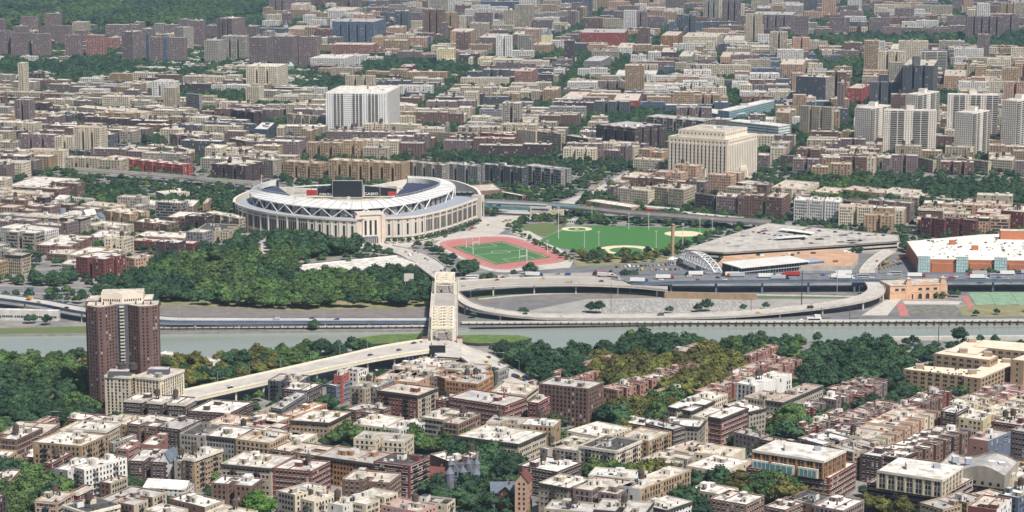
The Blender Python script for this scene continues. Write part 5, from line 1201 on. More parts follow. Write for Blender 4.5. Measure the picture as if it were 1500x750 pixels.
# low buildings right of it
def low(L3, h, wall, roof, label, cat='building', name='low_building', extra=None):
    poly = from_roof(*L3, h); root, out, org = building(poly, h, wall, roof, 1, '', name, parts=False, rec=False, lod=1); tag(root, label, cat)
    if extra: extra(root, poly, org)
    return root, poly, org
low(((858, 295), (925, 305), (942, 300)), 7, 't', 'W', 'low tan hall with white roof beside the elevated railway')
def redfront(root, poly, org):
    l, n, r = poly[0], poly[1], poly[2]; L_, u_, n_ = face_uv(l, n); n_ = n_ if n_[1] < 0 else (-n_[0], -n_[1]); b = MB(); b.box(((l[0]+n[0])/2+n_[0]*.2, (l[1]+n[1])/2+n_[1]*.2), u_, L_*.8, .4, .5, 5, 'red_paint'); b.build('red_front', root, org)
low(((936, 303), (994, 308), (998, 305)), 6, 'w', 'W', 'low pavilion with white roof and a deep red front', extra=redfront)
low(((997, 312.5), (1088, 322), (1094, 318)), 5, 'w', 'W', 'long low shed with curved white roof behind the ballfield')
low(((429, 386), (457, 402), (612, 386)), 6, 'w', 'W', 'wide flat white-roofed depot behind the trees left of the bridge', 'depot')
low(((-10, 455), (85, 457), (88, 454)), 8, 'w', 'W', 'white warehouse shed at left edge beside the river', 'warehouse')
low(((232, 519), (312, 531), (323, 526)), 5, 'w', 'W', 'long low building with flat white roof right of the dark brick tower')
low(((728, 281), (765, 288), (772, 283)), 6, 'n', 'W', 'low brick building with white roof right of the stadium')
low(((690, 272), (702, 281), (735, 274)), 9, 'n', 'T', 'brown brick building just behind the stadium wall')
low(((829, 322), (848, 323), (850, 320)), 4, 'w', 'W', 'small white pavilion at the near left corner of the ballfield')
low(((976, 378), (989, 383), (998, 378)), 4, 'w', 'W', 'small white box at the foot of the bat-shaped chimney')
# barge
c = P2(1213, 471.5, 0); org = (*c, -1.8); root = thing('boat', org, 'white sailing boat moored at the pile promenade', 'boat'); s_ = pxm(c[1])
hl = 24; b = MB(); sec = [(-hl, .3), (-hl+3, 3.2), (-hl*.3, 4.2), (hl*.6, 4), (hl-2, 2.2), (hl, .3)]
for k in range(5):
    (x0, w0), (x1, w1) = sec[k], sec[k+1]
    for sg in (-1, 1):
        pts = [(c[0]+x0, c[1]+w0*.6*sg, -2), (c[0]+x1, c[1]+w1*.6*sg, -2), (c[0]+x1, c[1]+w1*sg, 1.2+(.8 if k in (0, 4) else 0)), (c[0]+x0, c[1]+w0*sg, 1.2+(1 if k == 0 else 0))]
        b.face(pts if sg < 0 else pts[::-1], 'white_paint')
    b.face([(c[0]+x0, c[1]-w0, 1), (c[0]+x1, c[1]-w1, 1), (c[0]+x1, c[1]+w1, 1), (c[0]+x0, c[1]+w0, 1)], 'sidewalk')
b.build('hull', root, org); b = MB(); b.box((c[0]-12, c[1]), (1, 0), 12, 5, 1, 4, 'white_paint'); b.box((c[0]-12, c[1]-2.6), (1, 0), 10, .2, 2, 3.2, 'glass_dark'); b.box((c[0]-9, c[1]), (1, 0), 5, 4, 4, 6.2, 'white_paint'); b.build('cabin', root, org)
for dx, hh in ((-14, 16), (-6, 12), (18, 13)): b = MB(); b.bar((c[0]+dx, c[1], 1), (c[0]+dx, c[1], hh), .22, 'dark_trim'); b.bar((c[0]+dx, c[1], 3), (c[0]+dx+8, c[1], 3.5), .25, 'dark_trim'); b.build('mast', root, org)
# long river pontoons, near shore
for x0, x1, y in ((1290, 1500, 489), (1330, 1500, 485)):
    p, q = P2(x0, y+5), P2(x1, y+4); 
b = MB(); p, q = P2(1290, 495), P2(1510, 493); b.prism(ccw([p, q, (q[0], q[1]+5), (p[0], p[1]+5)]), -2.5, .3, 'sidewalk'); o = b.build('quay_wall', None, (*p, 0)); tag(o, 'pale quay wall along near river bank at right', 'quay')
# ---------------------------------------------------------------- buildings read off the photograph
# roof corners left / near / right (photo pixels) ; storeys or @ground row of near corner ; wall roof flags [second wall]
TAB = """
48,649 119,655 159,643|6|tW|fX|near
0,643 24,646 63,628|6|nW|BX
-15,671 8,673 25,662|5|tW|f
28,669 50,672 70,664|2|nW|
-18,702 15,706 30,690|4|nW|X
65,676 74,681 105,664|5|mT|f
80,688 99,691 140,673|6|gS|fX|w
104,686 123,690 186,672|6|gW|fX|w
146,706 162,710 187,700|3|nW||b
51,734 84,738 108,723|6|pT|f
104,718 114,724 136,713|6|mT|c
92,742 128,753 176,741|6|cK|cf
145,731 196,742 244,722|5|nG|fN|b
188,675 243,679 263,661|4|kW|N
255,675 268,677 277,665|5|eG|
268,671 285,674 326,659|6|tW|fc
323,681 397,688 430,673|6|bW|COsf
248,732 300,745 329,733|5|nW|X|b
300,752 352,762 378,746|5|cT|
212,748 250,757 276,745|4|cW|X
400,687 456,692 484,682|6|mW|Bs
463,669 547,681 578,664|5|oG|Cf
547,680 600,684 630,671|6|mK|f
396,659 462,669 492,655|5|nT|BN
406,722 432,727 478,714|6|eT|NX|c
440,732 460,737 500,724|6|cT|f
467,736 502,743 527,733|5|wT|X
500,734 536,741 583,723|5|cW|M
558,741 612,752 640,741|5|sP|
612,736 655,741 667,731|4|cK|f
630,667 659,678 682,671|4|nW|X
676,668 690,672 702,664|5|nW|X
759,683 816,693 852,680|5|kW|
789,709 834,717 866,703|6|bW|Cf|m
839,717 904,726 936,707|6|vT|NB
906,714 938,719 1012,690|6|wT|X|t
939,741 976,749 1014,736|4|wW|C
1040,732 1093,741 1120,730|4|nW|X
1010,718 1060,727 1082,718|4|bW|f
1120,743 1150,749 1182,735|4|nW|
1192,742 1235,750 1266,734|4|vW|
1150,732 1190,741 1220,728|4|nK|
800,656 848,663 888,645|5|eT|Xf
848,654 903,662 940,650|6|cK|fc
905,640 950,648 984,634|6|tT|f
830,634 880,642 925,628|5|cW|X
791,657 802,660 850,645|5|eT|X
946,622 986,631 1004,624|6|kG|B
907,619 944,625 966,615|3|kW|
939,674 990,682 1018,671|4|eT|N
1005,686 1058,693 1100,676|4|cW|X
1000,662 1072,671 1092,660|4|cT|X
975,660 1010,666 1050,654|4|cP|X
1240,640 1262,642 1275,636|5|cT|X
1260,668 1291,671 1310,663|5|kS|
1291,670 1320,673 1345,662|5|mW|CB
1404,611 1440,618 1458,604|5|yW|X
1378,603 1400,607 1420,597|6|kS|
1419,645 1448,648 1481,634|6|iG|X|l
1453,619 1505,626 1530,612|6|mT|B
1480,632 1510,636 1540,625|6|vG|
1418,743 1460,749 1482,732|6|mT|X|w
1462,727 1492,731 1530,714|6|lS|
1440,700 1475,706 1520,690|4|bW|X
978,592 1013,604 1047,588|6|bS|fCN
1015,609 1033,614 1060,600|6|bW|f
1033,610 1056,615 1096,599|6|mW|CBs
1060,594 1097,605 1122,596|5|eW|C
1089,583 1120,588 1148,578|4|bP|X
1120,588 1147,591 1206,566|4|eP|C
1079,562 1106,567 1160,549|5|wW|X
1075,629 1113,643 1150,628|3|vG|q
1113,643 1170,656 1218,636|3|kP|q
1010,583 1042,588 1066,578|4|cW|X
789,563 862,571 884,563|@627|nG|Xe
657,583 739,596 772,583|6|mG|Bs
638,586 657,589 668,583|5|mW|
773,589 788,592 806,582|6|mT|
552,573 612,581 642,570|6|mT|Csf|b
512,568 534,571 556,563|6|bG|f
541,567 552,569 575,558|6|gT|X
413,608 432,611 479,593|3|oW|
425,617 482,621 514,611|4|tW|CO
505,600 545,607 573,597|4|nG|N
517,620 563,628 592,613|4|cW|f
563,629 585,631 630,618|4|wW|f
649,620 671,623 704,608|5|nT|B
616,612 650,617 680,603|5|eT|N
671,640 760,652 800,638|5|bW|Cs
98,613 121,617 142,609|3|mW|
127,617 148,620 168,611|3|mW|
148,620 169,623 200,610|4|bT|
170,622 186,624 215,611|4|tT|
186,620 229,627 262,613|5|nW|N
230,624 263,631 296,616|5|kG|
263,635 300,641 330,625|6|eK|N
300,638 345,644 372,629|6|gW|C
345,643 395,651 425,636|6|tT|B
170,657 187,660 206,650|4|iW|X
207,650 229,654 246,641|4|iW|X
160,648 166,651 200,639|3|gW|
300,621 340,627 375,613|4|pT|X
345,625 400,633 425,620|4|mT|
372,636 420,645 445,630|5|kG|
398,645 440,650 465,637|5|cW|X
275,603 336,607 371,596|3|kW|
370,602 374,608 416,590|4|bW|
355,617 398,624 428,612|4|tW|X
414,571 449,574 472,563|4|kW|
396,588 412,601 450,577|4|dG|
478,560 492,567 520,556|4|lS|
489,550 500,552 512,545|6|rW|X
500,544 524,547 538,541|6|wG|X
521,552 538,553 546,548|5|cW|
548,556 610,562 640,548|4|pT|X
565,547 622,554 655,540|4|pT|X
640,541 700,546 720,538|4|tG|
590,548 600,549 640,537|3|wW|
575,540 620,543 668,530|2|wW|X
725,545 730,546 745,540|2|gW|
640,553 652,556 722,545|6|oG|
652,556 700,564 723,550|6|oG|
610,549 650,556 660,545|4|eT|
720,572 770,580 789,566|3|cT|X
0,636 60,640 88,622|5|nT|BX
40,622 58,625 87,613|4|mP|
83,630 120,637 150,622|3|bW|X
0,676 16,678 30,668|3|tW|
111,377 153,381 184,374|@415|mW|O
184,378 197,380 226,375|@401|pW|
89,384 110,389 122,382|@398|eW|
68,370 98,374 116,366|@384|nT|
192,353 283,358 292,349|@372|mT|
197,346 270,350 288,342|@358|pW|
0,334 62,341 86,333|@362|wW|f
52,358 103,362 138,346|@376|nW|
98,371 150,378 183,366|@388|bW|
128,345 170,350 190,340|@362|eW|
60,322 118,327 140,318|@338|bW|
84,316 104,318 128,310|@330|wW|
151,309 190,315 219,308|@330|tW|
125,330 170,335 196,326|@348|bW|
195,325 245,330 262,321|@345|nW|
79,290 95,293 103,287|@307|wW|
102,290 138,293 142,288|@300|wW|
11,268 76,276 116,262|@288|nW|Bc
34,264 66,268 80,260|@272|rW|
-10,262 8,265 18,260|@295|cW|
118,300 165,305 185,297|@316|cT|
200,298 240,303 262,296|@312|wW|
262,300 283,303 292,294|@318|bW|
297,297 303,299 310,291|@316|pT|
300,312 350,321 364,313|@342|bW|N
285,335 335,341 352,330|@354|bK|
243,316 280,321 300,312|@336|nW|
228,282 240,285 278,282|@295|cW|
155,230 268,243 282,238|@260|rW|BN
216,213 252,218 262,214|@235|yW|
255,216 277,221 285,217|@240|yW|
85,236 143,245 152,241|@250|wW|
-6,227 40,224 84,221|@247|bW|N
5,206 49,209 55,205|@222|bW|
48,209 84,213 104,203|@223|pT|
85,219 152,225 158,220|@236|dG|N
105,206 214,216 219,211|@224|lG|
129,188 243,197 250,192|@205|tW|
248,197 290,201 312,195|@220|vT|N
300,215 323,218 334,213|@244|cW|
336,203 362,208 382,202|@222|pT|
240,226 262,229 285,224|@246|nT|
310,240 360,244 392,236|@268|kT|N
365,232 400,236 414,231|@262|eT|
15,149 62,156 70,150|@170|bT|
60,153 110,158 116,153|@170|cT|
112,157 206,166 222,159|@187|cT|B
265,166 332,173 339,168|@192|eT|N
272,137 292,139 296,137|@170|gG|
338,161 372,165 389,160|@194|kG|
372,187 392,190 403,180|@210|lW|
405,187 416,188 420,183|@212|bT|
420,167 478,172 483,166|@196|bT|N
415,237 470,241 481,235|@264|tT|N
481,235 590,241 600,236|@271|tT|NN
594,237 648,243 658,236|@272|eT|N
650,240 700,245 712,239|@274|gG|N
704,241 765,247 774,239|@277|dG|N
768,243 822,250 837,243|@278|gG|N
570,182 612,184 618,181|@215|cW|
621,193 664,196 668,192|@217|bT|
669,195 699,198 703,194|@219|vT|
700,195 750,199 758,193|@222|mT|N
756,190 785,193 790,189|@222|cT|
787,193 822,197 828,192|@226|bT|
829,199 862,204 873,200|@232|eT|
873,184 930,189 976,183|@224|kG|NB
946,171 1031,178 1048,170|@207|eG|L
1137,163 1157,166 1160,160|@212|tT|
1172,155 1219,158 1222,155|@205|bT|N
1166,112 1210,114 1223,112|@160|dT||e
910,257 938,262 958,254|@284|pT|
905,276 950,281 960,276|@304|cT|
953,272 978,277 1000,272|@304|bT|
979,274 1002,279 1020,272|@308|bT|
1018,284 1046,288 1050,283|@312|vT|
1049,286 1079,290 1082,284|@316|vT|
1081,285 1099,288 1102,284|@318|nT|
1100,285 1118,288 1121,284|@319|nT|
1122,286 1146,291 1158,283|@322|nT|
1020,265 1064,272 1076,264|@282|eT|
1076,268 1120,274 1140,267|@284|vT|
1130,272 1180,279 1200,268|@298|cT|N
1163,291 1184,295 1187,290|@326|wW|f
1185,292 1206,296 1209,290|@327|wW|f
1208,293 1231,297 1234,291|@328|wW|f
1235,294 1268,298 1272,293|@325|vT|
1272,294 1334,299 1340,293|@327|vT|N
1193,279 1225,284 1240,277|@296|cT|
1232,278 1290,284 1310,276|@298|pT|X
1288,281 1330,287 1350,279|@302|cT|X
1320,287 1345,291 1360,284|@304|pT|
1349,319 1384,323 1386,318|@350|mT|N
1385,320 1430,324 1433,318|@350|mT|N
1366,303 1398,306 1408,300|@316|bT|
1430,310 1466,314 1470,307|@338|rT|
1466,308 1500,312 1510,306|@340|mT|
1410,295 1466,299 1475,294|@312|nT|
1352,290 1400,295 1408,290|@306|eT|
1143,228 1176,231 1180,227|@250|vT|
1180,216 1206,220 1212,215|@238|nT|
1195,222 1238,228 1242,222|@244|vT|
1240,225 1272,230 1276,225|@246|nT|
1276,228 1304,233 1308,227|@250|eT|
1306,226 1342,232 1344,226|@252|tK|
1340,230 1367,236 1372,230|@254|bT|
1370,229 1400,234 1408,228|@252|bK|
1401,232 1448,238 1452,231|@256|cT|
1449,231 1484,236 1487,230|@254|cT|
1110,226 1126,229 1128,225|@248|vT|
"""
TWR = """
-12,17,19,47,86,4|vG
17,45,47,51,87,6|vG
48,74,77,52,88,6|vG
31,56,58,26,50,4|vG
66,88,92,22,50,5|vG
60,82,84,40,66,6|vG
80,104,107,40,70,8|vG
96,119,122,54,90,6|vG
127,153,157,54,88,6|iG
156,174,177,57,77,4|iG
106,128,133,34,54,4|bG
155,203,207,38,60,3|vG
179,196,214,50,94,20|vG
214,219,222,54,88,20|lG
220,237,240,57,97,6|vG
246,272,275,58,96,6|vG
237,246,249,57,96,6|lG
240,262,265,38,58,4|vG
256,270,284,43,80,25|eG
276,299,303,33,74,6|vG
302,322,328,39,60,8|vG
318,341,360,30,70,25|vG
300,322,331,62,98,14|eG
325,361,366,56,93,6|eG
365,392,401,58,101,10|vG
400,430,439,57,106,10|vG
438,466,469,57,104,6|vG
380,420,423,43,62,4|dG
487,548,566,35,76,10|lG
486,546,553,66,88,6|iT
455,505,521,86,108,10|wW
361,407,422,98,136,12|cW
478,568,586,137,202,8|wW
850,915,931,50,76,6|rG
980,1030,1036,34,52,5|lG
968,992,1001,54,79,10|oT
1000,1050,1064,56,80,10|cT
1060,1088,1096,60,76,8|wT
1108,1128,1134,14,36,8|vG
1150,1176,1182,10,32,8|eG
1230,1262,1268,18,44,8|vG
1310,1338,1344,14,38,8|vG
1430,1462,1470,10,34,8|nG
1448,1470,1478,120,160,10|cT
1466,1492,1500,100,140,12|tT
1286,1300,1306,110,150,8|dG
1100,1160,1188,24,52,12|vG
1158,1184,1188,26,60,6|vG
1215,1244,1248,28,56,6|vG
1273,1303,1307,28,52,6|vG
1292,1320,1324,41,59,6|vG
1330,1360,1363,27,44,6|vG
1352,1392,1400,43,60,8|vG
1387,1414,1418,25,46,5|vG
1415,1470,1480,27,63,6|vT
1455,1492,1497,24,55,6|vG
1020,1100,1108,96,118,6|cW
1055,1096,1104,84,100,8|pT
1142,1176,1183,95,120,10|pT
994,1013,1020,83,108,8|eT
968,990,996,77,98,6|kT
1274,1316,1322,121,161,5|dG
1301,1322,1324,92,160,5|eG
1321,1366,1383,97,164,14|dT
1351,1387,1397,74,112,10|lG
1304,1336,1352,72,96,12|wT
1330,1348,1353,66,92,6|wT
1397,1440,1446,72,98,8|wT
1398,1416,1421,84,112,8|wT
1428,1444,1448,98,128,8|tT
1382,1414,1424,112,140,12|pT
1445,1480,1488,87,112,10|cT
1480,1500,1510,70,98,8|cT
1240,1262,1276,130,156,20|rT
1222,1242,1247,160,190,8|dG
1116,1160,1168,44,58,5|kG
1185,1212,1216,62,80,5|bG
1225,1258,1264,75,92,8|vG
1262,1290,1302,78,92,8|vG
1148,1200,1210,60,74,8|wT
1110,1150,1156,52,70,6|wT
905,925,932,70,86,6|wT
855,880,897,90,108,12|gG
700,718,724,86,104,8|yT
640,665,668,72,98,6|yW
644,664,668,88,100,6|cW
660,690,697,48,78,6|pT
700,735,752,57,80,8|vT
596,622,632,58,74,8|lG
566,588,596,42,62,8|pT
750,776,782,52,72,6|vT
754,778,788,105,132,10|iT
780,806,812,66,86,8|tT
795,816,822,132,156,8|tT
820,850,872,146,160,10|cT
898,935,940,148,166,6|rT
586,604,610,98,118,5|mG
900,960,968,112,124,6|lW
1020,1090,1100,118,131,6|dG
1010,1052,1058,124,138,5|wW
1072,1096,1100,120,138,6|wW
1104,1138,1142,125,142,6|vG
20,40,44,40,60,6|vG
110,126,130,46,66,6|vG
206,222,228,44,64,8|vG
226,240,244,36,56,8|eG
262,278,282,30,52,8|vG
340,352,362,44,64,20|iG
362,376,382,40,58,8|vG
386,396,404,48,74,12|eG
196,210,214,34,52,6|vG
-10,6,10,30,56,6|vG
416,452,470,44,60,8|pT
424,446,456,8,24,6|cT
476,516,532,16,30,6|cT
"""
ROWS = """
1233,641 1293,647 1378,604|7|5|pT|f
1290,665 1346,664 1427,630|6|5|kW|N
1300,600 1330,605 1395,574|5|3|mP|
1200,640 1232,646 1290,612|4|3|vG|
1215,618 1250,624 1320,590|5|3|mP|
1255,608 1283,612 1320,594|3|3|vP|
1330,590 1357,594 1395,575|3|3|mT|
1400,575 1450,582 1500,565|4|4|iT|X
1390,590 1440,597 1500,574|4|4|pW|X
1380,600 1400,602 1450,583|3|5|cW|X
1430,606 1470,612 1530,588|4|5|cT|X
1120,612 1150,617 1210,590|4|3|mP|
1150,632 1175,637 1245,606|5|3|mT|
1200,585 1225,588 1290,565|4|3|vP|
1210,572 1245,576 1300,556|4|3|mP|
800,560 815,563 880,545|3|3|iP|
858,566 905,572 985,552|4|3|iP|
905,585 930,590 1010,566|4|3|iP|
1000,570 1040,577 1120,548|4|3|iP|
800,545 812,548 900,521|4|3|iP|
935,545 975,550 1025,536|3|3|iP|
965,512 1010,518 1045,506|2|3|iP|
1050,545 1080,549 1150,524|3|3|iP|
1078,521 1100,524 1140,508|2|3|iP|
1110,536 1140,540 1175,528|2|3|iP|
1215,575 1262,580 1300,560|3|3|mP|
"""
def word_h(fl): return {1: 'one', 2: 'two', 3: 'three', 4: 'four', 5: 'five', 6: 'six', 7: 'seven', 8: 'eight', 9: 'nine', 10: 'ten', 11: 'eleven', 12: 'twelve'}.get(fl, 'many')
def pt_(s): return tuple(float(v) for v in s.split(','))
FIRST = {}
for line in TAB.strip().splitlines():
    fs = line.split('|'); L3 = [pt_(s) for s in fs[0].split()]; fl = None
    if fs[1][0] == '@':
        h = height_at(L3[1][0], L3[1][1], float(fs[1][1:]))
    else: fl = int(fs[1]); h = fl*3.15+1.2
    poly = ccw(from_roof(*L3, h)); w2 = fs[4] if len(fs) > 4 and len(fs[4]) == 1 else None
    if 'q' in fs[3]:
        l_, n_2, r_ = from_roof(*L3, h)[:3]; q = lerp(n_2, r_, 11/math.dist(n_2, r_)); poly = ccw([l_, n_2, q, (l_[0]+q[0]-n_2[0], l_[1]+q[1]-n_2[1])])
    flags = fs[3]; s = pxm(poly[0][1])
    # order so that edge 0 is the longest camera-facing one
    notch = None
    if 'N' in flags:
        fi = [i for i in range(4) if facing(poly[i], poly[(i+1) % 4], .1)]; notch = autonotch(poly, fi[:2])
        if flags.count('N') > 1: notch = {k: (v[0]+1, v[1], v[2]) for k, v in notch.items()}
    elif 'M' in flags: notch = autonotch(poly, [i for i in range(4) if facing(poly[i], poly[(i+1) % 4], .1)][-1:])
    elif s < 1.9 and area(poly) > 900 and h < 40 and fs[2][0] in 'ntvmbek' : 
        fi = [i for i in range(4) if facing(poly[i], poly[(i+1) % 4], .1)]; notch = autonotch(poly, fi)
    if s > 1.8 and 'T' not in flags and fl and fl >= 5 and random.random() < .3: flags += 'T'
    if 1.05 < s < 1.8 and 'T' not in flags and h > 15 and random.random() < .3: flags += 'T'
    building(poly, h, fs[2][0], fs[2][1], fl, flags, 'apartment_building', notch, wall2=w2)
for line in TWR.strip().splitlines():
    a, m_ = line.split('|'); x0, xn, x1, yt, yb, al = [float(v) for v in a.split(',')]
    poly = ccw(tower_foot(x0, xn, x1, yb, al)); h = height_at(xn, yt, yb); s = pxm(poly[0][1])
    nt = None
    if x1-x0 > 40 and h > 40: nt = autonotch(poly, [i for i in range(4) if facing(poly[i], poly[(i+1) % 4], .3)][:1])
    h *= 1.06 if yt < 66 else 1
    building(poly, h, m_[0], m_[1], None, 'P', 'tower_block' if h > 34 else 'apartment_building', nt, lod=1 if s > .95 else 2, sp=3.2, cat='tower block' if h > 34 else 'building')
for line in ROWS.strip().splitlines():
    fs = line.split('|'); L3 = [pt_(s) for s in fs[0].split()]; k = int(fs[1]); fl = int(fs[2]); h = fl*3.15+1
    l, n, r, bk = from_roof(*L3, h)
    if fs[3][0] == 'i': l, bk = lerp(n, l, .55), lerp(r, bk, .55)
    rr_ = random.Random(int(L3[0][0]))
    cs = [0]+[rr_.uniform(.8, 1.2) for _ in range(k)]; tot = sum(cs); acc = 0; ts_ = []
    for c in cs: acc += c; ts_.append(acc/tot)
    for i in range(k):
        p0, p1 = lerp(n, r, ts_[i]), lerp(n, r, ts_[i+1]-.003); q0, q1 = lerp(l, bk, ts_[i]), lerp(l, bk, ts_[i+1]-.003)
        poly = ccw([q0, p0, p1, q1]); hh = h+rr_.uniform(-.8, .8)
        i0 = [j for j in range(4) if math.dist(poly[j], p0) < .01 and math.dist(poly[(j+1) % 4], p1) < .01 or math.dist(poly[j], p1) < .01 and math.dist(poly[(j+1) % 4], p0) < .01]
        nt = {i0[0]: (1, 3.6, min(9, math.dist(p0, q0)*.4))} if i0 and math.dist(p0, p1) > 9 and fs[3] != 'X' or (i0 and fl >= 5) else None
        wl_ = fs[2+1][0] if False else fs[3][0]
        cand = {'p': 'pppcs', 'k': 'kkvn', 'm': 'mmmvn', 'v': 'vvnm', 'i': 'iiii', 'c': 'ccyb'}[fs[3][0]]
        building(poly, hh, rr_.choice(cand), fs[3][1] if rr_.random() < .7 else rr_.choice('WTG'), fl, fs[4] if len(fs) > 4 else '', 'row_building' if fl < 5 else 'apartment_building', nt)
# ---------------------------------------------------------------- special neighbours: two-tier blocks, institution, cream towers, old mansion
def wave_top(): pass
def tiered(lo, hlo, hi, z1, h2, w1, w2, label, gaps=True):
    poly = ccw(from_roof(*lo, hlo)); root, out, org = building(poly, hlo, w1, 'W', 5, 'Bs', 'apartment_building', None, parts=False, rec=False); tag(root, label, 'building')
    p2 = ccw(from_roof(*hi, h2)); b = MB(); b.prism(p2, hlo, h2+.8, 'wall'+w2, 'light_trim'); b.face([(x, y, h2+.84) for x, y in inset(p2, .6)], 'roofW'); up = b.build('upper_storeys', root, org)
    for i in range(4):
        p, q = p2[i], p2[(i+1) % 4]; L_, u_, n_ = face_uv(p, q)
        if not facing(p, q) or L_ < 4: continue
        k = max(3, int(L_/5.2)); m = L_/k; b = MB()
        for j in range(k):
            c = (p[0]+u_[0]*m*(j+.5)+n_[0]*.06, p[1]+u_[1]*m*(j+.5)+n_[1]*.06)
            for f in range(3): zz = hlo+.8+(h2-hlo-1)*f/3; b.box(c, u_, m*.56, .14, zz, zz+(h2-hlo)/3*.72, GL[(j+f) % 2]); b.box((c[0]+n_[0]*.12, c[1]+n_[1]*.12), u_, .2, .1, zz, zz+(h2-hlo)/3*.72, 'light_trim')
        b.build('window_bay', root, org, kind='stuff')
        b = MB()
        for j in range(k+1): c = (p[0]+u_[0]*m*j+n_[0]*.25, p[1]+u_[1]*m*j+n_[1]*.25); b.box(c, u_, 1.0, .5, hlo, h2+.9, 'wall'+w2)
        b.box(((p[0]+q[0])/2+n_[0]*.4, (p[1]+q[1])/2+n_[1]*.4), u_, L_+.6, .8, h2-.4, h2+1.1, 'light_trim'); b.build('pilaster', root, org)
    c = lerp(p2[0], p2[2], .4); b = MB(); b.box(c, (1, 0), 7, 6, h2+.8, h2+4.5, 'wallw', 'roofW'); b.build('stair_bulkhead', root, org)
    c = lerp(p2[0], p2[2], .7); b = MB(); b.box(c, (1, 0), 4, 4, h2+.8, h2+3, 'metal_grey'); b.build('roof_plant', root, org)
    return root, org, p2
r1, o1, q1 = tiered(((1093, 686), (1215, 702), (1254, 686)), 16.5, ((1103, 661), (1206, 677), (1238, 664)), 16.5, 27, 'm', 'o', 'maroon brick block with orange and cream set-back upper storeys, large, lower right')
for f, w in ((.14, 13), (.42, 17), (.80, 13)):     # cream framed green glazing on the front
    fr = [i for i in range(4) if facing(q1[i], q1[(i+1) % 4], .2)]; best = max(fr, key=lambda i: math.dist(q1[i], q1[(i+1) % 4])); p, q = q1[best], q1[(best+1) % 4]; L_, u_, n_ = face_uv(p, q)
    c = (p[0]+u_[0]*L_*f+n_[0]*.9, p[1]+u_[1]*L_*f+n_[1]*.9); b = MB(); b.box(c, u_, w, 1.4, 16.6, 22.2, 'light_trim'); b.box((c[0]+n_[0]*.72, c[1]+n_[1]*.72), u_, w-2, .2, 17.2, 21.2, 'glass_teal'); 
    for j in range(5): b.box((c[0]+n_[0]*.85+u_[0]*(w-2)*(j/4-.5), c[1]+n_[1]*.85+u_[1]*(w-2)*(j/4-.5)), u_, .35, .2, 17.2, 21.2, 'light_trim')
    b.build('glazed_bay', r1, o1)
tiered(((1270, 708), (1384, 724), (1452, 704)), 15.5, ((1286, 691), (1380, 705), (1409, 684)), 15.5, 25.5, 'm', 'c', 'maroon brick block with white-framed upper storeys, lowest large block at bottom right')
# wavy grey topped block
pw = ccw(from_roof((1396, 697), (1474, 706), (1512, 690), 12)); root, out, org = building(pw, 12, 'm', 'P', 4, 'B', 'apartment_building', None, parts=False, rec=False); tag(root, 'brick block with wavy grey metal upper walls, right of the peach rows', 'building')
a, c, d = P2(1374, 680, 22), P2(1472, 693, 22), P2(1492, 672, 22); e = (a[0]+d[0]-c[0], a[1]+d[1]-c[1]); b = MB(); N_ = 16
def wz(t): return 22+2.6*math.sin(t*2*math.pi*1.05+3.4)
for (p, q) in ((a, c), (d, e)):
    for k in range(N_):
        t0, t1 = k/N_, (k+1)/N_; P0, P1 = lerp(p, q, t0), lerp(p, q, t1); z0, z1 = (wz(t0), wz(t1)) if p == a else (wz(1-t0), wz(1-t1)); b.face([(*P0, 12), (*P1, 12), (*P1, z1), (*P0, z0)], 'walle')
for (p, q, t) in ((c, d, 1), (e, a, 0)): b.face([(*p, 12), (*q, 12), (*q, wz(t)), (*p, wz(t))], 'walle')
for k in range(N_):
    t0, t1 = k/N_, (k+1)/N_; A_, B_, C_, D_ = lerp(a, c, t0), lerp(a, c, t1), lerp(e, d, t1), lerp(e, d, t0); b.face([(*A_, wz(t0)-1.2), (*B_, wz(t1)-1.2), (*C_, wz(t1)-1.2), (*D_, wz(t0)-1.2)], 'roofG')
b.build('upper_wall', root, org); b = MB(); win_edge(b, a, c, 12, 4, 1, 5, 1.7, 1.9, .1, prob=(1, 0, 0)); b.build('window', root, org, kind='stuff')
for t in (.15, .35, .7, .85): m = lerp(lerp(a, c, t), lerp(e, d, t), .5); b = MB(); b.box(m, (1, 0), 4, 4, 20, 23.5, 'metal_grey', 'white_paint'); b.build('roof_plant', root, org)
occupy(ccw([a, c, d, e]))
# flat beige institution : E-shaped wings
org = (*P2(1440, 560), 0); root = thing('institution', org, 'large flat-roofed beige institutional block with joined wings and courtyard near the river', 'building')
def wing(pts, h, fl=4, mat='wallt', roof='roofT2'):
    poly = ccw(pts); b = MB(); b.prism(poly, 0, h+.8, mat, 'coping'); b.face([(x, y, h+.83) for x, y in inset(poly, .7)], roof); o = b.build('wing', root, org)
    b = MB()
    for i in range(len(poly)):
        p, q = poly[i], poly[(i+1) % len(poly)]
        if facing(p, q): win_edge(b, p, q, 0, h, fl, 5.5, 1.3, 1.9, .07, True, None, prob=(.8, .2, 0))
    b.build('window', root, org, kind='stuff'); occupy(poly)
surf('roofT2', (.80, .70, .55), (.66, .57, .44), scale=.1, rnd=0)
h1, h2 = 13.0, 19.0
wing([P2(*v, h1) for v in ((1323, 542), (1436, 555), (1441, 552), (1440, 544), (1345, 536.5))], h1, 4)
wing([P2(*v, h1+.4) for v in ((1412, 553), (1437, 556), (1481, 537), (1478, 528), (1455, 527))], h1+.4, 4)
wing([P2(*v, h2) for v in ((1368, 519), (1450, 529), (1462, 523), (1392, 511))], h2, 5)
wing([P2(*v, h2+.3) for v in ((1384, 516), (1430, 521), (1465, 502), (1418, 499))], h2+.3, 5)
wing([P2(*v, h2+.6) for v in ((1425, 509), (1530, 519), (1530, 506), (1440, 499))], h2+.6, 5)
wing([P2(*v, h2+2) for v in ((1481, 528), (1500, 530), (1560, 512), (1530, 510))], h2+2, 5)
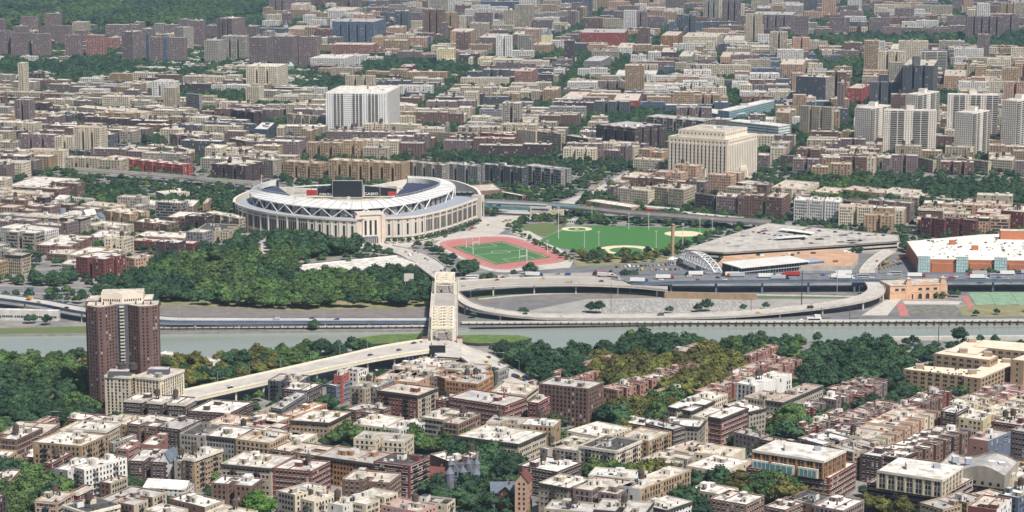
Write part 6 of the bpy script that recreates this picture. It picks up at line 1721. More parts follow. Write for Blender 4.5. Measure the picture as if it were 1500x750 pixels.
for x, y, z, m in ((1347, 541, h1, 'wallt'), (1424, 549, h1+.4, 'wallt'), (1447, 523, h2, 'wallt'), (1411, 518, h2, 'wallt'), (1424, 503, h2, 'wallt'), (1474, 533, h1, 'wallt')):
    c = P2(x, y, z); b = MB(); b.box(c, (math.cos(.1), math.sin(-.1)), 6, 5, z+.6, z+4, m, 'roofG'); b.build('roof_block', root, org)
b = MB(); rr_ = random.Random(3)
for k in range(30):
    x, y = rr_.uniform(1340, 1435), rr_.uniform(541, 551); c = P2(x, y, h1); b.box(c, (1, 0), 1, 1, h1+.8, h1+1.6, 'dark_trim')
b.build('roof_vent', root, org, kind='stuff')
# cream towers with dark balcony bays on the right
surf('tower_cream', (.80, .74, .66), (.72, .65, .57), scale=.05, rnd=0)
surf('tower_white', (.86, .86, .85), (.78, .78, .77), scale=.05, rnd=0)
def bay_tower(x0, xn, x1, yt, yb, al, bays_f, bays_s, label, top=True, mat='tower_cream'):
    poly = tower_foot(x0, xn, x1, yb, al); h = height_at(xn, yt, yb); org = (*poly[1], 0); root = thing('tower_block', org, label, 'tower block'); occupy(ccw(poly))
    pc_ = ccw(poly); b = MB(); b.prism(pc_, 0, h+1.2, mat, 'coping'); b.face([(x, y, h+1.24) for x, y in inset(pc_, .8)], 'roofW'); b.build('wall', root, org); fl = max(10, round(h/2.9))
    for (p, q, bays) in ((poly[0], poly[1], bays_f), (poly[1], poly[2], bays_s)):
        L_, u_, n_ = face_uv(p, q); acc = 0; tot = sum(w for w, _ in bays)
        for w, kind in bays:
            t0, t1 = acc/tot, (acc+w)/tot; acc += w; A_, B_ = lerp(p, q, t0), lerp(p, q, t1); c = lerp(A_, B_, .5); wl_ = math.dist(A_, B_)
            if kind == 'w':
                b = MB(); win_edge(b, A_, B_, 0, h, fl, 3.0, 1.3, 1.5, .12, prob=(.8, .15, .05), margin=.6); b.build('window', root, org, kind='stuff')
            elif kind == 'd':
                b = MB(); b.box((c[0]+n_[0]*.1, c[1]+n_[1]*.1), u_, wl_*.97, .3, 3, h-.4, 'glass_mid')
                b.build('glazed_bay', root, org)
                b = MB()
                for f in range(1, fl): b.box((c[0]+n_[0]*.9, c[1]+n_[1]*.9), u_, wl_*.94, 1.3, h*f/fl-.1, h*f/fl+.12, 'concrete'); b.box((c[0]+n_[0]*1.55, c[1]+n_[1]*1.55), u_, wl_*.94, .1, h*f/fl, h*f/fl+.95, 'concrete')
                b.build('balcony', root, org, kind='stuff')
                for f in ((.33, .66) if mat == 'tower_white' else (.5,)):
                    b = MB(); cc_ = lerp(A_, B_, f); b.box((cc_[0]+n_[0]*.9, cc_[1]+n_[1]*.9), u_, .9, 1.7, 0, h+.2, mat); b.build('pier', root, org)
    c = lerp(poly[0], poly[2], .5); b = MB(); b.box(c, (math.cos(math.radians(al)), -math.sin(math.radians(al))), 10, 8, h+1, h+7, 'tower_cream', 'roofG'); b.build('penthouse', root, org)
    b = MB(); b.cyl((c[0]+6, c[1]+2), 2, h+1, h+8, 'concrete_dark', 8); b.build('water_tank', root, org)
    return root
bay_tower(1251, 1274, 1303, 160, 221, 38, [(1, 'w')], [(1, 'd'), (.5, 'w'), (1, 'd')], 'narrow cream tower block, leftmost of the dark-balconied group at right')
bay_tower(1293, 1370, 1386, 163, 229, 8, [(.8, 'w'), (1.6, 'd'), (1, 'w'), (1.8, 'd'), (.9, 'w')], [(1, 'w')], 'widest front cream tower block with two dark balcony bays')
bay_tower(1325, 1343, 1374, 140, 200, 38, [(1, 'w')], [(1, 'd'), (.5, 'w'), (1, 'd')], 'cream tower block standing just behind the widest front one')
bay_tower(1386, 1460, 1475, 140, 214, 8, [(.6, 'w'), (1.2, 'd'), (.6, 'w'), (1, 'd'), (.6, 'w'), (1.2, 'd')], [(1, 'w')], 'broad cream tower block with three dark balcony bays, behind a narrower one')
bay_tower(1397, 1423, 1448, 167, 232, 38, [(1, 'w')], [(1, 'd'), (.5, 'w'), (1, 'd')], 'narrow cream tower block in front of the broad three-bay one')
bay_tower(1465, 1487, 1515, 149, 228, 38, [(1, 'w')], [(1, 'd'), (.5, 'w'), (1, 'd')], 'narrow cream tower block, rightmost at the edge of the photo')
bay_tower(478, 566, 586, 138, 203, 8, [(.8, 'w'), (1.0, 'd'), (.9, 'w'), (1, 'd'), (.6, 'w'), (1, 'd'), (.8, 'w')], [(1, 'w')], 'tall white slab tower block with blue balcony bays behind the stadium', mat='tower_white')
bay_tower(1350, 1386, 1397, 76, 112, 8, [(.4, 'd'), (1.4, 'd')], [(1, 'd')], 'blue glass office tower behind the dark slab blocks')
# chimney on the dark slab
c = P2(1340, 162); h = height_at(1340, 83, 162); b = MB(); b.box(c, (1, 0), 11, 11, 0, h, 'walld', 'plain_dark'); o = b.build('stair_tower', None, (*c, 0)); tag(o, 'black windowless shaft rising above the dark slab towers', 'tower'); occupy(ccw([(c[0]-6, c[1]-6), (c[0]+6, c[1]-6), (c[0]+6, c[1]+6), (c[0]-6, c[1]+6)]))
# beige pair beside the dark tower
bh = []
for i, (x0, xn, x1, yt, yb, al) in enumerate(((155, 193, 199, 553, 613, 12), (199, 236, 271, 556, 615, 24))):
    poly = ccw(tower_foot(x0, xn, x1, yb, al)); h = height_at(xn, yt, yb)
    root, out, org = building(poly, h, 'c', 'G', 13, 'c', 'tower_block', None, lod=0, rec=False, wall2='t' if i == 0 else None, sp=2.7, parts=True)
    tag(root, ('left' if i == 0 else 'right')+' of the twin beige brick tower blocks in front of the dark tower', 'tower block')
    c = lerp(poly[0], poly[2], .5); b = MB(); b.box(c, (1, 0), 14, 8, h, h+4, 'walld', 'roofG'); b.build('penthouse', root, org)
    if i == 0:
        for dx in (-3, 5): water_tank(root, org, (c[0]+dx+4, c[1]+4), h+1, 3)
# dark turreted mansion
surf('slate_stone', (.22, .23, .27), (.12, .13, .17), scale=.5, rnd=0); surf('slate_roof', (.13, .15, .19), (.20, .22, .26), scale=.6, rnd=0)
org = (*P2(678, 735), 0); cx_, cy_ = org[0], org[1]+14; root = thing('mansion', org, 'dark slate-grey turreted stone mansion at bottom centre among trees', 'mansion'); hm = 17
b = MB(); b.box((cx_, cy_), (1, 0), 16, 18, 0, hm, 'slate_stone', 'roofK'); [b.bar((cx_-8, cy_-9+dy_, hm+.5), (cx_+8, cy_-9+dy_, hm+.5), .5, 'slate_stone') for dy_ in (0, 18)]; b.build('wall', root, org); b = MB()
for p, q in (((cx_-8, cy_-9), (cx_+8, cy_-9)), ((cx_+8, cy_-9), (cx_+8, cy_+9))): win_edge(b, p, q, 0, hm, 4, 3, 1.2, 2, .1)
b.build('window', root, org, kind='stuff')
for dx, dy, r_, hh in ((-8, -9, 2.7, 19), (8, -9, 2.4, 18.5), (0, -9.3, 2.2, 20), (-8, 9, 1.8, 19.5), (8, 9, 2.0, 20), (3, 2, 1.7, 22)):
    b = MB(); b.cyl((cx_+dx, cy_+dy), r_, 0, hh-2.6, 'slate_stone', 12); b.cyl((cx_+dx, cy_+dy), r_*1.12, hh-2.6, hh+1.6, 'slate_roof', 12, .1); b.build('turret', root, org)
for dx in (-5, 5): b = MB(); b.box((cx_+dx, cy_+4), (1, 0), 1.4, 1.4, hm, hm+4, 'slate_stone'); b.build('chimney', root, org)
for dx in (-4.2, 4.2):
    b = MB(); x, y = cx_+dx, cy_-9.3; b.box((x, y+1), (1, 0), 3.2, 2.6, hm-3, hm+1, 'slate_stone')
    for yy in (y-.35, y+2.3): b.face([(x-1.8, yy, hm+1), (x+1.8, yy, hm+1), (x, yy, hm+4)], 'slate_stone')
    for sg in (-1, 1): b.face([(x+1.8*sg, y-.4, hm+1), (x+1.8*sg, y+2.4, hm+1), (x, y+2.4, hm+4.05), (x, y-.4, hm+4.05)], 'slate_roof')
    b.box((x, y-.35), (1, 0), 1.2, .1, hm-2, hm+.4, 'glass_dark'); b.build('dormer', root, org)
occupy([(cx_-10, cy_-12), (cx_+10, cy_-12), (cx_+10, cy_+11), (cx_-10, cy_+11)])
def gable_house(px, py, w, d, h, rh, ang, wall, roof, label, name='house', cat='house', chim=True):
    c = P2(px, py); org = (*c, 0); root = thing(name, org, label, cat); a = math.radians(ang); u = (math.cos(a), math.sin(a)); v = (-u[1], u[0])
    G_ = lambda x, y, z: (c[0]+u[0]*x+v[0]*y, c[1]+u[1]*x+v[1]*y, z)
    b = MB(); b.box(c, u, w, d, 0, h, wall)
    for s in (-1, 1): pts = [G_(s*w/2, -d/2, h), G_(s*w/2, d/2, h), G_(s*w/2, 0, h+rh)]; b.face(pts if s > 0 else pts[::-1], wall)
    b.build('wall', root, org); b = MB(); e = .5
    for s in (-1, 1):
        for dz in (0, -.25):
            pts = [G_(-w/2-e, s*(d/2+e), h-.3+dz), G_(w/2+e, s*(d/2+e), h-.3+dz), G_(w/2+e, 0, h+rh+.1+dz), G_(-w/2-e, 0, h+rh+.1+dz)]; b.face(pts, roof)
    b.build('roof', root, org); b = MB()
    P_ = [G_(-w/2, -d/2, 0)[:2], G_(w/2, -d/2, 0)[:2], G_(w/2, d/2, 0)[:2], G_(-w/2, d/2, 0)[:2]]
    for i in range(4):
        if facing(P_[i], P_[(i+1) % 4]): win_edge(b, P_[i], P_[(i+1) % 4], 0, h, max(1, round(h/3)), 3, 1.1, 1.5, .07, prob=(.6, .1, .3))
    b.build('window', root, org, kind='stuff')
    if chim: b = MB(); b.box(G_(w*.2, d*.1, 0)[:2], u, 1, 1, h, h+rh+1.5, 'walln'); b.build('chimney', root, org)
    occupy(ccw(P_)); return root
gable_house(624, 716, 12, 9, 8, 5, 10, 'walln', 'shingle_red', 'house with bright red pitched roof left of the turreted mansion')
gable_house(641, 716, 12, 10, 9, 5, -20, 'walln', 'shingle_red', 'house with dark red pitched roof touching the turreted mansion')
gable_house(737, 741, 15, 10, 10, 5, 5, 'walll', 'shingle_blue', 'blue-grey shingled house with pitched roof right of the turreted mansion')
gable_house(746, 746, 8, 10, 11, 4, 60, 'wallm', 'shingle_blue', 'maroon wing with slate gable beside the blue-grey house')
gable_house(767, 752, 12, 8, 21, 5, 78, 'wallp', 'wallm', 'tall narrow peach gabled house at bottom centre', chim=True)
gable_house(249, 706, 14, 7, 15, 6, 75, 'wallw', 'shingle_blue', 'narrow white gabled house between dark row and tan apartment')
gable_house(248, 728, 26, 17, 8, 3, -12, 'wallw', 'roofW', 'wide grey hall with low white gabled roof')
for i, (x, y, m_, w_) in enumerate(((88, 322, 'shingle_blue', 'pale'), (110, 326, 'roofG', 'grey'), (131, 324, 'roofW', 'white'), (125, 333, 'roofW', 'cream'), (145, 329, 'shingle_blue', 'slate'))): gable_house(x, y, 12, 10, 8, 5, 20*i, 'wallw', m_, 'white house with %s pitched roof, %s of five left of stadium' % (w_, ['leftmost', 'second', 'third', 'fourth', 'rightmost'][i]), chim=False)
# twin-spired church and dome
for (x, y, yt, lab) in ((794, 66, 42, 'left spire of'), (804, 66, 40, 'right spire of')):
    pass
def spire(px, yb, yt, w, wall, roof, label, name='church_tower'):
    c = P2(px, yb); h = height_at(px, yt, yb); b = MB(); b.box(c, (1, 0), w, w, 0, h*.68, wall); org = (*c, 0); root = thing(name, org, label, 'church tower'); b.build('wall', root, org); b = MB(); b.cyl(c, w*.55, h*.68, h, roof, 8, .1); b.build('spire', root, org); occupy([(c[0]-w/2, c[1]-w/2), (c[0]+w/2, c[1]-w/2), (c[0]+w/2, c[1]+w/2), (c[0]-w/2, c[1]+w/2)])
spire(793, 70, 42, 16, 'wally', 'shingle_blue', 'left one of two pale church towers, upper centre'); spire(804, 70, 41, 16, 'wally', 'shingle_blue', 'right one of two pale church towers, upper centre')
spire(426, 110, 90, 12, 'wallg', 'mint', 'pale green domed church tower left of the striped white block'); spire(1003, 50, 18, 14, 'walll', 'shingle_blue', 'dark blue church tower near the top, right of centre'); spire(419, 52, 30, 10, 'wallw', 'shingle_blue', 'small white steeple near the top left woods')

# glass-walled civic blocks beside the courthouse
def glass_block(poly, h, fl, gm, bm, label, every=5.0, band=.35):
    poly = ccw(poly); c0 = lerp(poly[0], poly[2], .5); org = (*c0, 0); root = thing('glass_building', org, label, 'building'); occupy(poly)
    b = MB(); b.prism(poly, 0, h, gm, 'roofW'); b.build('glass_wall', root, org); b = MB(); b.prism(inset(poly, -.5), h, h+1.0, 'white_paint', 'coping', True); b.face([(x, y, h+1.03) for x, y in inset(poly, 1.5)], 'roofW'); b.build('roof', root, org)
    for i in range(4):
        p, q = poly[i], poly[(i+1) % 4]; L_, u_, n_ = face_uv(p, q)
        if not facing(p, q) or L_ < 4: continue
        m = lerp(p, q, .5); b = MB()
        for f in range(fl): z = h*f/fl; b.box((m[0]+n_[0]*.25, m[1]+n_[1]*.25), u_, L_+.4, .5, z, z+h/fl*band, bm)
        b.build('floor_band', root, org)
        k = int(L_/every)
        for j in range(k+1): c = lerp(p, q, j/max(1, k)); b = MB(); b.box((c[0]+n_[0]*.35, c[1]+n_[1]*.35), u_, .5, .5, 0, h, 'mullion'); b.build('mullion', root, org)
    rr_ = random.Random(int(c0[0])); b = MB(); c = lerp(poly[0], poly[2], .45); b.box(c, (1, 0), 12, 8, h+1, h+4, 'metal_grey', 'roofG'); b.build('roof_plant', root, org)
surf('mint_panel', (.50, .68, .62), rnd=0)
h = height_at(1066, 169, 182); glass_block(from_roof((990, 160), (1066, 169.5), (1092, 163), h), h, 4, 'glass_teal', 'glass_blue', 'low teal glass-walled civic block behind the courthouse, front wing', 6, .3)
h = height_at(1068, 163, 183); glass_block(from_roof((1052, 161), (1068, 163.5), (1134, 148), h), h, 6, 'glass_teal', 'metal_grey', 'long teal glass-walled civic block stretching back right of the courthouse', 7, .2)
h = height_at(1140, 185, 217); glass_block(from_roof((1066, 178), (1140, 186), (1157, 181), h), h, 8, 'glass_teal', 'white_paint', 'mint green and white striped office block right of the courthouse', 9, .5)
# ---------------------------------------------------------------- dense city fill between what was read off the photograph
FILL = []
def zone(pxpoly, ang, palette, roofs, hlo, hhi, lot=(14, 34), depth=(13, 20), block=(140, 62), street=15, dens=.95, tallp=.0, tree=.25):
    poly = ccw(pp(pxpoly)); xs = [p[0] for p in poly]; ys = [p[1] for p in poly]; cx_, cy_ = sum(xs)/len(xs), sum(ys)/len(ys); R = max(math.dist((cx_, cy_), p) for p in poly)
    a = math.radians(ang); u = (math.cos(a), math.sin(a)); v = (-u[1], u[0]); n1 = int(R/block[0])+2; n2 = int(R/block[1])+2
    for bi in range(-n1, n1+1):
        for bj in range(-n2, n2+1):
            bx, by = bi*block[0], bj*block[1]; 
            if random.random() < .06: continue
            for side in (0, 1):
                t = 0; LX = block[0]-street
                base = random.choice(palette); bh = random.uniform(hlo, hhi)
                while t < LX-8:
                    w = random.uniform(*lot)
                    if t+w > LX-6: w = LX-t
                    d = random.uniform(*depth)
                    if random.random() < .04: t += w; continue
                    y0 = by if side == 0 else by+block[1]-street-d
                    if random.random() < .45: base = random.choice(palette); bh = random.uniform(hlo, hhi)
                    c = [(bx+t, y0), (bx+t+w-.4, y0), (bx+t+w-.4, y0+d), (bx+t, y0+d)]
                    t += w
                    W_ = [(cx_+u[0]*x+v[0]*y, cy_+u[1]*x+v[1]*y) for x, y in c]; m = lerp(W_[0], W_[2], .5)
                    if random.random() > dens or not inside(poly, np.array([m[0]]), np.array([m[1]]))[0] or not free(W_): continue
                    px, py = proj(*m, 0)
                    if not (-60 < px < 1560 and py < 790): continue
                    h = bh*random.uniform(.8, 1.2)
                    if random.random() < tallp: h *= random.uniform(1.6, 2.6)
                    FILL.append((W_, h, base, random.choice(roofs), m, (bi, bj))); occupy(W_)
            # yard trees
            for _ in range(int(block[0]/11)):
                for _r in range(int(tree*2.6+random.random())):
                    x = bx+random.uniform(0, block[0]); y = by+block[1]/2-street/2+random.uniform(-7, 7)
                    if random.random() < .45: y = by-street/2+random.uniform(-3, 3)
                    YARD.append((cx_+u[0]*x+v[0]*y, cy_+u[1]*x+v[1]*y))
YARD = []
# near bank, bottom
zone([(-40, 640), (400, 600), (640, 560), (800, 570), (1060, 640), (1100, 800), (-60, 800)], -16, 'nbtcvmkne', 'WTTGSW', 15, 19, (22, 44), (16, 24), (130, 58), 13, .8, 0, .6)
zone([(1060, 640), (1550, 560), (1560, 800), (1080, 800)], 38, 'nbtcvmkp', 'WTTGSP', 13, 18, (22, 46), (16, 22), (170, 56), 14, .8, 0, .6)
zone([(270, 600), (480, 545), (640, 530), (660, 560), (560, 600), (280, 630)], -16, 'ntkdcv', 'WTTGK', 7, 14, (18, 36), (18, 28), (110, 60), 12, .8, 0, .1)
# left hillside
zone([(-40, 300), (110, 290), (240, 300), (350, 320), (350, 345), (230, 385), (110, 395), (-40, 415)], -20, 'nbvtcekgn', 'WTTTG', 12, 19, (18, 44), (15, 22), (120, 62), 16, .8, 0, .9)
zone([(-60, 185), (420, 185), (420, 262), (110, 258), (-60, 280)], -14, 'tnkbecvdv', 'TWWGT', 16, 23, (24, 62), (16, 26), (170, 76), 20, .93, .02, .5)
zone([(420, 170), (880, 175), (880, 245), (770, 238), (420, 235)], -8, 'tvnbegkcv', 'TWWGT', 16, 24, (24, 62), (16, 26), (170, 78), 20, .93, .02, .5)
zone([(880, 215), (985, 215), (985, 262), (1100, 262), (1130, 288), (1190, 300), (1000, 300), (880, 300), (900, 262)], -25, 'btpcvn', 'TWGT', 16, 20, (16, 36), (15, 22), (110, 62), 16, .85, 0, .6)
zone([(1120, 205), (1560, 205), (1560, 262), (1190, 262), (1120, 250)], -12, 'vnbtc', 'TWGT', 15, 21, (18, 40), (15, 22), (120, 64), 18, .85, 0, .8)
zone([(1130, 302), (1560, 302), (1560, 350), (1330, 348), (1180, 322)], -14, 'cbpvnt', 'WTPT', 14, 19, (18, 36), (15, 22), (110, 62), 15, .85, 0, .7)
# middle distance
zone([(-80, 128), (470, 125), (470, 180), (-80, 188)], -12, 'bctnvwke', 'TWWTG', 14, 24, (20, 50), (16, 24), (190, 88), 22, .9, .04, .9)
zone([(-80, 90), (470, 90), (470, 125), (-80, 128)], -12, 'bcwvwe', 'WWTTG', 7, 12, (12, 36), (12, 18), (150, 80), 24, .62, .02, 1.6)
zone([(470, 85), (900, 85), (900, 178), (470, 172)], -6, 'bnvwtcedk', 'TWGTG', 11, 22, (20, 56), (16, 28), (190, 92), 24, .84, .03, 1.0)
zone([(900, 80), (1240, 80), (1240, 160), (1120, 206), (900, 160)], -4, 'bcwtvpnl', 'WWGTP', 13, 26, (20, 54), (16, 28), (190, 92), 24, .82, .035, .9)
zone([(1220, 78), (1580, 78), (1580, 215), (1220, 215)], -10, 'vbcnwtp', 'TTGT', 16, 28, (22, 60), (16, 28), (160, 84), 20, .85, .08, .9)
# far distance
zone([(390, 20), (1600, 20), (1600, 82), (390, 88)], -8, 'bvcwtnpved', 'WTWGP', 12, 30, (22, 56), (18, 30), (230, 125), 32, .78, .12, 1.1)
zone([(350, -60), (1700, -60), (1700, 22), (380, 22)], -10, 'bvcwtnvlp', 'WTWGP', 12, 34, (24, 64), (20, 34), (270, 150), 36, .72, .12, 1.0)
zone([(-120, 44), (390, 44), (390, 92), (-120, 92)], -10, 'vvcnbi', 'WTTGP', 8, 14, (18, 44), (15, 26), (180, 100), 26, .6, .0, 1.6)
FILL.sort(key=lambda f: -pxm(f[4][1])*math.sqrt(max(f[1], 1)*math.dist(f[0][0], f[0][1])))
vis = [f for f in FILL if -10 < proj(*f[4], f[1])[0] < 1510 and -5 < proj(*f[4], f[1])[1] < 755]
NSOLO = 300
solo = vis[:NSOLO]; sid = set(id(f) for f in solo); rest = [f for f in FILL if id(f) not in sid]
for W_, h, wl_, rf, m, _ in solo:
    s = pxm(m[1]); pc_ = ccw(W_); nt = autonotch(pc_, [i for i in range(4) if facing(pc_[i], pc_[(i+1) % 4], .1)][:1]) if area(pc_) > 380 and random.random() < .6 else None
    fl = random.choice(['', 'C', 'c', 'f', 'B', 'X', 'N', '']) if s > 1.3 else ''
    if h > 15 and random.random() < .25: fl += 'T'
    building(W_, h, wl_, rf, None, fl, 'city_building', nt, occ=False)
# the rest of the city: too many to single out, one joined mesh
b = MB()
for W_, h, wl_, rf, m, _ in rest:
    pc_ = ccw(W_); wm = 'wall'+wl_; inn = inset(pc_, .7)
    for i in range(4):
        p, q = pc_[i], pc_[(i+1) % 4]; b.face([(*p, 0), (*q, 0), (*q, h+.7), (*p, h+.7)], wm); b.face([(*p, h+.7), (*q, h+.7), (*inn[(i+1) % 4], h+.7), (*inn[i], h+.7)], wm); b.face([(*inn[(i+1) % 4], h), (*inn[i], h), (*inn[i], h+.7), (*inn[(i+1) % 4], h+.7)], wm)
        if facing(p, q, .05): 
            far = m[1] > 4200
            win_edge(b, p, q, 0, h, max(2, round(h/3.2)), 4.4 if far else 3.7, 1.9 if far else 1.5, 1.8, .2)
    b.face([(x, y, h) for x, y in inn], 'roof'+rf)
    if random.random() < .8:
        c = lerp(pc_[0], pc_[2], random.uniform(.3, .7)); L_, u_, n_ = face_uv(pc_[0], pc_[1]); b.box(c, u_, random.uniform(3, 7), random.uniform(3, 6), h, h+random.uniform(2, 4), random.choice([wm, 'roofW', 'wallw', 'walle']), random.choice(['roofW', 'roofT', 'roofK']))
    if random.random() < .5:
        c = lerp(pc_[1], pc_[3], random.uniform(.25, .75)); b.box(c, (1, 0), random.uniform(2, 4), random.uniform(2, 4), h, h+random.uniform(1.5, 5), random.choice(['dark_trim', 'walle', wm]))
o = b.build('distant_city_buildings'); o['kind'] = 'stuff'; tag(o, 'mass of smaller apartment and row buildings filling the far city blocks', 'buildings')
print('FILL', len(FILL), 'solo', len(solo))
# ---------------------------------------------------------------- trees
TINT = {'d': ('leaves_dark', 'dark green'), 'g': ('leaves_green', 'mid green'), 'o': ('leaves_olive', 'olive'), 'b': ('leaves_bright', 'bright green'), 'l': ('leaves_gold', 'golden')}
def ico():
    t = (1+5**.5)/2; v = [Vector(p).normalized() for p in ((-1, t, 0), (1, t, 0), (-1, -t, 0), (1, -t, 0), (0, -1, t), (0, 1, t), (0, -1, -t), (0, 1, -t), (t, 0, -1), (t, 0, 1), (-t, 0, -1), (-t, 0, 1))]
    f = [(0, 11, 5), (0, 5, 1), (0, 1, 7), (0, 7, 10), (0, 10, 11), (1, 5, 9), (5, 11, 4), (11, 10, 2), (10, 7, 6), (7, 1, 8), (3, 9, 4), (3, 4, 2), (3, 2, 6), (3, 6, 8), (3, 8, 9), (4, 9, 5), (2, 4, 11), (6, 2, 10), (8, 6, 7), (9, 8, 1)]
    nf = []; c = {}
    def mid(a, b):
        k = (min(a, b), max(a, b))
        if k not in c: v.append(((v[a]+v[b])/2).normalized()); c[k] = len(v)-1
        return c[k]
    for a, b_, d in f: x, y, z = mid(a, b_), mid(b_, d), mid(d, a); nf += [(a, x, z), (b_, y, x), (d, z, y), (x, y, z)]
    return v, nf
IV, IF = ico()
def crown_mesh(seed, mat, leaves=700):
    r = random.Random(seed); V = []; Fc = []
    nl = r.randint(7, 10); lobes = [(Vector((0, 0, 7.2)), 3.3)]
    for k in range(nl):
        a = 2*math.pi*k/nl+r.uniform(-.4, .4); rad = r.uniform(2.0, 3.3); lobes.append((Vector((math.cos(a)*rad, math.sin(a)*rad, r.uniform(5.0, 8.4))), r.uniform(1.5, 2.5)))
    lobes.append((Vector((r.uniform(-1, 1), r.uniform(-1, 1), 9.4)), 2.0))
    for c, R in lobes:
        i = len(V)
        for v in IV:
            k = R*(.86+r.uniform(-.2, .2)); V.append(tuple(c+Vector((v.x*k, v.y*k, v.z*k*.82))))
        Fc += [(a+i, b_+i, d+i) for a, b_, d in IF]
    for k in range(leaves):
        c, R = r.choice(lobes); d = Vector((r.gauss(0, 1), r.gauss(0, 1), r.gauss(.25, .9))).normalized(); p = c+Vector((d.x, d.y, d.z*.85))*R*r.uniform(.88, 1.22)
        n = (d+Vector((r.gauss(0, .6), r.gauss(0, .6), r.gauss(0, .6)))).normalized(); x = n.cross(Vector((.3, .2, 1))).normalized(); y = n.cross(x); s = r.uniform(.22, .5)
        i = len(V); V += [tuple(p-x*s-y*s*.7), tuple(p+x*s-y*s*.7), tuple(p+x*s*.6+y*s), tuple(p-x*s*.6+y*s)]; Fc.append((i, i+1, i+2, i+3))
    me = bpy.data.meshes.new('crown'); me.from_pydata(V, [], Fc); me.materials.append(MATS[mat]); me.polygons.foreach_set('use_smooth', [len(f) == 3 for f in Fc]); me.update(); return me
CM = {(t, k): crown_mesh(k*7+1, TINT[t][0]) for t in TINT for k in range(3)}
def trunk_mesh():
    b = MB(); b.cyl((0, 0), .38, 0, 3.2, 'bark', 7, .26)
    for k in range(4): a = k*1.6+.3; b.bar((0, 0, 2.8), (math.cos(a)*1.9, math.sin(a)*1.9, 5.6), .17, 'bark', .08)
    b.bar((0, 0, 3), (.2, .1, 7), .2, 'bark', .1)
    o = b.build('trunk'); me = o.data; bpy.data.objects.remove(o); return me
TM = trunk_mesh()
PTS = []      # x, y, scale, rot, tint, variant, zone
def edge_ok(x, y): return not hard(x, y)
for zi, (poly_px, sp, sc, tints, where) in enumerate(TZ):
    sp = sp*1.1
    poly = ccw(pp(poly_px)); xs = [p[0] for p in poly]; ys = [p[1] for p in poly]
    nx, ny = int((max(xs)-min(xs))/sp)+1, int((max(ys)-min(ys))/sp)+1
    gx, gy = np.meshgrid(np.arange(nx), np.arange(ny), indexing='ij'); gx = min(xs)+(gx+(gy % 2)*.5)*sp+np.random.uniform(-.38, .38, gx.shape)*sp; gy = min(ys)+gy*sp+np.random.uniform(-.38, .38, gy.shape)*sp
    ins = inside(poly, gx, gy)
    for x, y in zip(gx[ins], gy[ins]):
        px, py = proj(x, y)
        if not (-40 < px < 1540 and -40 < py < 790) or hard(x, y) or hard(x+2, y) or hard(x, y-3): continue
        if where.startswith('wooded') and math.sin(x*.043+1)+math.sin(y*.019+x*.02)+random.uniform(-.5, .5) > 1.72: continue
        if random.random() < .05: continue
        sc_ = random.choice((.7, .95, 1.0, 1.1, 1.3))
        # gentle clumps of tint
        k = int((math.sin(x*.021)+math.cos(y*.017+x*.01)+2)*len(tints)*.25+random.uniform(-.8, .8)) % len(tints)
        PTS.append((x, y, sc*sc_*random.uniform(.85, 1.12), random.uniform(0, 6.28), tints[k], random.randrange(3), where))
for (x, y) in YARD:
    if not taken(x, y) and not hard(x-2, y) and not hard(x+2, y): PTS.append((x, y, random.uniform(.5, .85)*(1.0 if y < 3000 else 1.4), random.uniform(0, 6.28), random.choice('dddg'), random.randrange(3), 'yard'))
# clipped street trees in front of the stadium wall, and along the promenade
for k in range(24):
    t = (k+.6)/25; (c, u) = along(Rw, LR*t); nn = (u[1], -u[0]); PTS.append((c[0]+nn[0]*7, c[1]+nn[1]*7, .52, k, 'd', k % 3, 'row of clipped trees along the stadium wall'))
for k in range(34):
    p = P2(*lerp((752, 340), (836, 383), k/33)); PTS.append((p[0]+random.uniform(-3, 3), p[1]+random.uniform(-6, 10), random.uniform(.3, .5), k, random.choice('dgo'), k % 3, 'promenade right of the running track'))
for k in range(40):
    p = P2(*lerp((1042, 346), (968, 374), random.random())); PTS.append((p[0]+random.uniform(-4, 10), p[1]+random.uniform(-8, 8), random.uniform(.4, .7), k, random.choice('dgo'), k % 3, 'border between the ballfield and parking garage'))
for k in range(46):
    p = P2(random.uniform(850, 975), random.uniform(374, 386)); PTS.append((p[0], p[1], random.uniform(.4, .85), k, random.choice('dgol'), k % 3, 'little park in front of the ballfield'))
for k in range(60):
    p = P2(random.uniform(700, 835), random.uniform(316, 336)); 
    if not hard(*p): PTS.append((p[0], p[1], random.uniform(.4, .7), k, random.choice('dgo'), k % 3, 'street planting between stadium and ballfield'))
for k in range(110):
    p = P2(random.uniform(845, 1130), random.uniform(315, 331)); q = proj(*p)
    if not hard(*p): PTS.append((p[0], p[1], random.uniform(.4, .75), k, random.choice('ddg'), k % 3, 'dark line of trees along the elevated railway'))
for px, py, sc in ((866, 458, .9), (877, 459, 1.0), (1035, 456, 1.0), (1022, 457, .7), (980, 459, .6), (1089, 456, .6), (1122, 453, .6), (1430, 463, .5), (1460, 461, .5), (1405, 505, 1.3)):
    p = P2(px, py); PTS.append((p[0], p[1], sc, px, 'd', px % 3, 'paved slope beside the river'))
PTS.sort(key=lambda p: -pxm(p[1])*p[2])
def covered(p): return False
solo_t = [p for p in PTS if -5 < proj(p[0], p[1], 6)[0] < 1505 and proj(p[0], p[1], 6)[1] < 755][:300]
sid = set(id(p) for p in solo_t); rest_t = [p for p in PTS if id(p) not in sid]
SRC = {}
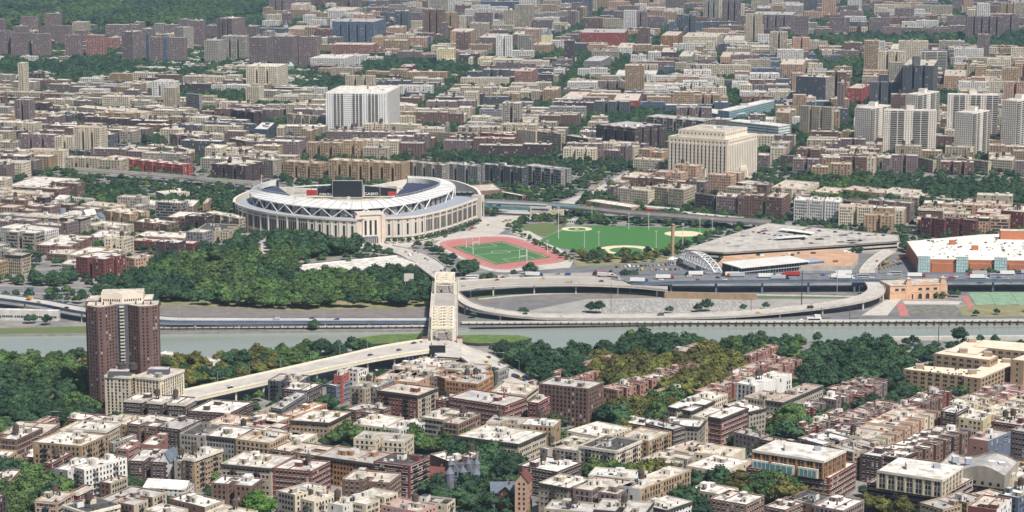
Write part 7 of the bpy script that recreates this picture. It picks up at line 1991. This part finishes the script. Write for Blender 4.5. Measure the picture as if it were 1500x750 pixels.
for (x, y, sc, rot, t, k, where) in solo_t:
    nm = 'tree'; root = thing(nm, (x, y, 0)); root.rotation_euler = (0, 0, rot); root.scale = (sc*1.18, sc*1.18, sc*random.uniform(.85, 1.08))
    c = link('crown', CM[(t, k)], root); link('trunk', TM, root); SRC.setdefault((t, k), c)
    wh = where if where != 'yard' else 'streets and yards'
    tag(root, '%s leafy tree in the %s' % (TINT[t][1], wh) if where != 'yard' else '%s leafy tree in a yard or street between the buildings' % TINT[t][1], 'tree', 'trees: '+wh)
def scatter(name, pts, label):
    keys = sorted(SRC); me = bpy.data.meshes.new(name); me.from_pydata([(p[0], p[1], 0) for p in pts], [], [])
    a = me.attributes.new('variant', 'INT', 'POINT'); a.data.foreach_set('value', [keys.index((p[4], p[5])) if (p[4], p[5]) in SRC else random.randrange(len(keys)) for p in pts])
    a = me.attributes.new('size', 'FLOAT', 'POINT'); a.data.foreach_set('value', [p[2] for p in pts])
    a = me.attributes.new('turn', 'FLOAT', 'POINT'); a.data.foreach_set('value', [p[3] for p in pts])
    o = bpy.data.objects.new(name, me); COL.objects.link(o); o['kind'] = 'stuff'; tag(o, label, 'trees')
    ng = bpy.data.node_groups.new(name, 'GeometryNodeTree'); ng.interface.new_socket('Geometry', in_out='INPUT', socket_type='NodeSocketGeometry'); ng.interface.new_socket('Geometry', in_out='OUTPUT', socket_type='NodeSocketGeometry')
    gi = ng.nodes.new('NodeGroupInput'); go = ng.nodes.new('NodeGroupOutput'); jn = ng.nodes.new('GeometryNodeJoinGeometry')
    def attr(nm_, ty):
        n_ = ng.nodes.new('GeometryNodeInputNamedAttribute'); n_.data_type = ty; n_.inputs[0].default_value = nm_; return n_.outputs[0]
    va, sz, tu = attr('variant', 'INT'), attr('size', 'FLOAT'), attr('turn', 'FLOAT')
    cx_ = ng.nodes.new('ShaderNodeCombineXYZ'); ng.links.new(tu, cx_.inputs[2]); cs = ng.nodes.new('ShaderNodeCombineXYZ')
    mw = ng.nodes.new('ShaderNodeMath'); mw.operation = 'MULTIPLY'; mw.inputs[1].default_value = 1.2; ng.links.new(sz, mw.inputs[0])
    for i in range(2): ng.links.new(mw.outputs[0], cs.inputs[i])
    ng.links.new(sz, cs.inputs[2])
    for i, key in enumerate(keys):
        cp = ng.nodes.new('FunctionNodeCompare'); cp.data_type = 'INT'; cp.operation = 'EQUAL'; ng.links.new(va, cp.inputs[2]); cp.inputs[3].default_value = i
        oi = ng.nodes.new('GeometryNodeObjectInfo'); oi.inputs['Object'].default_value = SRC[key]; oi.inputs['As Instance'].default_value = True
        ip = ng.nodes.new('GeometryNodeInstanceOnPoints'); ng.links.new(gi.outputs[0], ip.inputs['Points']); ng.links.new(cp.outputs[0], ip.inputs['Selection']); ng.links.new(oi.outputs['Geometry'], ip.inputs['Instance'])
        ng.links.new(cx_.outputs[0], ip.inputs['Rotation']); ng.links.new(cs.outputs[0], ip.inputs['Scale']); ng.links.new(ip.outputs[0], jn.inputs[0])
    ng.links.new(jn.outputs[0], go.inputs[0]); md = o.modifiers.new('scatter', 'NODES'); md.node_group = ng
scatter('distant_trees', rest_t, 'mass of smaller tree crowns filling parks, streets and far hills')
print('TREES', len(PTS), len(rest_t))
# ---------------------------------------------------------------- vehicles, poles, boards, haze
PAINT = {'white': (.80, .80, .78), 'silver': (.45, .46, .48), 'black': (.03, .03, .035), 'dark grey': (.10, .10, .11), 'red': (.42, .04, .04), 'blue': (.06, .12, .30), 'yellow': (.70, .45, .05), 'tan': (.45, .38, .28)}
for k, c in PAINT.items():
    m_, n_, l_, b_ = base_mat('paint_'+k.replace(' ', '_'), .3, .5); b_.inputs['Base Color'].default_value = (*c, 1)
def prof(name, pts, w, mat, mats=None):
    me = bpy.data.meshes.new(name); k = len(pts); V = [(x, -w/2, z) for x, z in pts]+[(x, w/2, z) for x, z in pts]; Fc = [tuple(range(k)), tuple(reversed(range(k, 2*k)))]+[(i, i+k, (i+1) % k+k, (i+1) % k) for i in range(k)]
    me.from_pydata(V, [], Fc); me.materials.append(MATS[mat]); me.update(); return me
def wheel_mesh(r, w):
    me = bpy.data.meshes.new('wheel'); n_ = 10; V = [(r*math.cos(6.283*i/n_), s*w/2, r*math.sin(6.283*i/n_)) for s in (-1, 1) for i in range(n_)]
    me.from_pydata(V, [], [tuple(range(n_)), tuple(reversed(range(n_, 2*n_)))]+[(i, i+n_, (i+1) % n_+n_, (i+1) % n_) for i in range(n_)]); me.materials.append(MATS['tyre']); me.update(); return me
WMSH = wheel_mesh(.33, .24); WM2 = wheel_mesh(.5, .3)
CARM = {k: (prof('body', [(-2.25, .35), (2.25, .35), (2.28, .75), (1.9, .92), (1.0, .98), (-1.7, 1.02), (-2.2, .95)], 1.8, 'paint_'+k.replace(' ', '_')), prof('roof', [(-1.1, 1.40), (.35, 1.42), (.25, 1.5), (-1.0, 1.49)], 1.4, 'paint_'+k.replace(' ', '_'))) for k in PAINT}
CARW = prof('window', [(-1.75, .98), (1.05, .96), (.4, 1.42), (-1.2, 1.42)], 1.55, 'glass_dark')
VAN = {k: prof('body', [(-2.9, .4), (2.9, .4), (2.9, 1.1), (2.2, 1.35), (1.7, 2.2), (-2.9, 2.3)], 2.0, 'paint_'+k.replace(' ', '_')) for k in PAINT}
VANW = prof('window', [(1.2, 1.4), (2.24, 1.4), (1.74, 2.1), (1.2, 2.1)], 2.04, 'glass_dark')
VREC = []
def car(x, y, z, ang, color, where, van=False, s_=None):
    s_ = s_ or pxm(y); root = thing('van' if van else 'car', (x, y, z)); root.rotation_euler = (0, 0, ang)
    if van: link('body', VAN[color], root); link('window', VANW, root)
    else: link('body', CARM[color][0], root); link('roof', CARM[color][1], root); link('window', CARW, root)
    if s_ > 1.75:
        for a in (-1.4, 1.4):
            for c in (-.85, .85): link('wheel', WMSH, root, (a, c, .33))
    VREC.append((root, x, y, color, 'van' if van else 'car', where))
def box_me(name, x0, x1, w, z0, z1, mat):
    return prof(name, [(x0, z0), (x1, z0), (x1, z1), (x0, z1)], w, mat)
TRL = {k: box_me('trailer', -9.2, 4.0, 2.5, 1.1, 4.0, 'paint_'+k) for k in ('white', 'red', 'silver', 'blue')}
CAB = {k: prof('cab', [(4.6, .6), (7.4, .6), (7.4, 1.7), (6.6, 2.0), (6.3, 3.3), (4.6, 3.5)], 2.4, 'paint_'+k) for k in ('white', 'red', 'blue', 'black')}
CABW = prof('windscreen', [(5.6, 2.1), (6.62, 2.1), (6.36, 3.1), (5.6, 3.1)], 2.44, 'glass_dark'); CHS = box_me('chassis', -9, 6.5, 1.0, .6, 1.1, 'dark_trim')
BUSB = {k: prof('body', [(-6, .4), (6, .4), (6, 1.4), (5.8, 3.1), (-6, 3.1)], 2.5, 'paint_'+k) for k in ('white', 'silver')}; BUSW = box_me('window', -5.5, 5.7, 2.54, 1.6, 2.6, 'glass_dark')
def truck(x, y, z, ang, tc, cc_, where, short=False):
    root = thing('truck', (x, y, z)); root.rotation_euler = (0, 0, ang); link('trailer', TRL[tc], root); link('cab', CAB[cc_], root); link('windscreen', CABW, root); link('chassis', CHS, root)
    for a in (-8, -6.8, 4.6, 6.6):
        for c in (-1.05, 1.05): link('wheel', WM2, root, (a, c, .5))
    VREC.append((root, x, y, tc, 'truck', where))
def bus(x, y, z, ang, tc, where):
    root = thing('bus', (x, y, z)); root.rotation_euler = (0, 0, ang); link('body', BUSB[tc], root); link('window', BUSW, root)
    for a in (-4, 4):
        for c in (-1.1, 1.1): link('wheel', WM2, root, (a, c, .5))
    VREC.append((root, x, y, tc, 'bus', where))
rv = random.Random(21); COLS = ['white', 'silver', 'black', 'dark grey', 'red', 'blue', 'white', 'silver', 'black', 'yellow', 'tan']
def traffic(road, where, n_, lanes, heavy=0.0, t0=0.02, t1=.98, two=True):
    a, c, z = ROADS[road]; mids = [lerp(p, q, .5) for p, q in zip(a, c)]; tot = sum(math.dist(p, q) for p, q in zip(mids, mids[1:])); used = []
    for _ in range(n_*4):
        if len(used) >= n_: break
        t = rv.uniform(t0, t1)*tot; ln = rv.randrange(lanes)
        if any(l2 == ln and abs(t-t2) < (24 if heavy else 9) for t2, l2 in used): continue
        used.append((t, ln)); acc = 0
        for i in range(len(mids)-1):
            L_ = math.dist(mids[i], mids[i+1])
            if acc+L_ >= t:
                f = (t-acc)/L_; A_, C_ = lerp(a[i], a[i+1], f), lerp(c[i], c[i+1], f); fr = (ln+.5)/lanes*.86+.07; p = lerp(A_, C_, fr); zz = z[i]+(z[i+1]-z[i])*f+.03
                ang = math.atan2(mids[i+1][1]-mids[i][1], mids[i+1][0]-mids[i][0])+(math.pi if ln < lanes/2 and two else 0)
                r = rv.random()
                if r < heavy*.6: truck(*p, zz, ang, rv.choice(['white', 'white', 'white', 'silver', 'silver', 'white', 'white', 'red']), rv.choice(['white', 'red', 'blue', 'black']), where)
                elif r < heavy: bus(*p, zz, ang, rv.choice(['white', 'silver']), where)
                else: car(*p, zz, ang, rv.choice(COLS), where, rv.random() < .15)
                break
            acc += L_
traffic('express', 'on the elevated expressway', 46, 6, .34)
traffic('exwest', 'on the expressway right of the bridge', 14, 4, .3)
traffic('viaduct', 'on the cream elevated roadway', 5, 4)
traffic('approach', 'on the approach road to the stadium', 14, 5)
traffic('ramp', 'on the concrete ramp right of the bridge', 6, 3)
traffic('loop', 'on the riverside curved ramp', 5, 2)
traffic('drive', 'on the far-bank river drive', 8, 3)
traffic('hwleft', 'on the highway at far left', 9, 4, .35)
traffic('fork', 'on the road forking right of the bridge', 8, 3)
traffic('slip', 'on the slip road behind the expressway', 2, 2)
def onbridge(t, s, ang, col): p = BP(t, s, 12.05); car(p[0], p[1], p[2], math.atan2(bu[1], bu[0])+ang, col, 'on the steel truss bridge')
for t, s, col in ((4, -3, 'dark grey'), (30, 3, 'black'), (tB+12, -3, 'black'), (tB0+40, 2, 'silver'), (-8, 3, 'white')): onbridge(t, s, 0 if s > 0 else math.pi, col)
p = BP(14, -4.5, 12.05); bus(p[0], p[1], p[2], math.atan2(bu[1], bu[0]), 'silver', 'on the steel truss bridge')
def parked(x0, y0, x1, y1, n_, where, z=.15, perp=False, jit=.25, skip=.2):
    A_, B_ = P2(x0, y0, z), P2(x1, y1, z); ang = math.atan2(B_[1]-A_[1], B_[0]-A_[0])
    for k in range(n_):
        if rv.random() < skip: continue
        p = lerp(A_, B_, (k+.5)/n_); car(p[0], p[1], z, ang+(math.pi/2 if perp else 0)+(math.pi if rv.random() < .5 else 0), rv.choice(COLS), where, rv.random() < .12)
parked(722, 540, 785, 564, 13, 'parked along the road forking right of the bridge', .5)
parked(700, 519, 745, 533, 8, 'parked along the road forking right of the bridge', .5)
parked(575, 359, 700, 334, 20, 'along the avenue beside the stadium'); parked(600, 362, 745, 322, 16, 'along the avenue beside the stadium', skip=.4)
parked(735, 326, 835, 303, 22, 'parked between stadium and ballfield', perp=True); parked(745, 332, 850, 303, 20, 'parked between stadium and ballfield')
parked(850, 300, 925, 250, 18, 'on the avenue left of the courthouse', skip=.3); parked(842, 300, 905, 252, 16, 'on the avenue left of the courthouse', skip=.3)
for r_ in range(4): parked(590+r_*6, 527+r_*4.2, 652+r_*5, 524+r_*4.2, 11, 'in the rooftop lot below the black billboard', 7.4, True, skip=.25)
parked(540, 548, 566, 545, 7, 'parked under the elevated roadway', .2, True); parked(0, 365, 60, 378, 14, 'parked on the street at far left', .2, skip=.3); parked(0, 372, 50, 384, 12, 'parked on the street at far left', .2, skip=.3)
parked(380, 356, 392, 392, 6, 'on the park road below the stadium', .2); parked(310, 722, 356, 734, 9, 'parked on the street below the tan apartment house', .2, skip=.1); parked(322, 716, 372, 728, 8, 'parked on the street below the tan apartment house', .2)
parked(1282, 396, 1322, 386, 8, 'in the yard left of the retail hall', .2, True, skip=.1); parked(1288, 390, 1326, 378, 8, 'in the yard left of the retail hall', .2, True, skip=.1)
parked(1000, 392, 1070, 398, 12, 'in the lot by the footbridge', .2, True); parked(900, 392, 985, 388, 14, 'in the lot by the footbridge', .2, True); parked(930, 396, 1000, 395, 10, 'in the lot by the footbridge', .2, True)
parked(1040, 579, 1080, 568, 9, 'in the dark lot beside the white block', .2, True); parked(706, 622, 740, 626, 6, 'in front of the maroon set-back block', .2); parked(1160, 336, 1300, 346, 12, 'on top of the parking garage', 9.05, skip=.6)
parked(1100, 340, 1180, 352, 10, 'on top of the parking garage', 9.05, skip=.5)
# black billboard and dark billboard
def billboard(x0, x1, yb, yt, base, label, mat='black_panel'):
    p, q = P2(x0, yb, base), P2(x1, yb, base); L_, u_, n_ = face_uv(p, q); m = lerp(p, q, .5); zt = base
    while proj(*m, zt)[1] > yt: zt += .2
    org = (*m, 0); root = thing('billboard', org, label, 'billboard'); b = MB(); b.box(m, u_, L_, .6, base, zt, mat); b.build('panel', root, org); b = MB(); b.bar((*p, zt+.1), (*q, zt+.1), .15, 'steel_pole'); b.build('frame', root, org)
    for f in (.12, .88): b = MB(); c = lerp(p, q, f); b.bar((*c, 0), (*c, base+.1), .3, 'steel_pole'); b.build('post', root, org)
billboard(628.5, 652.5, 519, 506, 9, 'large black billboard at the near end of the bridge'); billboard(74, 96, 620, 603, 3, 'dark billboard among trees, lower left')
billboard(592, 606, 412, 401, 9, 'pale billboard standing above trees left of the bridge', 'limestone')
# masts and lamps
def mast(px, ytop, ybase, label, group, r=.3, mat='white_paint', name='floodlight_mast', head=True, z0=0):
    x, y = P2(px, ybase, z0); z = z0
    while proj(x, y, z)[1] > ytop: z += .25
    root = thing(name, (x, y, z0)); b = MB(); b.cyl((0, 0), r, 0, z-z0, mat, 6, r*.7); o = b.build('pole', root)
    if head: b = MB(); b.box((0, 0), (1, 0), 2.6, .6, z-z0-1.4, z-z0+.3, 'steel_pole'); b.build('lamp_head', root)
    tag(root, label, 'mast' if head else 'pole', group); return root
ML = [(818, 303, 350), (856, 337, 363), (877, 339, 369), (921, 312, 336), (950, 313, 337), (961, 338, 371), (1000, 328, 364), (1025, 320, 350), (867, 302, 324), (1043, 320, 347), (693, 352, 372), (772, 362, 390), (683, 350, 364), (802, 352, 372)]
for i, (x, a, c) in enumerate(sorted(ML)): mast(x, a, c, 'slim white floodlight mast by the playing fields, %s from left' % ['first', 'second', 'third', 'fourth', 'fifth', 'sixth', 'seventh', 'eighth', 'ninth', 'tenth', 'eleventh', 'twelfth', 'thirteenth', 'fourteenth'][i], 'masts round the playing fields')
mast(1373, 470, 546, 'tall dark pole rising in front of the river at right', 'poles', .35, 'iron', 'pole', False); mast(1174, 396, 452, 'white topped pole beside the expressway', 'poles', .45, 'iron', 'pole', False); mast(1226, 400, 432, 'dark pole beside the expressway', 'poles', .3, 'steel_pole', 'pole', False)
mast(1100, 436, 461, 'thin dark pole on the paved riverside slope, right one', 'poles', .2, 'iron', 'pole', False); mast(895, 414, 456, 'thin dark pole on the paved riverside slope, left one', 'poles', .2, 'iron', 'pole', False)
def lamp(x, y, z, ang, group, label, h=9, n=[0]):
    root = thing('street_lamp', (x, y, z)); root.rotation_euler = (0, 0, ang)
    if 'pole' not in LM: 
        b = MB(); b.cyl((0, 0), .13, 0, h, 'steel_pole', 5, .09); o = b.build('pole'); LM['pole'] = o.data; bpy.data.objects.remove(o)
        b = MB(); b.bar((0, 0, h-.1), (0, -2.4, h+.5), .08, 'steel_pole'); b.box((0, -2.6), (1, 0), .4, .9, h+.4, h+.6, 'steel_pole'); o = b.build('lamp_arm'); LM['arm'] = o.data; bpy.data.objects.remove(o)
    link('pole', LM['pole'], root); link('lamp_arm', LM['arm'], root); LREC.append((root, x, y, label, group))
LM = {}; LREC = []
for road, where, sp in (('viaduct', 'cream elevated roadway', 30), ('approach', 'stadium approach road', 28), ('ramp', 'concrete ramp right of the bridge', 32), ('loop', 'curved riverside ramp', 36), ('express', 'elevated expressway', 34), ('drive', 'far-bank river drive', 40), ('fork', 'road forking right of the bridge', 26)):
    a, c, z = ROADS[road]; acc = 5
    for i in range(len(a)-1):
        L_ = math.dist(a[i], a[i+1])
        while acc < L_:
            f = acc/L_; p = lerp(a[i], a[i+1], f); lamp(p[0], p[1], z[i], math.atan2(a[i+1][1]-a[i][1], a[i+1][0]-a[i][0]), 'street lamps on the '+where, 'grey street lamp on the '+where); acc += sp
        acc -= L_
# goal posts, plinths
for x, yy, hh in ((766, 379.5, 5), (697, 359, 5)):
    c = P2(x, yy); root = thing('goal', (*c, .2)); b = MB()
    for s in (-3.6, 3.6): b.bar((s, 0, 0), (s, 0, 9), .2, 'white_paint')
    b.bar((-3.6, 0, 3), (3.6, 0, 3), .2, 'white_paint'); b.bar((-3.6, 0, 2.4), (3.6, 1.8, .1), .08, 'white_paint'); o = b.build('frame', root); root.rotation_euler = (0, 0, .35)
    tag(root, 'white goal posts at the %s end of the soccer field' % ('near right' if x > 730 else 'far left'), 'goal')
# haze
b = MB(); x0, x1, y0, y1, z0, z1 = -12600, 12600, -3600, 20600, -6, 382
for fpts in ([(x0, y0, z0), (x0, y1, z0), (x1, y1, z0), (x1, y0, z0)], [(x0, y0, z1), (x1, y0, z1), (x1, y1, z1), (x0, y1, z1)], [(x0, y0, z0), (x1, y0, z0), (x1, y0, z1), (x0, y0, z1)], [(x1, y0, z0), (x1, y1, z0), (x1, y1, z1), (x1, y0, z1)], [(x1, y1, z0), (x0, y1, z0), (x0, y1, z1), (x1, y1, z1)], [(x0, y1, z0), (x0, y0, z0), (x0, y0, z1), (x0, y1, z1)]): b.face(fpts, 'white_paint')
hz = b.build('haze'); hz['kind'] = 'stuff'; hz.data.materials.clear(); hm_ = bpy.data.materials.new('haze'); hm_.use_nodes = True; hn = hm_.node_tree.nodes; hn.clear()
ho = hn.new('ShaderNodeOutputMaterial'); hv = hn.new('ShaderNodeVolumePrincipled'); hv.inputs['Color'].default_value = (.52, .76, 1.0, 1); hv.inputs['Density'].default_value = 4.4e-5; hv.inputs['Anisotropy'].default_value = .2
hm_.node_tree.links.new(hv.outputs[0], ho.inputs['Volume']); hz.data.materials.append(hm_)
# ---------------------------------------------------------------- labels that single things out
ANCH = [(530, 300, 'the round stadium'), (1045, 235, 'the courthouse'), (735, 370, 'the running track'), (920, 345, 'the ballfield'), (178, 520, 'the dark brick tower'), (213, 590, 'the twin beige towers'),
 (648, 455, 'the truss bridge'), (450, 550, 'the elevated roadway'), (1345, 430, 'the peach power house'), (1415, 375, 'the retail hall'), (1170, 345, 'the parking garage'), (1430, 525, 'the beige institution'), (836, 595, 'the grey-brown slab tower'),
 (680, 710, 'the turreted mansion'), (1170, 690, 'the orange-topped maroon block'), (1350, 715, 'the white-framed block'), (1430, 690, 'the wavy grey block'), (532, 165, 'the tall white slab tower'), (1330, 195, 'the cream towers'), (1345, 130, 'the dark slab towers'),
 (1374, 92, 'the blue glass tower'), (489, 100, 'the striped white block'), (390, 115, 'the stepped cream tower'), (525, 62, 'the slate-blue slab'), (150, 75, 'the upper left slab towers'), (925, 210, 'the dark brown hotel-like block'), (1060, 165, 'the blue glass-walled block'),
 (798, 60, 'the two pale church towers'), (1008, 35, 'the dark blue church'), (980, 66, 'the orange office block'), (1190, 135, 'the single dark slab'), (218, 245, 'the long red block'), (190, 195, 'the long tan school'), (145, 395, 'the square maroon block'),
 (240, 357, 'the peach and maroon block'), (105, 670, 'the large tan block'), (360, 700, 'the white-based beige block'), (440, 700, 'the maroon corner block'), (510, 690, 'the long orange block'), (735, 655, 'the large white-roofed block'), (715, 600, 'the maroon set-back block'),
 (1070, 625, 'the rounded maroon block'), (1310, 625, 'the peach row'), (1430, 625, 'the pale yellow wall'), (1120, 560, 'the white block by the trees'), (980, 560, 'the pinkish brick housing'), (1230, 545, 'the dark grove'), (1000, 215, 'the courthouse square'), (1300, 262, 'the long tree-filled park'),
 (1197, 308, 'the white notched block'), (1390, 335, 'the pair of maroon blocks'), (535, 252, 'the tan row behind the stadium'), (740, 257, 'the grey row behind the stadium'), (60, 345, 'the long white block'), (885, 730, 'the mauve-grey block'), (975, 700, 'the pale bay-fronted block'), (270, 650, 'the long brown row'), (600, 620, 'the street row of trees'), (1160, 42, 'the upper right slab row'), (890, 60, 'the long red block at top'), (700, 90, 'the yellow gabled block'), (1060, 125, 'the long cream slab'), (300, 60, 'the wooded hill')]
ANCH = [a for a in ANCH if a[2] != 'the courthouse square']
ORD = ['first', 'second', 'third', 'fourth', 'fifth', 'sixth', 'seventh', 'eighth', 'ninth', 'tenth', 'eleventh', 'twelfth', 'thirteenth', 'fourteenth', 'fifteenth', 'sixteenth', 'seventeenth', 'eighteenth', 'nineteenth', 'twentieth']
ROW = {'W': 'white', 'G': 'grey', 'T': 'tan', 'K': 'black', 'P': 'pinkish', 'S': 'silver'}
def where(px, py):
    best = min(ANCH, key=lambda a: math.hypot(px-a[0], (py-a[1])*2.2)+(25 if math.hypot(px-a[0], (py-a[1])*2) < 14 else 0)); dx, dy = px-best[0], py-best[1]
    rel = ('right of ' if dx > 0 else 'left of ') if abs(dx) > 1.6*abs(dy) else ('behind ' if dy < 0 else 'in front of ')
    return rel+best[2]
def finish(items, plural_group):
    """items: list of (obj, px, py, base label, suffix, cat, group)"""
    by = {}
    for it in items: by.setdefault((it[3]+' '+it[4]).strip(), []).append(it)
    for key, lst in by.items():
        lst.sort(key=lambda q: q[1])
        for i, it in enumerate(lst):
            lab = key
            if len(lst) > 1:
                j = len(lst)-1-i
                pos = 'leftmost' if i == 0 else 'rightmost' if j == 0 else (ORD[min(i, 19)]+' from left' if i <= j else ORD[min(j, 19)]+' from right')
                lab = '%s, %s' % (key, pos)
            tag(it[0], lab, it[5], it[6])
items = []
for r in RECS:
    if r['o'].get('label'): continue
    px, py = proj(r['x'], r['y'], r['h']*.6); w = WALL[r['wall']][0]; hgt = word_h(r['fl'])
    kind = {'tower_block': 'tower block', 'row_building': 'row building'}.get(r['name'], 'apartment block'); hw = 'high-rise' if r['fl'] > 12 else hgt+'-storey'
    feat = 'with fire escapes' if 'f' in r['flags'] else 'with dark cornice' if 'C' in r['flags'] else ('%s-roofed' % ROW[r['roof']])
    base = '%s %s %s %s' % (w, hw, kind, feat) if 'with' in feat else '%s %s %s %s' % (feat, w, hw, kind)
    wh = where(px, py)
    if len((base+' '+wh).split()) > 13: base = base.replace(' with fire escapes', '').replace(' with dark cornice', '')
    if len((base+' '+wh).split()) > 13: base = base.replace('row building', 'row house').replace(' brick', '')
    items.append((r['o'], px, py, base, wh, r['cat'], {'tower_block': 'tower blocks of the upper city', 'row_building': 'row buildings near the river', 'city_building': 'apartment buildings filling the blocks', 'apartment_building': 'apartment buildings'}.get(r['name'])))
finish(items, None)
vi = []
for (o, x, y, colr, kind, wh) in VREC:
    px, py = proj(x, y, 1); vi.append((o, px, py, '%s %s' % (colr, kind), wh, kind, kind+'s '+wh))
finish(vi, None)

finish([(o, proj(x, y, 5)[0], 0, lab, '', 'street lamp', g) for (o, x, y, lab, g) in LREC], None)
tr = {}
for o in COL.objects:
    if o.get('category') == 'tree': tr.setdefault(o['label'], []).append(o)
for lab, lst in tr.items():
    if 1 < len(lst) <= 14 and len(lab.split()) <= 13:
        lst.sort(key=lambda o: proj(o.location.x, o.location.y, 6)[0])
        for i, o in enumerate(lst): j = len(lst)-1-i; o['label'] = lab+', '+('leftmost' if i == 0 else 'rightmost' if j == 0 else (ORD[i]+' from left' if i <= j else ORD[j]+' from right'))
